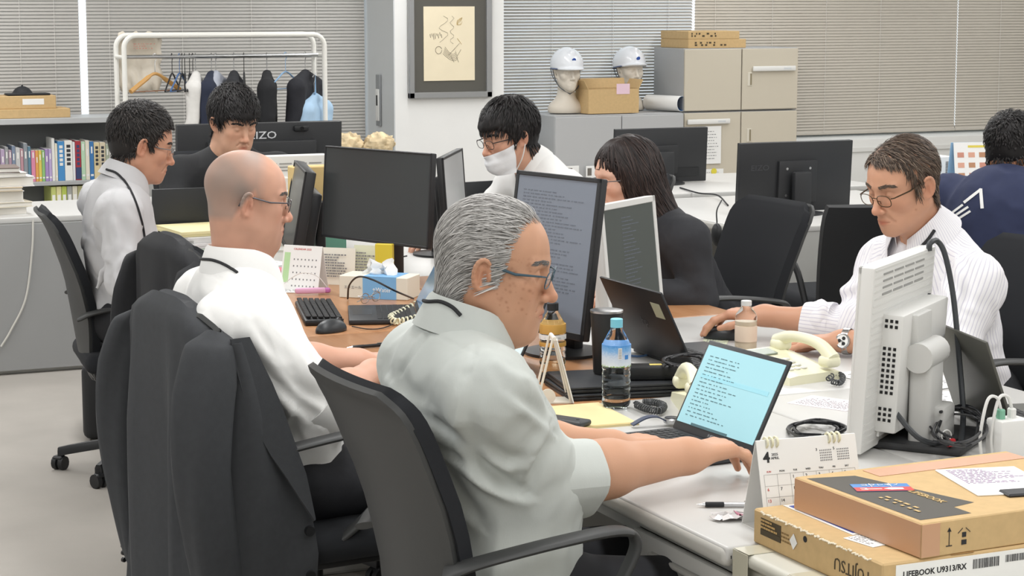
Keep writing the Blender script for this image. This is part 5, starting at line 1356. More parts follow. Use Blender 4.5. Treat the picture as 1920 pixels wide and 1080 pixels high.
uo = thing('carton', 'flat cardboard laptop carton with a dark printed lid on top of the stack', 'box', (.135, -.395, .7625), math.radians(2))
UW, UL, UH = .47, .36, .058
b = MB(); b.rbox((UW/2, UL/2+.01, UH/2), (UW, UL, UH), .002, 1); b.build('body', CARD, uo)
b = MB(); b.box((-.0004, UL/2+.01, UH/2), (.0012, UL-.004, UH-.004)); b.box((.018, .0095, UH/2), (.036, .0012, UH-.004)); b.build('parcel_tape', PINKT, uo)
b = MB(); b.add([(.012, .03, UH+.0004), (.115, .03, UH+.0004), (.115, .075, UH+.0004), (.165, .085, UH+.0004), (.10, UL-.03, UH+.0004), (.012, UL-.01, UH+.0004)], [(0, 1, 2, 3, 4, 5)]); pp = b.build('printed_panel', mat('carton_print_dark', '#55524c', .7), uo)
TM = lambda x, y, a=-90: TR((x, y, UH+.0012), rz=math.radians(a))
GOLD = mat('print_gold', '#c9ab74', .5)
text('LIFEBOOK', .020, TM(.118, .150), GOLD, pp, 'lettering', bold=.0003)
t = MB(TM(.05, .12)); ruled(t, -.06, .07, -.014, .012, 2, seed=12, dash=(.05, .12), gap=.2, z=.0003); e = t.build('gold_icons', GOLD, pp); e['kind'] = 'stuff'
sk = MB(TR((.088, .235, UH+.0012), rz=math.radians(-22))); sk.box((0, 0, 0), (.10, .052, .0006)); st = sk.build('warning_sticker', mat('sticker_blue', '#4a86c5', .5), uo)
sk = MB(TR((.088, .235, UH+.0018), rz=math.radians(-22))); sk.box((0, -.013, 0), (.10, .026, .0006)); st2 = sk.build('red_band', mat('sticker_red', '#cf4440', .5), st)
sk = MB(TR((.088, .235, UH+.0022), rz=math.radians(-22)))
for dx in (-.017, .017): sk.box((dx, .013, 0), (.001, .026, .0004))
sk.box((-.018, -.013, 0), (.030, .003, .0004)); sk.prism([(.0, -.013), (.012, -.006), (.034, -.008), (.034, -.018), (.012, -.020)], 0, .0004); sk.box((-.034, -.008, 0), (.012, .002, .0004)); sk.box((-.034, -.017, 0), (.012, .002, .0004))
sk.build('white_icons', PAPER, st)
text('コワレモノ', .014, TR((.0935, .2485, UH+.0022), rz=math.radians(-22)), PAPER, st, 'lettering')
b = MB(TR((.295, .185, UH+.0015), rz=math.radians(-16))); b.rbox((0, 0, 0), (.15, .19, .003), .001, 1); sl = b.build('delivery_slip', PAPER, uo)
t = MB(TR((.295, .185, UH+.0032), rz=math.radians(-16))); ruled(t, -.06, .06, -.02, .085, 14, seed=21, fill=.3, z=.0003, gap=.08); e = t.build('slip_print', mat('print_violet', '#a58bb0', .7), sl); e['kind'] = 'stuff'
b = MB(TR((.30, .09, UH+.003), rz=math.radians(-12))); b.rbox((0, 0, 0), (.12, .04, .006), .003, 1); b.build('pouch_edge', mat('pouch_black', '#2f3033', .5), sl)
b = MB(); b.box((.3, UL-.03, UH+.0006), (.33, .05, .0008)); b.build('lid_tape', mat('tape_rose', '#cf9f80', .35), uo)
t = MB(TR((.055, .0098, UH*.5)) @ Matrix(((1, 0, 0, 0), (0, 0, -1, 0), (0, 1, 0, 0), (0, 0, 0, 1)))); t.box((0, 0, .0004), (.0012, .026, .0006)); t.prism([(-.004, .010), (.004, .010), (0, .017)], 0, .0007); t.box((0, -.0135, .0004), (.012, .0014, .0006)); t.build('arrow_mark', INK, uo)
t = MB(TR((.085, .0098, UH*.5)) @ Matrix(((1, 0, 0, 0), (0, 0, -1, 0), (0, 1, 0, 0), (0, 0, 0, 1)))); t.box((0, .012, .0004), (.012, .001, .0006), TR(rz=.7)); t.box((.0, .012, .0004), (.012, .001, .0006), TR(rz=-.7)); t.box((0, .002, .0004), (.008, .008, .0006)); t.box((0, -.0105, .0004), (.010, .008, .0006)); t.build('bin_mark', INK, uo)
b = MB(); b.box((.32, .0092, UH*.5-.0), (.0, .0, .0))
lo2 = thing('carton', 'flat labelled carton beside the torn one, half hidden under the top carton', 'box', (.386, -.392, .70))
b = MB(); b.rbox((.175, .19, .030), (.34, .38, .060), .003, 1); b.build('body', CARD, lo2)
b = MB(); b.box((.14, -.0005, .030), (.26, .001, .052)); lb = b.build('product_label', PAPER, lo2)
barcode(lb, MF(.08, .040, -.0012), .10, .014, 6); barcode(lb, MF(.08, .020, -.0012), .07, .006, 7)
# desk calendar
cp = np.array(((.080, .080), (.275, .060))); co = thing('desk_calendar', 'white desk calendar page for April beside the cartons', 'calendar', (.205, .072, .70), math.radians(-5))
CW, CH, sp = .20, .165, .05
for sg, nm in ((-1, 'front_page'), (1, 'back_board')):
    b = MB(); P = np.array([[(x, sg*sp*(1-t), CH*t) for t in (0, .5, 1)] for x in (-CW/2, CW/2)]); b.grid(P, .0018 if sg > 0 else -.0018); o2 = b.build(nm, PAPER, co)
    if sg < 0: page = o2
b = MB(); b.box((0, 0, .001), (CW, 2*sp, .002)); b.build('base_card', PAPER, co)
for gx in (-.080, -.070, -.060, .045, .055, .065):
    b = MB(); b.tube([(gx, .010*math.cos(a), CH-.004+.009*math.sin(a)) for a in [i*2*PI/12 for i in range(12)]], .0022, 6, closed=True); b.build('binding_ring', CREAM, co)
ang = math.atan2(CH, sp); PT = TR((0, -sp, 0)) @ Euler((ang, 0, 0)).to_matrix().to_4x4(); PL = math.hypot(CH, sp)
def pg(x, y): return PT @ TR((x, y, .0022))
text('4', .026, pg(-.083, PL-.032), INK, page, 'month_number', bold=.0008)
text('2025\nAPRIL', .0065, pg(-.066, PL-.030), INK, page, 'month_name')
lines = MB(PT @ TR((0, 0, .0021))); gx0, gw, gy0, gh = -.092, .0262, PL-.062, .0205
for k in range(8): lines.box((gx0+gw*k, gy0-gh*2.5, 0), (.0004, gh*5, .0004))
for k in range(6): lines.box((gx0+gw*3.5, gy0-gh*k, 0), (gw*7, .0004, .0004))
lines.build('grid_lines', mat('grid_grey', '#9a9a9a', .7), page)
RED = mat('ink_red', '#c94a45', .7); wk = 'SUN MON TUE WED THU FRI SAT'.split(); rt = []
for k in range(7): text(wk[k], .0045, pg(gx0+gw*(k+.4), gy0+.005), RED if k == 0 else INK, page, 'weekday')
for dnum in range(1, 31):
    c_ = (dnum+1) % 7; r_ = (dnum+1)//7
    text(str(dnum), .0078, pg(gx0+gw*(c_+.22), gy0-gh*r_-.0065), RED if c_ == 0 else INK, page, 'date')
for gx, mn in ((.035, '3'), (.070, '5')):
    t = MB(PT @ TR((gx, PL-.034, .0022)))
    for i in range(7):
        for j in range(5): t.box((-.010+i*.0036, .008-j*.0045, 0), (.0018, .0024, .0004))
    e = t.build('small_month', mat('ink_grey', '#7d7d80', .7), page); e['kind'] = 'stuff'; text(mn, .007, pg(gx-.017, PL-.024), INK, page, 'month_number')
# pen, wrapper, watch, envelope, phone
def pen(label, p0, p1, body, grip, z=.706, r=.0048):
    p0 = np.array((*p0[:2], z)); p1 = np.array((*p1[:2], z)); d = (p1-p0)/np.linalg.norm(p1-p0); L = .14
    o = thing('pen', label, 'pen', p0); q = lambda t: tuple(d*t)
    b = MB(); b.tube([q(0), q(.004), q(.016)], [.0008, .0015, r*.85], 12); b.build('tip', CHROME, o)
    b = MB(); b.tube([q(.016), q(.018), q(.05), q(.052)], [r*.95, r*1.1, r*1.1, r], 12); b.build('grip', grip, o)
    b = MB(); b.tube([q(.052), q(.13)], r, 12); b.build('barrel', body, o)
    b = MB(); b.tube([q(.13), q(.14)], r*.6, 10); b.build('push_button', CHROME, o)
    b = MB(); b.tube([np.array(q(.09))+(0, 0, r+.001), np.array(q(.128))+(0, 0, r+.0015)], .0014, 6); b.build('clip', CHROME, o)
pen('silver ballpoint pen with a black grip beside the calendar', pz(1306, 946, .706), pz(1401, 946, .706), mat('pen_silver', '#c5c6c8', .25, .6), BLKM)
pen('black pen lying on the brown desk near the bald man', pz(650, 652, .706), pz(722, 646, .706), BLACK, BLACK)
o = thing('snack_wrapper', 'crumpled clear snack wrapper with pink print beside the calendar', 'wrapper', (.115, .165, .70)); r = np.random.default_rng(3)
P = np.array([[(x+.004*r.normal(), y+.003*r.normal(), .004+.005*abs(r.normal())) for y in np.linspace(-.022, .022, 7)] for x in np.linspace(-.04, .04, 11)])
b = MB(TR(rz=-.4)); b.grid(P, .0006); b.build('film', mat('film_clear', '#d9d5d4', .15, spec=.8), o)
P2 = P[5:9, 1:5].copy(); P2[:, :, 2] += .0012; b = MB(TR(rz=-.4)); b.grid(P2, .0005); b.build('printed_patch', mat('print_pink', '#c48294', .4), o)
o = thing('watch', 'navy strapped watch lying on its side on the front desk', 'watch', (.41, .945, .70), math.radians(-8))
b = MB(); b.lathe([(0, .001), (.019, .001), (.020, .004), (.020, .009), (.017, .012), (0, .012)], 24, (0, 0, .006)); b.build('case', STEEL, o)
b = MB(); b.lathe([(0, 0), (.0165, 0), (.0165, .001), (0, .001)], 20, (0, 0, .0182)); b.build('dial', mat('dial_dark', '#20242e', .2), o)
STRAP = mat('navy_strap', '#3a4258', .55)
for sg in (-1, 1):
    pts = bez([(sg*.018, 0, .012), (sg*.04, 0, .022), (sg*.065, 0, .020), (sg*.095, 0, .006)], 5); P = np.array([[(p[0], y, p[2]) for y in (-.010, -.005, .005, .010)] for p in pts])
    b = MB(); b.grid(P, .0028); b.build('strap', STRAP, o)
o = thing('envelope', 'buff paper envelope lying on the front desk', 'envelope', (.27, 1.10, .70))
b = MB(); b.add([(-.10, -.11, .004), (.075, -.12, .004), (.10, .135, .004), (-.03, .14, .004), (-.10, -.11, 0), (.075, -.12, 0), (.10, .135, 0), (-.03, .14, 0)], [(0, 1, 2, 3), (7, 6, 5, 4), (0, 4, 5, 1), (1, 5, 6, 2), (2, 6, 7, 3), (3, 7, 4, 0)]); b.build('sheet', mat('buff_paper', '#e0cf9d', .75, noise=.02, nscale=20), o)
b = MB(); b.add([(-.10, -.11, .0045), (.075, -.12, .0045), (.077, -.105, .0045), (-.098, -.095, .0045)], [(0, 1, 2, 3)]); b.build('flap', mat('buff_dark', '#c4b079', .75), o)
o = thing('mobile_phone', 'dark folding mobile phone resting on the buff envelope', 'phone', (.19, 1.035, .705), math.radians(-60))
b = MB(); b.rbox((0, 0, .007), (.105, .05, .014), .006, 3); b.build('body', mat('phone_dark', '#3c3d3f', .4), o); b = MB(); b.cyl((.03, 0, .0135), (.03, 0, .0148), .004, n=10); b.build('camera_lens', BLACK, o)
# bottles, tumbler, stand
CLEAR = mat('clear_plastic', '#f6fbfc', .04, trans=1, ior=1.18, spec=.5)
def bottle(label, loc, H, r, cap, lab, labz, liquid=None, liqz=.8, ribs=True, name='plastic_bottle', capr=.0145, txt=None):
    o = thing(name, label, 'bottle', loc); prof = [(0, .004), (r*.55, .0), (r*.85, .003), (r, .014)]
    z = .02
    while z < H*.66:
        prof += [(r, z), (r*(.94 if ribs else 1.0), z+.006), (r, z+.012)]; z += .016
    prof += [(r, H*.68), (r*.92, H*.74), (r*.62, H*.83), (capr*.95, H*.89), (capr*.9, H*.93)]
    b = MB(); b.lathe(prof, 28); b.build('bottle', CLEAR, o)
    if liquid:
        lp = [(max(0, q*.93), zz+.002) for q, zz in prof if zz < H*liqz]; lp.append((0, lp[-1][1])); b = MB(); b.lathe(lp, 24); b.build('liquid', liquid, o)
    b = MB(); b.lathe([(0, H*.905), (capr, H*.905), (capr, H*.995), (capr*.9, H), (0, H)], 24); b.build('cap', cap, o)
    if lab:
        m = MB(); m.lathe([(r*1.012, H*labz[0]), (r*1.016, H*(labz[0]+.01)), (r*1.016, H*(labz[1]-.01)), (r*1.0, H*labz[1])], 32); lo_ = m.build('label_wrap', lab, o)
        return o, lo_
    return o, None
def water_label():
    m = mat('water_label', '#bcd3ec', .35); nt = m.node_tree; N = nt.nodes; L = nt.links; b = N['Principled BSDF']
    tc = N.new('ShaderNodeTexCoord'); sx = N.new('ShaderNodeSeparateXYZ'); L.new(tc.outputs['Generated'], sx.inputs[0])
    r = N.new('ShaderNodeValToRGB'); e = r.color_ramp.elements; e[0].position = 0; e[0].color = (*srgb('#8fb95e'), 1); e[1].position = .06; e[1].color = (*srgb('#dfe9f3'), 1)
    for p, c in ((.45, '#c9d6ea'), (.75, '#7fb0e0'), (1, '#4d8fd0')): k = r.color_ramp.elements.new(p); k.color = (*srgb(c), 1)
    n = N.new('ShaderNodeTexNoise'); n.inputs['Scale'].default_value = 14; L.new(tc.outputs['Generated'], n.inputs['Vector'])
    ad = N.new('ShaderNodeMath'); ad.operation = 'MULTIPLY_ADD'; ad.inputs[1].default_value = .35; L.new(n.outputs['Fac'], ad.inputs[0])
    sb = N.new('ShaderNodeMath'); sb.operation = 'SUBTRACT'; sb.inputs[1].default_value = .17; L.new(sx.outputs['Z'], ad.inputs[2]); L.new(ad.outputs[0], sb.inputs[0]); L.new(sb.outputs[0], r.inputs[0]); L.new(r.outputs[0], b.inputs['Base Color'])
    return m
o, lb = bottle('clear water bottle with a pale blue cap on the front desk', pz(1155, 765), .213, .034, mat('cap_skyblue', '#7ec9dd', .4), water_label(), (.48, .72), mat('water', '#f4f8fa', .0, trans=1, ior=1.08), .62)
vd = math.atan2(CAMY-1.17, CAMX-.385)
def on_bottle(lb, r, z, a, w, h, m, nm):
    T = MB(); T.grid(np.array([[((r+.0006)*math.cos(a+t), (r+.0006)*math.sin(a+t), z+s*h/2) for s in (-1, 1)] for t in np.linspace(-w/r/2, w/r/2, 6)]), .0003); T.build(nm, m, lb)
on_bottle(lb, .0346, .135, vd+.25, .009, .026, PAPER, 'barcode_panel'); on_bottle(lb, .0346, .126, vd+.75, .010, .010, mat('badge_blue', '#3f86cf', .4), 'round_badge')
for k in range(7): on_bottle(lb, .0350, .125+k*.0033, vd+.25, .007, .0014, mat('print_grey', '#8f8f93', .7), 'bar')
o, lb = bottle('tea bottle with a black cap and gold label behind the memo stand', pz(1036, 715), .20, .033, BLACK, mat('label_gold', '#c79a4d', .4), (.62, .74), mat('tea_clear', '#f1e7cf', .0, trans=1, ior=1.08), .3)
on_bottle(lb, .0336, .116, vd, .10, .012, PAPER, 'label_band'); b = MB(); b.lathe([(.0338, .0), (.0338, .022), (.034, .022)], 24); b.build('dark_foot', BLACK, o); b = MB(); b.lathe([(.0336, .092), (.0338, .093), (.0338, .101), (.0336, .102)], 28); b.build('gold_band', mat('label_gold', '#c79a4d', .4), o)
bottle('small peach drink bottle with a white cap beside the mouse hand', pz(1398, 660), .142, .030, WHITEP, mat('label_peach', '#ecd6c0', .5), (.22, .52), mat('peach_drink', '#f0d9bd', .3), .60, ribs=False)
o, lb = bottle('cola bottle with a red cap and red label in the background', pz(819, 447), .205, .031, mat('cap_red', '#d5332f', .4), mat('label_red', '#cf2f31', .4), (.40, .62), mat('cola', '#2a1512', .2), .56, ribs=False)
text('Coca-Cola', .021, TR((.0315*math.cos(vd), .0315*math.sin(vd), .105), rz=vd+PI/2) @ Euler((PI/2, 0, 0)).to_matrix().to_4x4(), PAPER, lb, 'lettering', sx=.75)
o = thing('tumbler', 'tall black insulated tumbler with a steel rim', 'tumbler', (.487, 1.425, .733))
b = MB(); b.lathe([(0, 0), (.030, 0), (.0325, .004), (.040, .150), (.0395, .155), (.036, .155), (.030, .02), (0, .02)], 32); b.build('body', mat('tumbler_black', '#232425', .45), o)
b = MB(); b.lathe([(.0375, .154), (.041, .154), (.041, .159), (.0365, .160)], 32); b.build('rim', STEEL, o)
for k, (x, y, z, a) in enumerate(((.495, 1.368, .70, -9), (.50, 1.372, .717, -11))):
    o = thing('closed_laptop', ('lower', 'upper')[k]+' of two closed black laptops stacked under the tumbler', 'laptop', (x, y, z), math.radians(a))
    b = MB(); b.rbox((0, 0, .0045), (.32, .225, .009), .003, 2); b.build('base', BLACK, o); b = MB(); b.rbox((0, 0, .0125), (.32, .225, .006), .0025, 2); b.build('lid', mat('laptop_dark', '#2e3033', .45), o)
o = thing('memo_stand', 'white A-shaped memo stand in front of the tea bottle', 'stand', (.285, 1.31, .70), math.radians(-18))
b = MB(); P = np.array([[(x, -.0, 0) for x in (0, 1)]]);
b.v = []; b.f = []; b.mi = []
for sg in (-1, 1):
    for k in (-1, 1): b.tube([(sg*.04, k*.03, .002), (sg*.004, k*.03, .155)], .0032, 6)
b.tube([(0, -.034, .156), (0, .034, .156)], .005, 8); b.build('frame', mat('stand_cream', '#e6e1d4', .45), o)
b = MB(M=TR()); b.grid(np.array([[(.046-.040*t, y, .003+.152*t) for t in (0, 1)] for y in (-.046, .046)]), .002); b.build('card', PAPER, o)
b = MB(); b.box((0, 0, .002), (.09, .07, .003)); b.cyl((-.015, -.034, .018), (-.015, -.030, .018), .018, n=20); b.build('foot', mat('stand_cream', '#e6e1d4', .45), o)
def cable(label, pts, r=.0028, m=None, n=8, name='cable'):
    p = bez(pts, n); c = np.array(p[0]); o = thing(name, label, 'cable', c); b = MB(); b.tube([q-c for q in p], r, 6); b.build('cord', m or CABLE, o); return o
def P_(u, v, z=.705): return pz(u, v, z)
def coil(label, pts, R, r, turns, m, name='phone_cord'):
    p = np.array(bez(pts, 40)); c = p[0].copy(); n = turns*9; idx = np.linspace(0, len(p)-1, n).astype(int); q = p[idx]; t = np.gradient(q, axis=0); t /= np.linalg.norm(t, axis=1, keepdims=True)+1e-9
    s = np.cross(t, (0, 0, 1)); s /= np.linalg.norm(s, axis=1, keepdims=True)+1e-9; u = np.cross(s, t); a = np.arange(n)*2*PI/9
    h = q+R*(s*np.cos(a)[:, None]+u*np.sin(a)[:, None])-c+np.array((0, 0, R))
    o = thing(name, label, 'cord', c); b = MB(); b.tube(h, r, 5); b.build('coiled_cord', m, o); return o
coil('dark coiled telephone cord beside the water bottle', [P_(1192, 764), P_(1212, 772), P_(1236, 776), P_(1244, 766), P_(1224, 760), P_(1204, 760)], .0072, .0022, 30, mat('cord_grey', '#4b4d4f', .5))
coil('dark coiled cord of the telephone in the middle of the island', [P_(1552, 716), P_(1566, 706), P_(1580, 710), P_(1575, 722), P_(1560, 720)], .006, .002, 16, mat('cord_grey', '#4b4d4f', .5))
coil('white coiled telephone cord on the brown desk', [P_(780, 575), P_(752, 590), P_(733, 600), P_(742, 608), P_(768, 604), P_(800, 596)], .0085, .0028, 20, CREAM)
r = random.Random(4)
def bundle(label, cu, cv, du, dv, n, seed, m=CABLE, zz=.06, z0=.70):
    r = random.Random(seed); c = P_(cu, cv, z0+.005); o = thing('cable_bundle', label, 'cable', c)
    for k in range(n):
        b = MB(); pts = []; t0 = r.uniform(0, 6.28)
        for j in range(7): a = t0+j*1.05; q = P_(cu+du*math.cos(a)*r.uniform(.6, 1.05), cv+dv*math.sin(a)*r.uniform(.5, 1.05), z0+r.uniform(.004, zz)); pts.append(q-c)
        b.tube(bez(pts, 6), r.uniform(.0024, .0036), 6); b.build('cable_loop', m, o)
    return o
bundle('coiled black adapter cables behind the water bottle', 1286, 676, 48, 14, 9, 3, zz=.05, z0=.735)
bundle('tangle of black cables behind the white monitor stand', 1800, 800, 55, 42, 8, 5, zz=.09)
bundle('tangle of black cables behind the open front laptop', 1530, 805, 62, 18, 6, 8, zz=.03)
bundle('dark cables under the switched-off monitor', 700, 480, 60, 10, 6, 9, zz=.05)
o = thing('power_adapter', 'black laptop power adapter among the coiled cables', 'adapter', (.555, 1.315, .7335), math.radians(-20)); b = MB(); b.rbox((0, 0, .017), (.12, .055, .034), .006, 2); b.build('body', BLACK, o); b = MB(); b.box((.01, 0, .0345), (.03, .018, .0008)); b.build('label', mat('label_yellow', '#d6c26a', .6), o)
cable('blue network cable beside the tumbler', [P_(1170, 665), P_(1200, 668), P_(1235, 662), P_(1260, 668)], .003, mat('cable_blue', '#5f83b5', .5))
o = thing('id_card_holder', 'small upright card with a round emblem beside the laptop', 'card', P_(1246, 662), math.radians(-30)); b = MB(); b.rbox((0, 0, .035), (.052, .006, .068), .002, 1); b.build('holder', mat('card_pale', '#e3e4e6', .4), o)
b = MB(); b.tube([(.016*math.cos(a), -.0036, .034+.016*math.sin(a)) for a in [i*PI/10 for i in range(20)]], .0018, 5, closed=True); b.lathe([(0, 0), (.008, 0), (.008, .001), (0, .001)], 16, (0, 0, 0), TR((0, -.003, .034), rx=PI/2)); b.build('emblem', mat('emblem_blue', '#8fa5c8', .5), o)
cable('thick grey-black cable looped over the corner of the white monitor', [py(1742, 470, .70), py(1744, 456, .70), py(1757, 452, .71), py(1772, 478, .70), py(1788, 560, .68), py(1800, 690, .64), py(1806, 780, .58), pz(1800, 846, .707)], .0065, mat('cable_grey', '#3d4043', .5))
cable('second dark cable hanging down behind the white monitor', [np.array((.935, .72, 1.0)), np.array((.93, .70, .85)), np.array((.91, .62, .74)), np.array((.86, .50, .712)), np.array((.74, .46, .735)), np.array((.70, .52, .80))], .0058, mat('cable_grey', '#3d4043', .5))
q = P_(1888, 862, .70); o = thing('power_tap', 'white mains power tap with plugs at the right edge', 'power tap', q); b = MB(); b.rbox((0, 0, .045), (.075, .055, .088), .006, 2); b.build('body', WHITEP, o)
for dx, m_ in ((-.02, mat('plug_green', '#7fb79d', .5)), (.008, WHITEP)):
    b = MB(); b.rbox((dx, 0, .098), (.014, .018, .024), .003, 1); pl_ = b.build('plug', m_, o)
    b = MB(); b.tube(bez([(dx, 0, .108), (dx-.012, .0, .135), (dx-.035, .0, .130), (dx-.05, .0, .06), (dx-.045, 0, .004)], 6), .0035, 6); b.build('plug_cable', WHITEP, pl_)
o = thing('cable_tag', 'small red tag on the cables behind the monitor stand', 'tag', P_(1783, 830, .73)); b = MB(); b.rbox((0, 0, 0), (.022, .010, .018), .005, 2); b.build('clip', mat('tag_red', '#bf2f36', .4), o); b = MB(); b.tube([(.012*math.cos(a)-.012, 0, .016+.012*math.sin(a)) for a in [i*PI/8 for i in range(16)]], .0014, 5, closed=True); b.build('loop', WHITEP, o)
# telephones
def telephone(label, loc, rz):
    o = thing('telephone', label, 'telephone', loc, rz); b = MB()
    P = np.array([[(x, y, np.interp(x, [-.10, .10], [.022, .058])*(1 if abs(y) < .08 else .86)) for y in np.linspace(-.085, .085, 7)] for x in np.linspace(-.105, .105, 7)])
    b.grid(P, .0); lo_ = P.copy(); lo_[:, :, 2] = 0; vs = [tuple(p) for p in P.reshape(-1, 3)]; b = MB()
    ring = [(i, 0) for i in range(7)]+[(6, j) for j in range(1, 7)]+[(i, 6) for i in range(5, -1, -1)]+[(0, j) for j in range(5, 0, -1)]
    b.grid(P); vv = [tuple(P[i, j]) for i, j in ring]+[(P[i, j][0]*1.03, P[i, j][1]*1.03, 0) for i, j in ring]; n = len(ring)
    b.add(vv, [(k, n+k, n+(k+1) % n, (k+1) % n) for k in range(n)]); b.build('base', CREAM, o, 50)
    for r_ in range(4):
        for c_ in range(3):
            k = MB(); xx = -.06+r_*.022; k.rbox((xx, -.002+c_*.022, np.interp(xx, [-.10, .10], [.022, .058])+.002), (.014, .016, .006), .002, 1); k.build('key', WHITEP, o)
    k = MB(TR((.065, .03, .055), ry=-.17)); k.rbox((0, 0, 0), (.04, .08, .004), .001, 1); k.build('display', mat('lcd_grey', '#8f9a8c', .3), o)
    h = MB(); pts = bez([(-.105, -.06, .052), (-.06, -.06, .082), (0, -.06, .092), (.06, -.06, .088), (.105, -.06, .070)], 6); h.tube(pts, [.020-.006*math.sin(PI*i/(len(pts)-1)) for i in range(len(pts))], 12)
    h.rbox((-.092, -.06, .046), (.046, .048, .030), .012, 3); h.rbox((.092, -.06, .064), (.046, .048, .030), .012, 3); h.build('handset', CREAM, o, 60)
    return o
telephone('cream desk telephone with raised handset behind the front laptop', (.598, 1.082, .70), math.radians(250))
telephone('cream desk telephone in front of the man in the striped shirt', (.97, 1.36, .70), math.radians(100))
# papers
def sheets(label, loc, rz, w, h, n=3, col=PAPER, t=.0009, seed=1, name='paper_sheets', cat='paper', pr=True):
    r = random.Random(seed); o = thing(name, label, cat, loc, rz)
    for k in range(n):
        b = MB(TR((r.uniform(-.006, .006), r.uniform(-.006, .006), t*(k+.5)), rz=r.uniform(-.06, .06))); b.box((0, 0, 0), (w, h, t)); s = b.build('sheet', col, o)
    if pr: m = MB(TR((0, 0, t*n+.0002))); ruled(m, -w*.4, w*.4, -h*.42, h*.42, 16, seed=seed, z=.0003, fill=.25); e = m.build('print', mat('print_grey', '#8f8f93', .7), s); e['kind'] = 'stuff'
    return o
sheets('papers in front of the man in the striped shirt', (1.22, 1.20, .70), .2, .21, .297, 3, seed=2)
sheets('white sheet with a pink mark behind the open front laptop', pz(1555, 756, .70), .5, .12, .16, 1, mat('paper_pinkish', '#efe4e8', .7), seed=3)
sheets('white sheets on the desk behind the white monitor', (1.08, .90, .70), .1, .30, .22, 2, seed=8)
sheets('pale green leaflet beside the telephone', pz(1345, 638, .70), -.6, .07, .12, 1, mat('paper_green', '#d6dfc4', .7), seed=4)
# mice and keyboard
def mouse(label, loc, rz, m=BLACK):
    o = thing('computer_mouse', label, 'mouse', loc, rz); V, Q = surf(lambda P: smax(ell(P, (0, 0, .004), (.056, .031, .034)), -(P[:, 2]), .003), (-.065, -.04, -.006), (.065, .04, .045), .0035)
    mesh_obj('shell', [(V, Q, None)], m, o); b = MB(); b.cyl((.03, -.003, .031), (.03, .003, .031), .007, n=12); b.build('wheel', mat('wheel_grey', '#55585b', .4), o)
    b = MB(); b.box((.034, 0, .0300), (.034, .0008, .004)); b.build('button_gap', BLKM, o); return o
MG = mat('mouse_dark', '#303336', .4)
mouse('dark mouse under the hand of the man in the striped shirt', (1.110, 1.925, .70), math.radians(140), MG)
mouse('dark mouse beside the black keyboard on the brown desk', pz(621, 622), math.radians(25), MG)
o = thing('keyboard', 'black keyboard set crosswise on the brown desk', 'keyboard', (.205, 2.80, .70), math.radians(76))
b = MB(); b.rbox((0, 0, .010), (.40, .115, .018), .006, 2); b.build('body', BLACK, o); k = MB()
for r_ in range(6):
    for c_ in range(19): k.rbox((-.188+.0198*(c_+.5), -.046+r_*.0182, .0215+.001*r_), (.0165, .0150, .007), .002, 1)
e = k.build('keys', mat('key_black', '#1c1d1f', .55), o); e['kind'] = 'stuff'
cable('thin mouse cable trailing on the brown desk', [P_(660, 612), P_(690, 617), P_(718, 615), P_(745, 604), P_(775, 590)], .0018)
cable('black cable arching over the tissue box', [P_(652, 560), P_(655, 535, .76), P_(672, 519, .80), P_(700, 525, .80), P_(740, 545, .775), P_(775, 560, .706)], .003)
gl = thing('folded_glasses', 'folded glasses lying by the black keyboard', 'glasses', (.43, 2.955, .70)); b = MB(TR(rz=.6))
for sg in (-1, 1): b.tube([(.03*sg+.022*math.cos(a), .0, .022+.016*math.sin(a)) for a in [i*PI/8 for i in range(16)]], .0014, 5, closed=True)
b.tube([(-.01, 0, .026), (.01, 0, .026)], .0014, 5); b.tube([(.053, 0, .03), (.05, .01, .03), (-.05, .016, .012)], .0016, 5); b.tube([(-.053, 0, .03), (-.05, .012, .03), (.05, .02, .014)], .0016, 5); b.build('frame', STEEL, gl)
# tissue box, calendar, boxes on the brown desk
o = thing('tissue_box', 'blue and cream tissue box with a tissue standing out', 'tissue box', (.515, 3.10, .70), math.radians(-42))
b = MB(); b.rbox((0, 0, .036), (.235, .115, .072), .002, 1); b.build('carton', mat('tissue_cream', '#e4e1d3', .6), o)
b = MB(); b.box((.022, -.0580, .036), (.115, .001, .071)); b.box((.022, 0, .0723), (.115, .114, .001)); bp_ = b.build('blue_panel', mat('tissue_blue', '#7db3e0', .5), o)
text('+Water', .020, TR((.03, -.0588, .03)) @ Euler((PI/2, 0, 0)).to_matrix().to_4x4(), PAPER, bp_, 'lettering'); text('エリエール', .012, TR((-.07, -.0588, .035)) @ Euler((PI/2, 0, 0)).to_matrix().to_4x4(), mat('print_grey', '#8f8f93', .7), o, 'lettering')
r = np.random.default_rng(2); P = np.array([[((i-5)*.012*(1-.25*j/5)+.004*r.normal(), .018*math.sin(i*1.3+j*.4)+.004*r.normal(), .070+.009*j+.010*math.sin(i*.9)*(j/5)) for j in range(6)] for i in range(11)]); b = MB(); b.grid(P, .0012); b.build('tissue', mat('tissue_white', '#f2f2f0', .9), o, 60)
o = thing('desk_calendar', 'small calendar with a green strip beside the bald man', 'calendar', (.345, 3.36, .70), math.radians(-48)); LW, LH = .145, .145
b = MB(); b.grid(np.array([[(x, -.035*(1-t), LH*t) for t in (0, 1)] for x in (-LW/2, LW/2)]), -.002); pg2 = b.build('front_page', PAPER, o); b = MB(); b.grid(np.array([[(x, .035*(1-t), LH*t) for t in (0, 1)] for x in (-LW/2, LW/2)]), .002); b.build('back_board', PAPER, o)
T2 = TR((0, -.035, 0)) @ Euler((math.atan2(LH, .035), 0, 0)).to_matrix().to_4x4(); l2 = math.hypot(LH, .035)
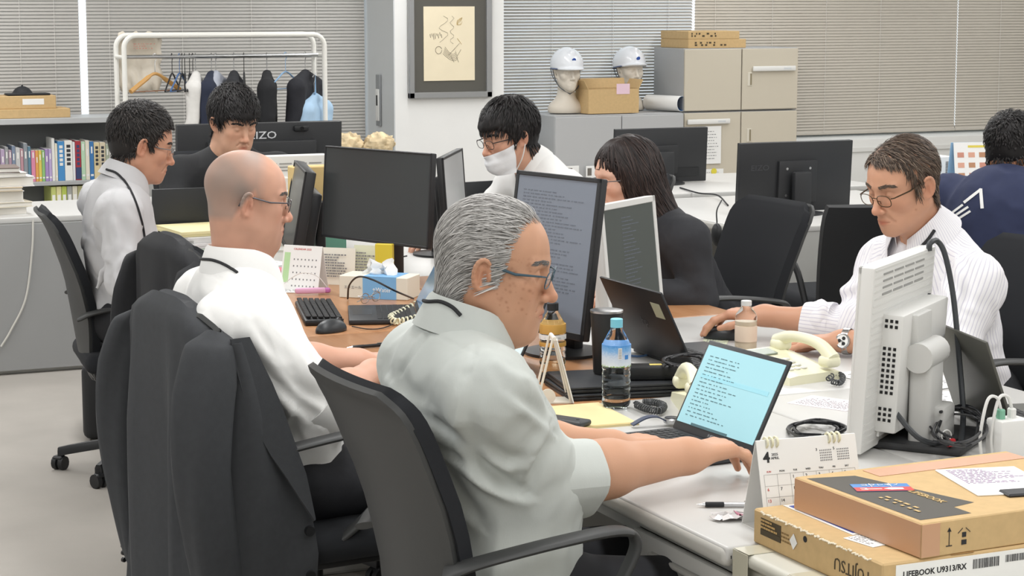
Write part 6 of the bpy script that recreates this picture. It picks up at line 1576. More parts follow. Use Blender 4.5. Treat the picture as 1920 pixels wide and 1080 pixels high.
text('CALENDAR 2025', .009, T2 @ TR((0, l2-.012, .0024)), RED, pg2, 'lettering'); m = MB(T2 @ TR((-.055, .075, .0023))); m.box((0, 0, 0), (.022, .10, .0004)); m.build('green_strip', mat('strip_green', '#b9dca8', .6), pg2)
m = MB(T2 @ TR((.008, .065, .0023)))
for i in range(7):
    for j in range(5): m.box((-.036+i*.0138, .038-j*.022, 0), (.004, .005, .0004))
e = m.build('dates', mat('ink_grey', '#7d7d80', .7), pg2); e['kind'] = 'stuff'
o = thing('snack_box', 'pink paper box behind the small calendar', 'box', (.27, 3.55, .70), math.radians(-30)); b = MB(); b.rbox((0, 0, .025), (.13, .09, .05), .002, 1); b.build('carton', mat('box_pink', '#dd7f8c', .6), o); m = MB(TR((0, -.0455, .03), rx=PI/2)); ruled(m, -.04, .05, -.01, .012, 2, seed=4, z=.0004); e = m.build('print', mat('print_maroon', '#8a3a45', .7), o); e['kind'] = 'stuff'
o = thing('eraser_pouch', 'pink and white marker lying before the small calendar', 'marker', P_(582, 550), math.radians(-15)); b = MB(); b.rbox((.0, 0, .009), (.10, .022, .018), .006, 2); b.build('body', mat('marker_pink', '#d9a6c4', .5), o); b = MB(); b.rbox((.055, 0, .009), (.02, .02, .016), .004, 1); b.build('cap', mat('marker_violet', '#b76aa8', .5), o)
sheets('white note sheets before the small calendar', pz(545, 545), -.5, .14, .10, 2, seed=14)
cable('thin white cable arching before the small calendar', [P_(520, 548), P_(535, 530, .73), P_(565, 512, .77), P_(595, 518, .76), P_(618, 545, .71)], .0014, WHITEP)
q = pz(665, 535); o = thing('document_stand', 'upright memos with handwriting behind the tissue box', 'document', (.52, 3.38, .70), math.radians(-40))
for k, (dx, w_, h_, c_) in enumerate(((-.05, .12, .125, '#e9e6da'), (.05, .10, .135, '#dfe2c8'))):
    b = MB(TR((dx, k*.012, 0), rx=-.12)); b.box((0, 0, h_/2), (w_, .003, h_)); s = b.build('memo', mat('memo_%d' % k, c_, .7), o); m = MB(TR((dx, k*.012-.002, h_/2), rx=PI/2-.12)); ruled(m, -w_*.42, w_*.42, -h_*.3, h_*.35, 9, seed=30+k, fill=.5, z=.0005, gap=.06); e = m.build('handwriting', mat('ink_grey', '#7d7d80', .7), s); e['kind'] = 'stuff'
o = thing('file_folder', 'yellow file standing behind the tissue box', 'file', (.595, 3.265, .70), math.radians(-40)); b = MB(); b.rbox((0, 0, .075), (.06, .022, .15), .002, 1); b.build('cover', mat('file_yellow', '#dcc63f', .5), o)
q = py(580, 400, 4.15); o = thing('paper_bag', 'tan and teal printed paper bag standing behind the edge-on monitor', 'bag', (float(q[0])+.04, 4.18, .70))
b = MB(); b.rbox((0, 0, .17), (.20, .08, .34), .004, 1); b.build('bag', mat('bag_tan', '#d8bd83', .7, noise=.08, nscale=12), o); b = MB(); b.add([(-.1, -.041, 0), (.1, -.041, 0), (.1, -.041, .17), (.02, -.041, .13), (-.03, -.041, .06), (-.1, -.041, .10)], [(0, 1, 2, 3, 4, 5)]); b.build('teal_print', mat('bag_teal', '#7fb8a0', .7), o)
# far-left desk end: papers, bag, books
for k in range(6): sheets(('white', 'cream', 'pale green', 'second white', 'grey', 'yellow-edged')[k]+' paper bundle in the pile at the far left desk', (.24+.012*math.sin(k*2), 4.28+.02*math.cos(k), .70+k*.020), .25+.12*math.sin(k), .21, .29, 2, mat('bundle_%d' % k, ('#eceae6', '#e6dfca', '#dbe6da', '#efefef', '#dcdcda', '#eadfae')[k], .7), t=.0095, seed=40+k, name='paper_bundle', pr=False)
sheets('open white sheets beside the man in the light grey shirt', (.28, 3.88, .70), .4, .25, .30, 5, t=.006, seed=50)
q = pz(370, 478, .70); o = thing('pouch', 'navy blue pouch with white letters behind the black jacket', 'pouch', (.24, 3.66, .70), math.radians(-20)); b = MB(); b.rbox((0, 0, .05), (.13, .05, .10), .006, 2); b.build('body', mat('pouch_navy', '#2c3752', .6), o); text('VINA', .04, TR((.0, -.0256, .035)) @ Euler((PI/2, 0, 0)).to_matrix().to_4x4(), PAPER, o, 'lettering', sx=.8)
o = thing('eraser_box', 'small white box standing on the navy pouch', 'box', (.235, 3.66, .80), .3); b = MB(); b.rbox((0, 0, .012), (.035, .022, .024), .004, 2); b.build('body', WHITEP, o); b = MB(); b.box((0, 0, .0242), (.02, .012, .0006)); b.build('label', mat('print_grey', '#8f8f93', .7), o)
# ------------------------------------------------------------------ shelf, books and boxes at the far left
SHG = mat('shelf_grey', '#a9abac', .5); SHD = mat('shelf_back', '#7d7f80', .6)
sx0, sx1, sy = -1.2, 1.32, 9.36
o = thing('bookcase', 'low grey open bookcase under the left-hand blinds', 'bookcase', ((sx0+sx1)/2, 9.52, 0)); hw = (sx1-sx0)/2
b = MB(); b.rbox((0, 0, .925), (2*hw, .34, .035), .003, 1); b.build('top_board', mat('shelf_top', '#b9bbbc', .45), o)
for zz in (.545, .20):
    b = MB(); b.rbox((0, 0, zz), (2*hw-.02, .32, .024), .002, 1); b.build('shelf_board', SHG, o)
for xx in (-hw+.01, -.0, hw-.01):
    b = MB(); b.box((xx, 0, .46), (.022, .32, .90)); b.build('upright', SHG, o)
b = MB(); b.box((0, .155, .46), (2*hw, .01, .9)); b.build('back_panel', SHD, o)
bk = [('lilac', '#b5a2bd', 8, 62), ('grey', '#9a9b9d', 7, 66), ('mauve', '#a98f9f', 6, 60), ('slate blue', '#7d8aa0', 7, 68), ('pale grey', '#c2c2c2', 9, 64), ('dusty pink', '#b98f98', 6, 62),
      ('steel grey', '#8c9299', 8, 72), ('teal blue', '#5e8296', 6, 66), ('rose pink', '#d98aa6', 8, 58), ('orange', '#e0a25a', 6, 58), ('yellow', '#dcc861', 6, 58), ('leaf green', '#8fbf7d', 6, 58), ('violet', '#a58bc0', 7, 60), ('lavender', '#b6a6d0', 6, 60),
      ('tall white', '#e4e4e0', 6, 80), ('cream', '#e2dcc8', 5, 70), ('bright blue', '#4a8ec6', 13, 74), ('white with black characters', '#ecebe6', 15, 75), ('white slim', '#e5e6e8', 5, 72), ('deep red', '#a83440', 11, 74), ('mint green', '#b5d3b5', 8, 72), ('ivory', '#e3ddcc', 8, 74), ('royal blue', '#3f77b0', 8, 72), ('buff', '#d9c9a0', 11, 70), ('sand', '#d6cab0', 11, 70), ('grey-green', '#a8b09c', 7, 66), ('white thick', '#e6e4df', 12, 70)]
u = 2.0; rnd = random.Random(5)
for i, (nm, cl, wpx, hpx) in enumerate(bk):
    xa = float(py(u, 300, sy+.03)[0]); xb = float(py(u+wpx-.6, 300, sy+.03)[0]); u += wpx; h = hpx/308*1.0; w = xb-xa
    t = thing('book', '%s book standing on the upper bookcase shelf, number %d from the left' % (nm, i+1), 'book', ((xa+xb)/2, sy+.12, .557), 0, 'books on the upper bookcase shelf')
    b = MB(); b.rbox((0, 0, h/2), (w, .17, h), .0015, 1); b.build('cover', mat('book_'+cl[1:], cl, .6), t)
    b = MB(); b.box((0, .004, h/2+.001), (w*.72, .166, h)); b.build('pages', PAPER, t)
    b = MB()
    if i in (17, 23, 24, 16, 19): 
        for k in range(5): b.box((0, -.0857, h*(.86-k*.11)), (w*.5, .0008, h*.075))
        if i == 19: b.box((0, -.0856, h*.18), (w*.98, .0007, h*.3))
    else: b.box((0, -.0857, h*(.7+.08*(i % 3))), (w*.35, .0008, h*.18)); b.box((0, -.0857, h*.12), (w*.7, .0008, h*.05))
    e = b.build('spine_print', mat('spine_'+('dark' if i in (17, 23, 24) else 'navy' if i == 19 else 'pale'), ('#35373d' if i in (17, 23, 24) else '#39466e' if i == 19 else '#e9e8e4'), .6), t); e['kind'] = 'stuff'
fl = [('yellow-green', '#c7cf7d'), ('pale yellow', '#dfd9a0'), ('lime', '#b9c95f'), ('grey', '#a9aaa6'), ('cream', '#e0dcc9'), ('olive', '#b3b184'), ('yellow', '#d8cf6e'), ('white', '#e3e3df')]
u = 96
for i, (nm, cl) in enumerate(fl):
    xa = float(py(u, 380, sy+.03)[0]); xb = float(py(u+9.3, 380, sy+.03)[0]); u += 10
    t = thing('ring_binder', '%s binder on the lower bookcase shelf, number %d from the left' % (nm, i+1), 'binder', ((xa+xb)/2, sy+.13, .213), 0, 'binders on the lower bookcase shelf')
    b = MB(); b.rbox((0, 0, .155), (xb-xa, .22, .31), .002, 1); b.build('cover', mat('binder_'+cl[1:], cl, .6), t); b = MB(); b.box((0, -.1105, .20), ((xb-xa)*.6, .001, .12)); b.build('spine_label', PAPER, t)
def carton(label, x0, x1, y, z, h, d=.28, lab=True, group=None, m=CARD):
    o = thing('carton', label, 'box', ((x0+x1)/2, y+d/2, z), 0, group); b = MB(); b.rbox((0, 0, h/2), (x1-x0, d, h), .003, 1); b.build('body', m, o)
    b = MB(); b.box((0, 0, h+.0004), (x1-x0, .05, .001)); b.build('tape', mat('tape_brown', '#b58e5b', .3), o)
    if lab: b = MB(); b.box(((x1-x0)*.18, -d/2-.0006, h*.55), ((x1-x0)*.3, .001, h*.45)); b.build('label', PAPER, o)
    return o
X = lambda u, v, y: float(py(u, v, y)[0])
carton('long flat carton lying on the bookcase top', X(-60, 210, 9.38), X(132, 210, 9.38), 9.38, .943, .055, lab=False)
carton('smaller labelled carton on top of the flat carton on the bookcase', X(-30, 185, 9.40), X(105, 185, 9.40), 9.40, .9985, .078, .24)
q = py(42, 176, 9.5); o = thing('cap', 'black cap lying on the labelled carton', 'cap', (float(q[0]), 9.5, 1.0775)); V, Q = surf(lambda P: smin(smax(ell(P, (0, 0, 0), (.06, .055, .055)), -P[:, 2], .004), rbx(P, (.03, 0, .006), (.13, .07, .006), .005), .01), (-.12, -.1, -.01), (.19, .1, .08), .007); mesh_obj('crown', [(V, Q, None)], BLKM, o); b = MB(); b.lathe([(0, .056), (.006, .055), (.005, .062), (0, .063)], 10); b.build('button', BLKM, o)
# stacked books on the far-left desk
zz = .70
for k, (nm, cl, h, w) in enumerate((('white', '#e9e8e5', .035, .26), ('cream', '#e6decb', .022, .25), ('thick white', '#eeedeb', .05, .27), ('tan edged', '#d9c7a8', .016, .25), ('broad white', '#e8e7e6', .045, .28), ('slim white', '#ecebe9', .018, .27), ('brown covered', '#6b5a52', .022, .24))):
    t = thing('book', '%s book lying in the pile at the far left, %s from the bottom' % (nm, ('first', 'second', 'third', 'fourth', 'fifth', 'sixth', 'seventh')[k]), 'book', (-.16+.02*math.sin(k*2), 6.22+.01*math.cos(k*3), zz), .12*math.sin(k*1.7), 'books piled on the far-left desk')
    b = MB(); b.rbox((0, 0, h*.5), (w*.97, .20, h*.84), .002, 1); b.build('pages', mat('pile_pages', '#e9e6de', .7), t)
    b = MB(); b.box((0, 0, h*.04), (w, .21, h*.08)); b.box((0, 0, h*.96), (w, .21, h*.08)); b.box((-w/2, 0, h/2), (.003, .21, h)); b.build('cover', mat('pile_'+cl[1:], cl, .6), t); zz += h+.0006
cable('white cable hanging down in front of the far-left grey desk', [py(62, 412, 6.0), py(60, 470, 5.99), py(48, 560, 5.98), py(20, 620, 5.98), py(2, 650, 5.98)], .005, mat('cable_pale', '#cfcdc6', .6))
q = pz(152, 822, 0); o = thing('briefcase', 'black briefcase standing on the floor under the far-left chair', 'bag', (float(q[0])+.1, float(q[1])+.1, 0), math.radians(75)); b = MB(); b.rbox((0, 0, .15), (.38, .12, .29), .03, 3); b.build('body', mat('bag_black', '#252628', .5), o); b = MB(); b.tube(bez([(-.07, 0, .29), (-.05, 0, .36), (.05, 0, .36), (.07, 0, .29)], 6), .009, 8); b.build('handle', BLACK, o); b = MB(); b.rbox((0, -.062, .12), (.30, .012, .18), .006, 2); b.build('pocket', mat('bag_black', '#252628', .5), o)
# ------------------------------------------------------------------ coat rack
ry = 8.80; xl, xr = X(232, 75, ry), X(608, 75, ry); zt = float(py(400, 66, ry)[2]); zb_ = float(py(400, 105, ry+.1)[2])
o = thing('coat_rack', 'white tubular coat rack with a steel rail', 'coat rack', ((xl+xr)/2, ry+.1, 0)); hw = (xr-xl)/2; WT = mat('rack_white', '#e6e5df', .4)
for dy in (-.1, .1):
    b = MB(); rr = .07; pts = [(-hw, dy, .05), (-hw, dy, zt-rr)]+[(-hw+rr*(1-math.cos(a)), dy, zt-rr+rr*math.sin(a)) for a in [i*PI/12 for i in range(1, 6)]]+[(-hw+rr, dy, zt), (hw-rr, dy, zt)]+[(hw-rr*(1-math.sin(a)), dy, zt-rr+rr*math.cos(a)) for a in [i*PI/12 for i in range(1, 6)]]+[(hw, dy, zt-rr), (hw, dy, .05)]
    b.tube(pts, .015, 10); b.build('hoop', WT, o)
b = MB(); b.cyl((-hw+.01, 0, zb_), (hw-.01, 0, zb_), .012, n=12); b.build('rail', STEEL, o)
for sx in (-1, 1):
    b = MB(); b.cyl((sx*hw, -.1, zb_), (sx*hw, .1, zb_), .012, n=10); b.build('rail_bracket', WT, o); b = MB(); b.cyl((sx*hw, -.22, .05), (sx*hw, .22, .05), .015, n=10); b.build('foot', WT, o)
def hanger(label, u, col, w=.40, rot=70, drop=.0, m=None, bar=True, thick=.006, wood_=False):
    x = X(u, 105, ry+.1); o = thing('coat_hanger', label, 'hanger', (x, ry+.1, zb_), math.radians(rot), 'hangers on the coat rack')
    mm = m or mat('hanger_'+col[1:], col, .45); b = MB(); b.tube([(0, .0, -.10), (0, 0, -.03), (.012, 0, -.016)]+[(.014*math.cos(a), 0, .0+.014*math.sin(a)+.004) for a in [-.5+i*.5 for i in range(8)]], .0022, 6); b.build('hook', STEEL if wood_ else mm, o)
    b = MB(); pts = bez([(-w/2, 0, -.20), (-w/4, 0, -.145), (0, 0, -.10), (w/4, 0, -.145), (w/2, 0, -.20)], 5); n = len(pts); b.tube(pts, [thick*(1.5 if wood_ and abs(i-n/2) > 3 else 1)*(1.6 if wood_ else 1) for i in range(n)], 8); b.build('shoulder_bar', mm, o)
    if bar: b = MB(); b.tube([(-w/2+.01, 0, -.202), (w/2-.01, 0, -.202)], .0035, 6); b.build('lower_bar', mm if not wood_ else mat('bar_brown', '#8a5a3a', .5), o)
    return o
hanger('wide wooden hanger at the left of the coat rack', 290, '#c99a5b', .40, 30, wood_=True)
for k, (u, c_, rt, lb) in enumerate(((322, '#232427', 62, 'first black hanger right of the wooden one'), (336, '#4a6a9a', 58, 'blue plastic hanger in the crowded group'), (341, '#2a2b2d', 66, 'second black hanger in the crowded group'), (346, '#232427', 74, 'third black hanger in the crowded group'), (355, '#2a2b2d', 70, 'fourth black hanger in the crowded group'), (361, '#26272a', 60, 'fifth black hanger in the crowded group'), (457, '#1d1e20', 72, 'lone empty black hanger mid-rail'), (535, '#8fb3d6', 38, 'pale blue wire hanger near the right end of the rail'))): hanger(lb, u, c_, .38, rt, thick=.005)
def garment(label, u, cl, w, L, rot, flare=1.1, seed=1, d=.06, shoulder=.10, cat='jacket', name='hanging_jacket', lapel=None):
    x = X(u, 105, ry+.1); o = thing(name, label, cat, (x, ry+.1, zb_), math.radians(rot), None); m = mat('cloth_'+cl[1:], cl, .85, bump=.15, bscale=400, noise=.05, nscale=30)
    def f(P):
        A = P.copy(); A[:, 0] = np.abs(A[:, 0]); dd = rcone(A, (0, 0, -.115), (w*.40, 0, -.175), .030, .040)
        dd = smin(dd, rbx(A, (0, 0, -.14-L*.48), (w*.40*flare, .05, L*.44), .04), .05)
        return smin(dd, rcone(A, (w*.43, 0, -.20), (w*.47, .02, -L*.88), .048, .040), .03)
    V, Q = surf(f, (-w*.6-.1, -.14, -L-.2), (w*.6+.1, .14, -.03), .012); N = vnormals(V, Q); V = V+N*(.016*(.5-np.abs(wob(V, 42, seed, np.array([1, 1, .2]))))*np.clip((-.12-V[:, 2])*4, 0, 1))[:, None]
    mesh_obj('cloth', [(V, Q, None)], m, o)
    b = MB(); b.tube([(0, 0, -.09), (0, 0, -.03), (.012, 0, -.014)]+[(.014*math.cos(a), 0, .004+.014*math.sin(a)) for a in [-.5+i*.5 for i in range(8)]], .0024, 6); b.build('hook', STEEL, o)
    if lapel:
        b = MB(); b.grid(np.array([[(-.02*(1-t)-.05*t*(1-s)+.005, -d*1.12-.004, -.10-.3*t) for s in (0, 1)] for t in (0, .3, .7, 1)]), .003); b.build('lining', mat('lining_'+lapel[1:], lapel, .7), o)
    return o
garment('white shirt on a hanger left of the navy jackets', 366, '#dcdad6', .36, .60, 70, seed=2, name='hanging_shirt', cat='shirt')
garment('navy jacket hanging near the middle of the rack', 396, '#262c3e', .42, .74, 66, seed=3)
garment('pale grey shirt hanging behind the navy jacket', 404, '#a9adb8', .34, .5, 60, seed=4, name='hanging_shirt', cat='shirt')
garment('short black jacket hanging beside the empty hanger', 438, '#26272b', .40, .62, 68, seed=5)
garment('long black jacket hanging alone right of the middle', 500, '#202124', .40, .72, 72, 1.25, seed=6)
garment('black jacket with pale blue lining at the right end of the rack', 572, '#23242a', .42, .60, 52, 1.1, seed=7, lapel='#8fb6dc')
garment('pale blue shirt hanging lowest at the right end of the rack', 585, '#a9c6e0', .34, .52, 45, 1.1, seed=8, name='hanging_shirt', cat='shirt')
for c_ in bpy.data.objects:
    if c_.get('label') == 'pale blue shirt hanging lowest at the right end of the rack': c_.location.z -= .14; c_.location.y -= .03
q = py(262, 100, ry+.22); o = thing('plastic_bag', 'milky plastic carrier bag hanging at the left of the coat rack', 'bag', (float(q[0]), ry+.22, zb_-.12)); r = np.random.default_rng(5)
P = np.array([[((i-5)*.028*(1-.1*abs(j-3)/3)+.006*r.normal(), .05*math.sin(PI*i/10)*math.sin(PI*(j+.4)/7)+.012*r.normal(), .26-.05*j+.012*math.sin(i*1.9)) for j in range(8)] for i in range(11)]); b = MB(); b.grid(P, .002); bagm = mat('bag_milky', '#d8cfbf', .3, spec=.7); b.build('film', bagm, o, 180)
m = MB(TR((.02, -.004, .18), rx=PI/2)); ruled(m, -.06, .07, -.02, .02, 3, seed=2, z=.001); e = m.build('red_print', mat('print_faded_red', '#c59080', .7), o); e['kind'] = 'stuff'; e.location.y = -.01
# ------------------------------------------------------------------ cabinets at the back
CG = mat('cabinet_grey', '#b4b5b6', .5); CB = mat('cabinet_warm', '#c9c1b0', .5); CBS = mat('cabinet_side', '#a8a9aa', .5)
ca0, ca1 = X(1040, 300, 9.30), X(1165, 300, 9.30); ca2 = 5.075
o = thing('low_cabinet', 'low grey cabinet carrying the helmets', 'cabinet', ((ca0+ca2)/2, 9.54, 0)); W = ca2-ca0
b = MB(); b.rbox((0, 0, .44), (W, .46, .88), .004, 1); b.build('body', CBS, o)
for k, (xa, xb) in enumerate(((ca0, ca1), (ca1, ca2))):
    b = MB(); b.rbox(((xa+xb)/2-(ca0+ca2)/2, -.237, .44), (xb-xa-.006, .016, .86), .003, 1); d = b.build('door', CG, o)
    b = MB(); b.rbox(((xb if k == 0 else xa)+(-.05 if k == 0 else .05)-(ca0+ca2)/2, -.247, .5), (.02, .006, .09), .003, 1); b.build('handle', STEEL, d)
for u0 in (1062, 1098):
    q = py(u0+12, 322, 9.27); o2 = thing('name_card', ('left' if u0 == 1062 else 'right')+' small white card with a photo on the low grey cabinet', 'card', q); b = MB(); b.box((0, 0, 0), (.09, .004, .08)); b.build('card', PAPER, o2); b = MB(); b.box((-.02, -.003, 0), (.03, .002, .05)); b.build('photo', mat('photo_grey', '#6f6a64', .6), o2)
tx0, tx1 = X(1283, 92, 9.35), X(1497, 88, 9.35); W = tx1-tx0; xm = X(1390, 150, 9.35)
for z0, z1, nm in ((0, .878, 'lower'), (.882, 1.318, 'upper')):
    o = thing('storage_cabinet', nm+' beige two-door cabinet of the tall pair by the blinds', 'cabinet', ((tx0+tx1)/2, 9.575, z0), 0, 'beige storage cabinets'); H_ = z1-z0
    b = MB(); b.rbox((0, 0, H_/2), (W, .43, H_), .003, 1); b.build('body', CBS, o)
    for xa, xb, hd in ((tx0, xm, 0), (xm, tx1, 1)):
        b = MB(); b.rbox(((xa+xb)/2-(tx0+tx1)/2, -.223, H_/2), (xb-xa-.008, .016, H_-.012), .003, 1); d = b.build('door', CB, o)
        if hd:
            b = MB(); b.rbox((xm+.065-(tx0+tx1)/2, -.232, H_/2-.0 if nm == 'upper' else H_-.17), (.036, .006, .095), .002, 1); h_ = b.build('handle', mat('handle_pale', '#d6d0c2', .4), d)
            b = MB(); b.box((xm+.072-(tx0+tx1)/2, -.236, H_/2 if nm == 'upper' else H_-.17), (.012, .003, .08)); b.build('recess', mat('recess_brown', '#8b8168', .6), h_)
def wallbar(label, u0, u1, v, y=9.335):
    a, c = py(u0, v, y), py(u1, v, y); o = thing('magnetic_bar', label, 'magnet bar', ((a[0]+c[0])/2, y, a[2])); b = MB(); b.rbox((0, -.006, 0), (c[0]-a[0], .014, .035), .005, 2); b.build('bar', WHITEP, o); b = MB(); b.box(((c[0]-a[0])*.3, -.0135, 0), (.06, .001, .012)); b.build('label', mat('label_pale', '#cfd2d4', .5), o)
wallbar('white magnetic bar on the upper beige cabinet door', 1411, 1491, 129); wallbar('white magnetic bar holding a notice on the lower beige cabinet', 1288, 1368, 229)
def notice(label, u0, u1, v0, v1, y=9.338, seed=1, hdr=None):
    a, c = py(u0, v1, y), py(u1, v0, y); w_, h_ = c[0]-a[0], c[2]-a[2]; o = thing('notice', label, 'notice', ((a[0]+c[0])/2, y, a[2])); b = MB(); b.box((0, -.002, h_/2), (w_, .003, h_)); s = b.build('sheet', PAPER, o)
    m = MB(TR((0, -.004, h_/2), rx=PI/2)); ruled(m, -w_*.1, w_*.42, -h_*.4, h_*.4, 10, seed=seed, z=.0005, fill=.25); e = m.build('print', mat('ink_grey', '#7d7d80', .7), s); e['kind'] = 'stuff'
    if hdr: m = MB(TR((w_*.15, -.006, h_*.9), rx=PI/2)); m.lathe([(0, 0), (.022, 0), (.022, .003), (0, .003)], 14); m.build('yellow_flower', mat('flower_yellow', '#e0d24a', .5), o)
    return o
notice('white notice under the magnetic bar on the beige cabinet', 1306, 1352, 236, 308, seed=3)
notice('white sheet with a yellow flower below the notice', 1303, 1356, 316, 362, seed=5, hdr=True)
carton('flat printed carton lower of two on the tall cabinet', X(1284, 82, 9.42), X(1392, 82, 9.42), 9.37, 1.3185, .062, .40, lab=False)
carton('flat printed carton upper of two on the tall cabinet', X(1284, 65, 9.42), X(1380, 65, 9.42), 9.37, 1.381, .055, .40, lab=False)
for c_, s_ in (('flat printed carton lower of two on the tall cabinet', 3), ('flat printed carton upper of two on the tall cabinet', 4)):
    oo = [k for k in bpy.data.objects if k.get('label') == c_][0]; m = MB(TR((0, -.2008, .03), rx=PI/2)); ruled(m, -.18, .18, -.016, .016, 2, seed=s_, z=.0006, dash=(.02, .06), gap=.25, fill=.7); e = m.build('print', mat('print_dark', '#4b4130', .7), oo); e['kind'] = 'stuff'
# helmets on dummy heads
DUM = mat('dummy_head', '#d9d0c2', .55); HELM = mat('helmet_white', '#e6e9ee', .22, coat=.3)
def dummy(u, vtop, y, yaw, label1, label2, tilt=0, logo=0):
    top = py(u, vtop, y); s = 1.02; zc = .885+.275; o = thing('dummy_head', label1, 'mannequin', (float(top[0]), y, .885), math.radians(yaw))
    sdf = head_sdf(dict(nb=(-.03, 0, -.17), neck_r=.05, fat=0), True)
    f = lambda P: smax(smin(sdf(P), ell(P, (-.03, 0, -.235), (.085, .125, .075)), .05), -(P[:, 2]+.262), .003)
    V, Q = surf(f, (-.15, -.15, -.28), (.14, .15, .15), .0055); zo = .262*s; mesh_obj('bust', [(V*s+np.array((0, 0, zo)), Q, None)], DUM, o)
    b = MB(); b.lathe([(.07, 0), (.075, .004), (.07, .008)], 24, (-.03, 0, 0)); b.build('base_ring', DUM, o)
    h = thing('safety_helmet', label2, 'helmet', (float(top[0]), y, .885), math.radians(yaw)); Rt = Euler((0, math.radians(tilt), 0)).to_matrix()
    hf = lambda P: smax(smin(smin(smax(ell(P, (-.012, 0, .055), (.135, .108, .115)), -(P[:, 2]-.030), .004), smax(ell(P, (.06, 0, .028), (.10, .09, .012)), -(P[:, 0]+.02), .01), .014), rcone(P, (.085, 0, .135), (-.10, 0, .145), .018, .018), .025), -ell(P, (-.012, 0, .045), (.122, .095, .105)), .003)
    V, Q = surf(hf, (-.17, -.13, .0), (.18, .13, .2), .005); V = V@np.array(Rt).T*s+np.array((0, 0, zo+.006)); mesh_obj('shell', [(V, Q, None)], HELM, h)
    b = MB(TR((0, 0, zo+.006)) @ Rt.to_4x4()); b.tube([(-.012+.135*math.cos(a), .108*math.sin(a), .030) for a in [i*2*PI/28 for i in range(28)]], .0045, 6, closed=True); b.build('rim', mat('rim_blue', '#5b6a8c', .4), h)
    for sg in (-1, 1):
        b = MB(TR((0, 0, zo))); b.tube(bez([(-.02, sg*.100, .03), (.0, sg*.090, -.03), (.03, sg*.066, -.09), (.05, 0, -.135)], 6), .0035, 6); b.tube(bez([(-.08, sg*.09, .03), (-.05, sg*.088, -.02), (.01, sg*.083, -.06)], 5), .003, 6); b.build('chin_strap', mat('strap_grey', '#55585e', .6), h)
    b = MB(TR((.118, 0, zo+.098), ry=.55)); b.lathe([(0, 0), (.014, 0), (.014, .004), (0, .004)], 16, (0, 0, 0), TR(ry=PI/2)); b.build('emblem', mat('emblem_royal', '#2f55a8', .4), h)
dummy(1064, 97, 9.50, -94, 'left white dummy head on the low grey cabinet', 'white safety helmet on the left dummy head')
dummy(1182, 100, 9.66, -90, 'right white dummy head half hidden by the open carton', 'white safety helmet with a blue brim on the right dummy head', -8)
bx0, bx1 = X(1102, 200, 9.36), X(1196, 200, 9.36); o = thing('open_carton', 'open cardboard carton between the two dummy heads', 'box', ((bx0+bx1)/2, 9.45, .885), math.radians(0)); w_ = bx1-bx0; hh = .165; d_ = .20
for c_, s_ in (((0, -d_/2, hh/2), (w_, .005, hh)), ((0, d_/2, hh/2), (w_, .005, hh)), ((-w_/2, 0, hh/2), (.005, d_, hh)), ((w_/2, 0, hh/2), (.005, d_, hh)), ((0, 0, .003), (w_, d_, .005))):
    b = MB(); b.box(c_, s_); b.build('panel', CARD, o)
for sg in (-1, 1):
    b = MB(TR((sg*w_/2, 0, hh), ry=sg*.5)); b.box((0, 0, .035), (.004, d_, .07)); b.build('flap', CARD, o)
b = MB(TR((0, d_/2, hh), rx=-.35)); b.box((0, 0, .035), (w_, .004, .07)); b.build('flap', CARD, o)
b = MB(TR((0, -d_/2, hh), rx=.9)); b.box((0, 0, .0), (.01, .004, .005)); b.build('flap', CARD, o)
b = MB(); b.box((.07, -d_/2-.004, hh-.0), (.10, .002, .07)); b.build('pink_slip', mat('slip_pink', '#e6c8d6', .7), o)
p0 = py(1212, 198, 9.42); p1 = py(1282, 200, 9.30); o = thing('rolled_poster', 'rolled white poster with a blue inside lying on the low cabinet', 'poster', (float(py(1222, 198, 9.62)[0])-.02, 9.64, .885)); L_ = .31; rr = .054
b = MB(TR((0, 0, rr), rz=-1.2)); ring = [[(xx, rr*math.cos(a)*(1-.012*a/6), rr*math.sin(a)*(1-.012*a/6)) for xx in (0, L_)] for a in [i*2*PI*1.12/40 for i in range(41)]]; b.grid(np.array(ring), .002); b.build('sheet', PAPER, o, 60)
b = MB(TR((0, 0, rr), rz=-1.2)); ring = [[(xx, (rr-.004)*math.cos(a), (rr-.004)*math.sin(a)) for xx in (.01, L_-.002)] for a in [i*2*PI/36 for i in range(37)]]; b.grid(np.array(ring), .001); b.build('printed_inside', mat('poster_blue', '#3d6fa6', .5), o, 60)
# clumps of crumpled paper on a side table by the pillar
q = pz(672, 292, .72); o = thing('side_table', 'small side table by the white pillar', 'table', (float(q[0]), float(q[1])+.1, 0)); b = MB(); b.rbox((0, 0, .705), (.52, .34, .03), .005, 1); b.build('table_top', DGREY, o)
for sx in (-1, 1):
    for s2 in (-1, 1): b = MB(); b.cyl((sx*.23, s2*.14, 0), (sx*.23, s2*.14, .69), .015, n=10); b.build('leg', STEEL, o)
for k, (u, w_, lb) in enumerate(((650, .098, 'left crumpled brown paper clump above the switched-off monitor'), (712, .088, 'right crumpled brown paper clump above the switched-off monitor'))):
    a = pz(u, 288, .72); V, Q = surf(lambda P: ell(P, (0, 0, .06), (w_, .08, .062)), (-.14, -.12, -.02), (.14, .12, .15), .010); N = vnormals(V, Q); V = V+N*(.026*(.5-np.abs(wob(V, 60, 3+k))) + .012*(.5-np.abs(wob(V, 130, 9+k))))[:, None]; V[:, 2] = np.maximum(V[:, 2], 0)
    col = np.tile(np.array(srgb('#d3bf9b')), (len(V), 1))*(1+.35*wob(V, 90, 5+k)[:, None]); t = thing('crumpled_paper', lb, 'paper', a, 0); mesh_obj('clump', [(V, Q, np.clip(col, .03, .9))], mat('crumple', '#d3bf9b', .8, attr=True), t, smooth=25)
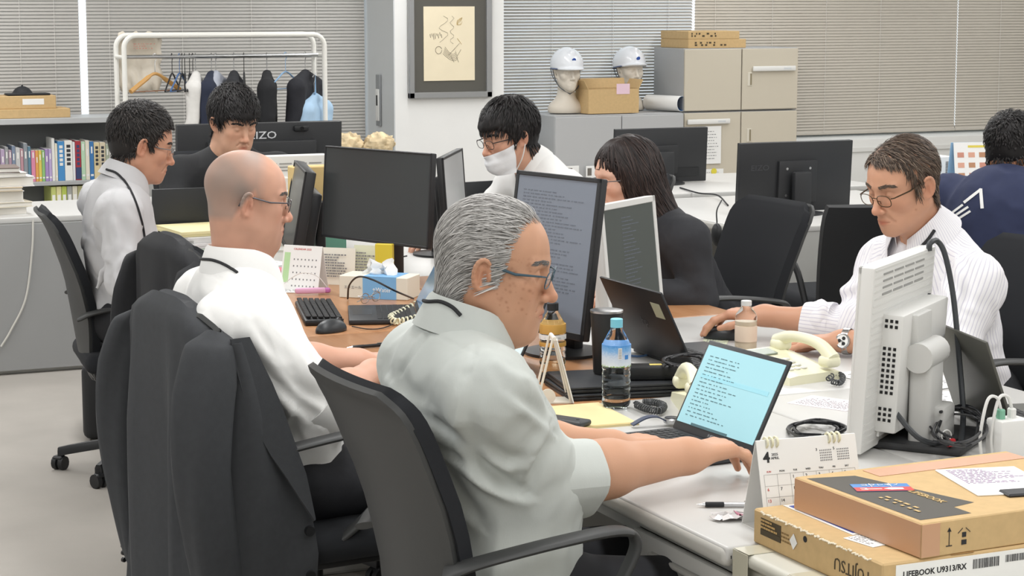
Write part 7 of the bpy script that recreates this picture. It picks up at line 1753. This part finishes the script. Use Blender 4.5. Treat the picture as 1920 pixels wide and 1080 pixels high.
# things on the desks at the far right
o = thing('photo_calendar', 'large desk calendar with food photos at the far right', 'calendar', (3.62, 4.25, .70), math.radians(-14)); q = py(1830, 267, 4.25); o.location = (float(q[0]), 4.25, .70); hh = float(q[2])-.70
b = MB(); b.grid(np.array([[(x, -.07*(1-t), hh*t) for t in (0, 1)] for x in (-.105, .105)]), -.003); pgc = b.build('page', PAPER, o); b = MB(); b.grid(np.array([[(x, .07*(1-t), hh*t) for t in (0, 1)] for x in (-.115, .105)]), .003); b.build('back_board', mat('board_blue', '#8fb6d8', .5), o)
T3 = TR((0, -.07, 0)) @ Euler((math.atan2(hh, .07), 0, 0)).to_matrix().to_4x4(); l3 = math.hypot(hh, .07)
m = MB(T3 @ TR((0, l3-.018, .0035))); m.box((-.0, 0, 0), (.08, .010, .0006)); m.build('yellow_heading', mat('print_yellow', '#e0cf5a', .6), pgc)
for i in range(4):
    for j in range(3): m = MB(T3 @ TR((-.075+i*.05, l3-.055-j*.045, .0035))); m.box((0, 0, 0), (.030, .022, .0006)); m.build('photo', mat('photo_%d' % ((i+j) % 3), ('#c98f7d', '#d9a58f', '#b98a6a')[(i+j) % 3], .6), pgc)
q = py(1762, 292, 4.55); o = thing('paper_rack', 'tall white rack of printed strips behind the man in the striped shirt', 'rack', (float(q[0]), 4.55, .70)); hh = float(q[2])-.70
b = MB(); b.rbox((0, 0, hh/2), (.075, .10, hh), .003, 1); b.build('body', PAPER, o); m = MB(); 
for k in range(26): m.box((.012, -.0508, hh*.90-k*hh*.026), (.030, .001, hh*.012))
e = m.build('print_rows', INK, o); e['kind'] = 'stuff'
# mouse hanging at the side of the second island desk, cables
o = thing('hanging_mouse', 'black mouse hanging by its cable from the second island desk', 'mouse', py(1344, 440, 4.42)); b = MB(); V, Q = surf(lambda P: ell(P, (0, 0, 0), (.022, .03, .05)), (-.04, -.05, -.07), (.04, .05, .07), .006); mesh_obj('shell', [(V, Q, None)], BLACK, o); b.tube(bez([(0, 0, .05), (.01, .02, .10), (.05, .05, .14)], 5), .003, 6); b.build('mouse_cable', CABLE, o)
cable('thin grey cable hanging from the second island desk', [np.array((2.618, 4.42, .675)), py(1352, 470, 4.40), py(1345, 500, 4.40), py(1325, 525, 4.40), py(1312, 545, 4.40)], .004, mat('cable_pale', '#cfcdc6', .6))
cable('black cable looping across the desk behind the woman', [pz(1275, 352, .705), pz(1310, 362, .71), pz(1345, 366, .72), pz(1365, 385, .705)], .004)
# ------------------------------------------------------------------ jackets draped over chair backs
JK = mat('jacket_charcoal', '#3d3f42', .85, noise=.07, nscale=60, bump=.2, bscale=700)
JB = mat('jacket_black', '#292a2d', .85, noise=.07, nscale=60, bump=.2, bscale=700)
def jacket(label, loc, rz, m, hem=.30, seed=1, wide=1.0):
    o = thing('suit_jacket', label, 'jacket', loc, rz); r = np.random.default_rng(seed); ph = r.uniform(0, 6, 6); rows = []
    for i in range(34):
        t = i/33; z = 1.012-(1.012-hem)*t; xb = -.385-.012*math.sin(t*2.2); xf = np.interp(z, [hem, .42, .60, .75, .90, .985, 1.012], [-.20, -.165, -.182, -.205, -.253, -.298, -.325])
        if t < .05: xb = -.355-.03*t/.05
        hw = np.interp(t, [0, .04, .12, .3, .7, 1], [.13, .195, .232, .236, .240, .255])*wide; cx_ = (xb+xf)/2; dx = (xf-xb)/2; row = []
        for k in range(73):
            a = 2*PI*k/72; ca, sa = math.cos(a), math.sin(a); back = max(0, -ca)
            amp = min(1, t*2.4)*(.4+.6*t)
            f = amp*(.014*math.sin(5*a+ph[0]+.8*t)+.011*math.sin(9*a+ph[1]-1.2*t)+.006*math.sin(15*a+ph[2]))
            rx = dx+f*1.3; ry_ = hw+f*.8
            row.append((cx_+rx*math.copysign(abs(ca)**.62, ca), ry_*math.copysign(abs(sa)**.72, sa), z-.020*abs(sa)**3*(1-min(1, t*8))+.004*math.sin(3*a)*t))
        rows.append(row)
    b = MB(); b.grid(np.array(rows)); cap = [tuple(p) for p in np.array(rows)[0][:-1]]; b.add(cap, [tuple(range(len(cap)))]); b.build('body', m, o, 180)
    for s in (-1, 1):
        pts = bez([(-.325, s*.205, .955), (-.345, s*.228, .90), (-.365, s*.240, .76), (-.362, s*.238, .60), (-.335, s*.236, hem+.10), (-.325, s*.236, hem+.03)], 8); n = len(pts); P = []
        for i, p in enumerate(pts):
            t = i/(n-1); ra = np.interp(t, [0, .12, .3, .7, 1], [.018, .055, .070, .060, .050]); rb = np.interp(t, [0, .12, .3, 1], [.015, .038, .044, .036]); row = []
            for k in range(25):
                a = 2*PI*k/24; f = 1+.07*math.sin(3*a+ph[3]+5*t)+.05*math.sin(5*a+9*t+ph[4]); row.append((p[0]+ra*math.cos(a)*f, p[1]+rb*math.sin(a)*f, p[2]+.004*math.sin(12*t+2*a)))
            P.append(row)
        b = MB(); b.grid(np.array(P)); b.add([tuple(q) for q in P[-1][:-1]], [tuple(range(24))]); sl = b.build('sleeve', m, o, 180)
        for k in range(3): c = MB(); c.cyl((-.372, s*.262, hem+.045+k*.017), (-.375, s*.268, hem+.045+k*.017), .006, n=10); c.build('cuff_button', BLACK, sl)
        # front panel with lapel, falling beside the chair back
        P = []
        for i in range(14):
            t = i/13; z = .93-(.93-hem)*t; xe = np.interp(t, [0, .2, .5, .75, 1], [-.26, -.20, -.135, -.105, -.12]); P.append([(-.33+(xe+.33)*q, s*(.222+.020*math.sin(q*3)+.012*t+.008*math.sin(q*9+ph[5]+3*t)), z) for q in np.linspace(0, 1, 9)])
        b = MB(); b.grid(np.array(P), .006*s); fp = b.build('front_panel', m, o, 70)
        P2 = []
        for i in range(9):
            t = i/8*.66; z = .94-(.93-hem)*t; xe = np.interp(t, [0, .2, .5, .75], [-.26, -.20, -.135, -.105]); wd = .075*math.sin(PI*min(1, .18+t/.66*.82))+.006; P2.append([(xe-wd*q+.003, s*(.243+.013*t+.008*q), z) for q in (0, .5, 1)])
        b = MB(); b.grid(np.array(P2), .005*s); b.build('lapel', m, fp, 70)
        for zz in (.50, .40):
            c = MB(); c.cyl((-.128, s*.236, zz), (-.128, s*.256, zz), .011, n=14); c.build('button', BLACK, fp)
    return o
jacket('charcoal suit jacket draped over the chair of the bald man', (-.29, 1.385, 0), math.radians(6), JK, .30, 3, .94)
jacket('black jacket draped over the empty chair behind the bald man', (.0, 2.50, 0), math.radians(4), JB, .34, 5)
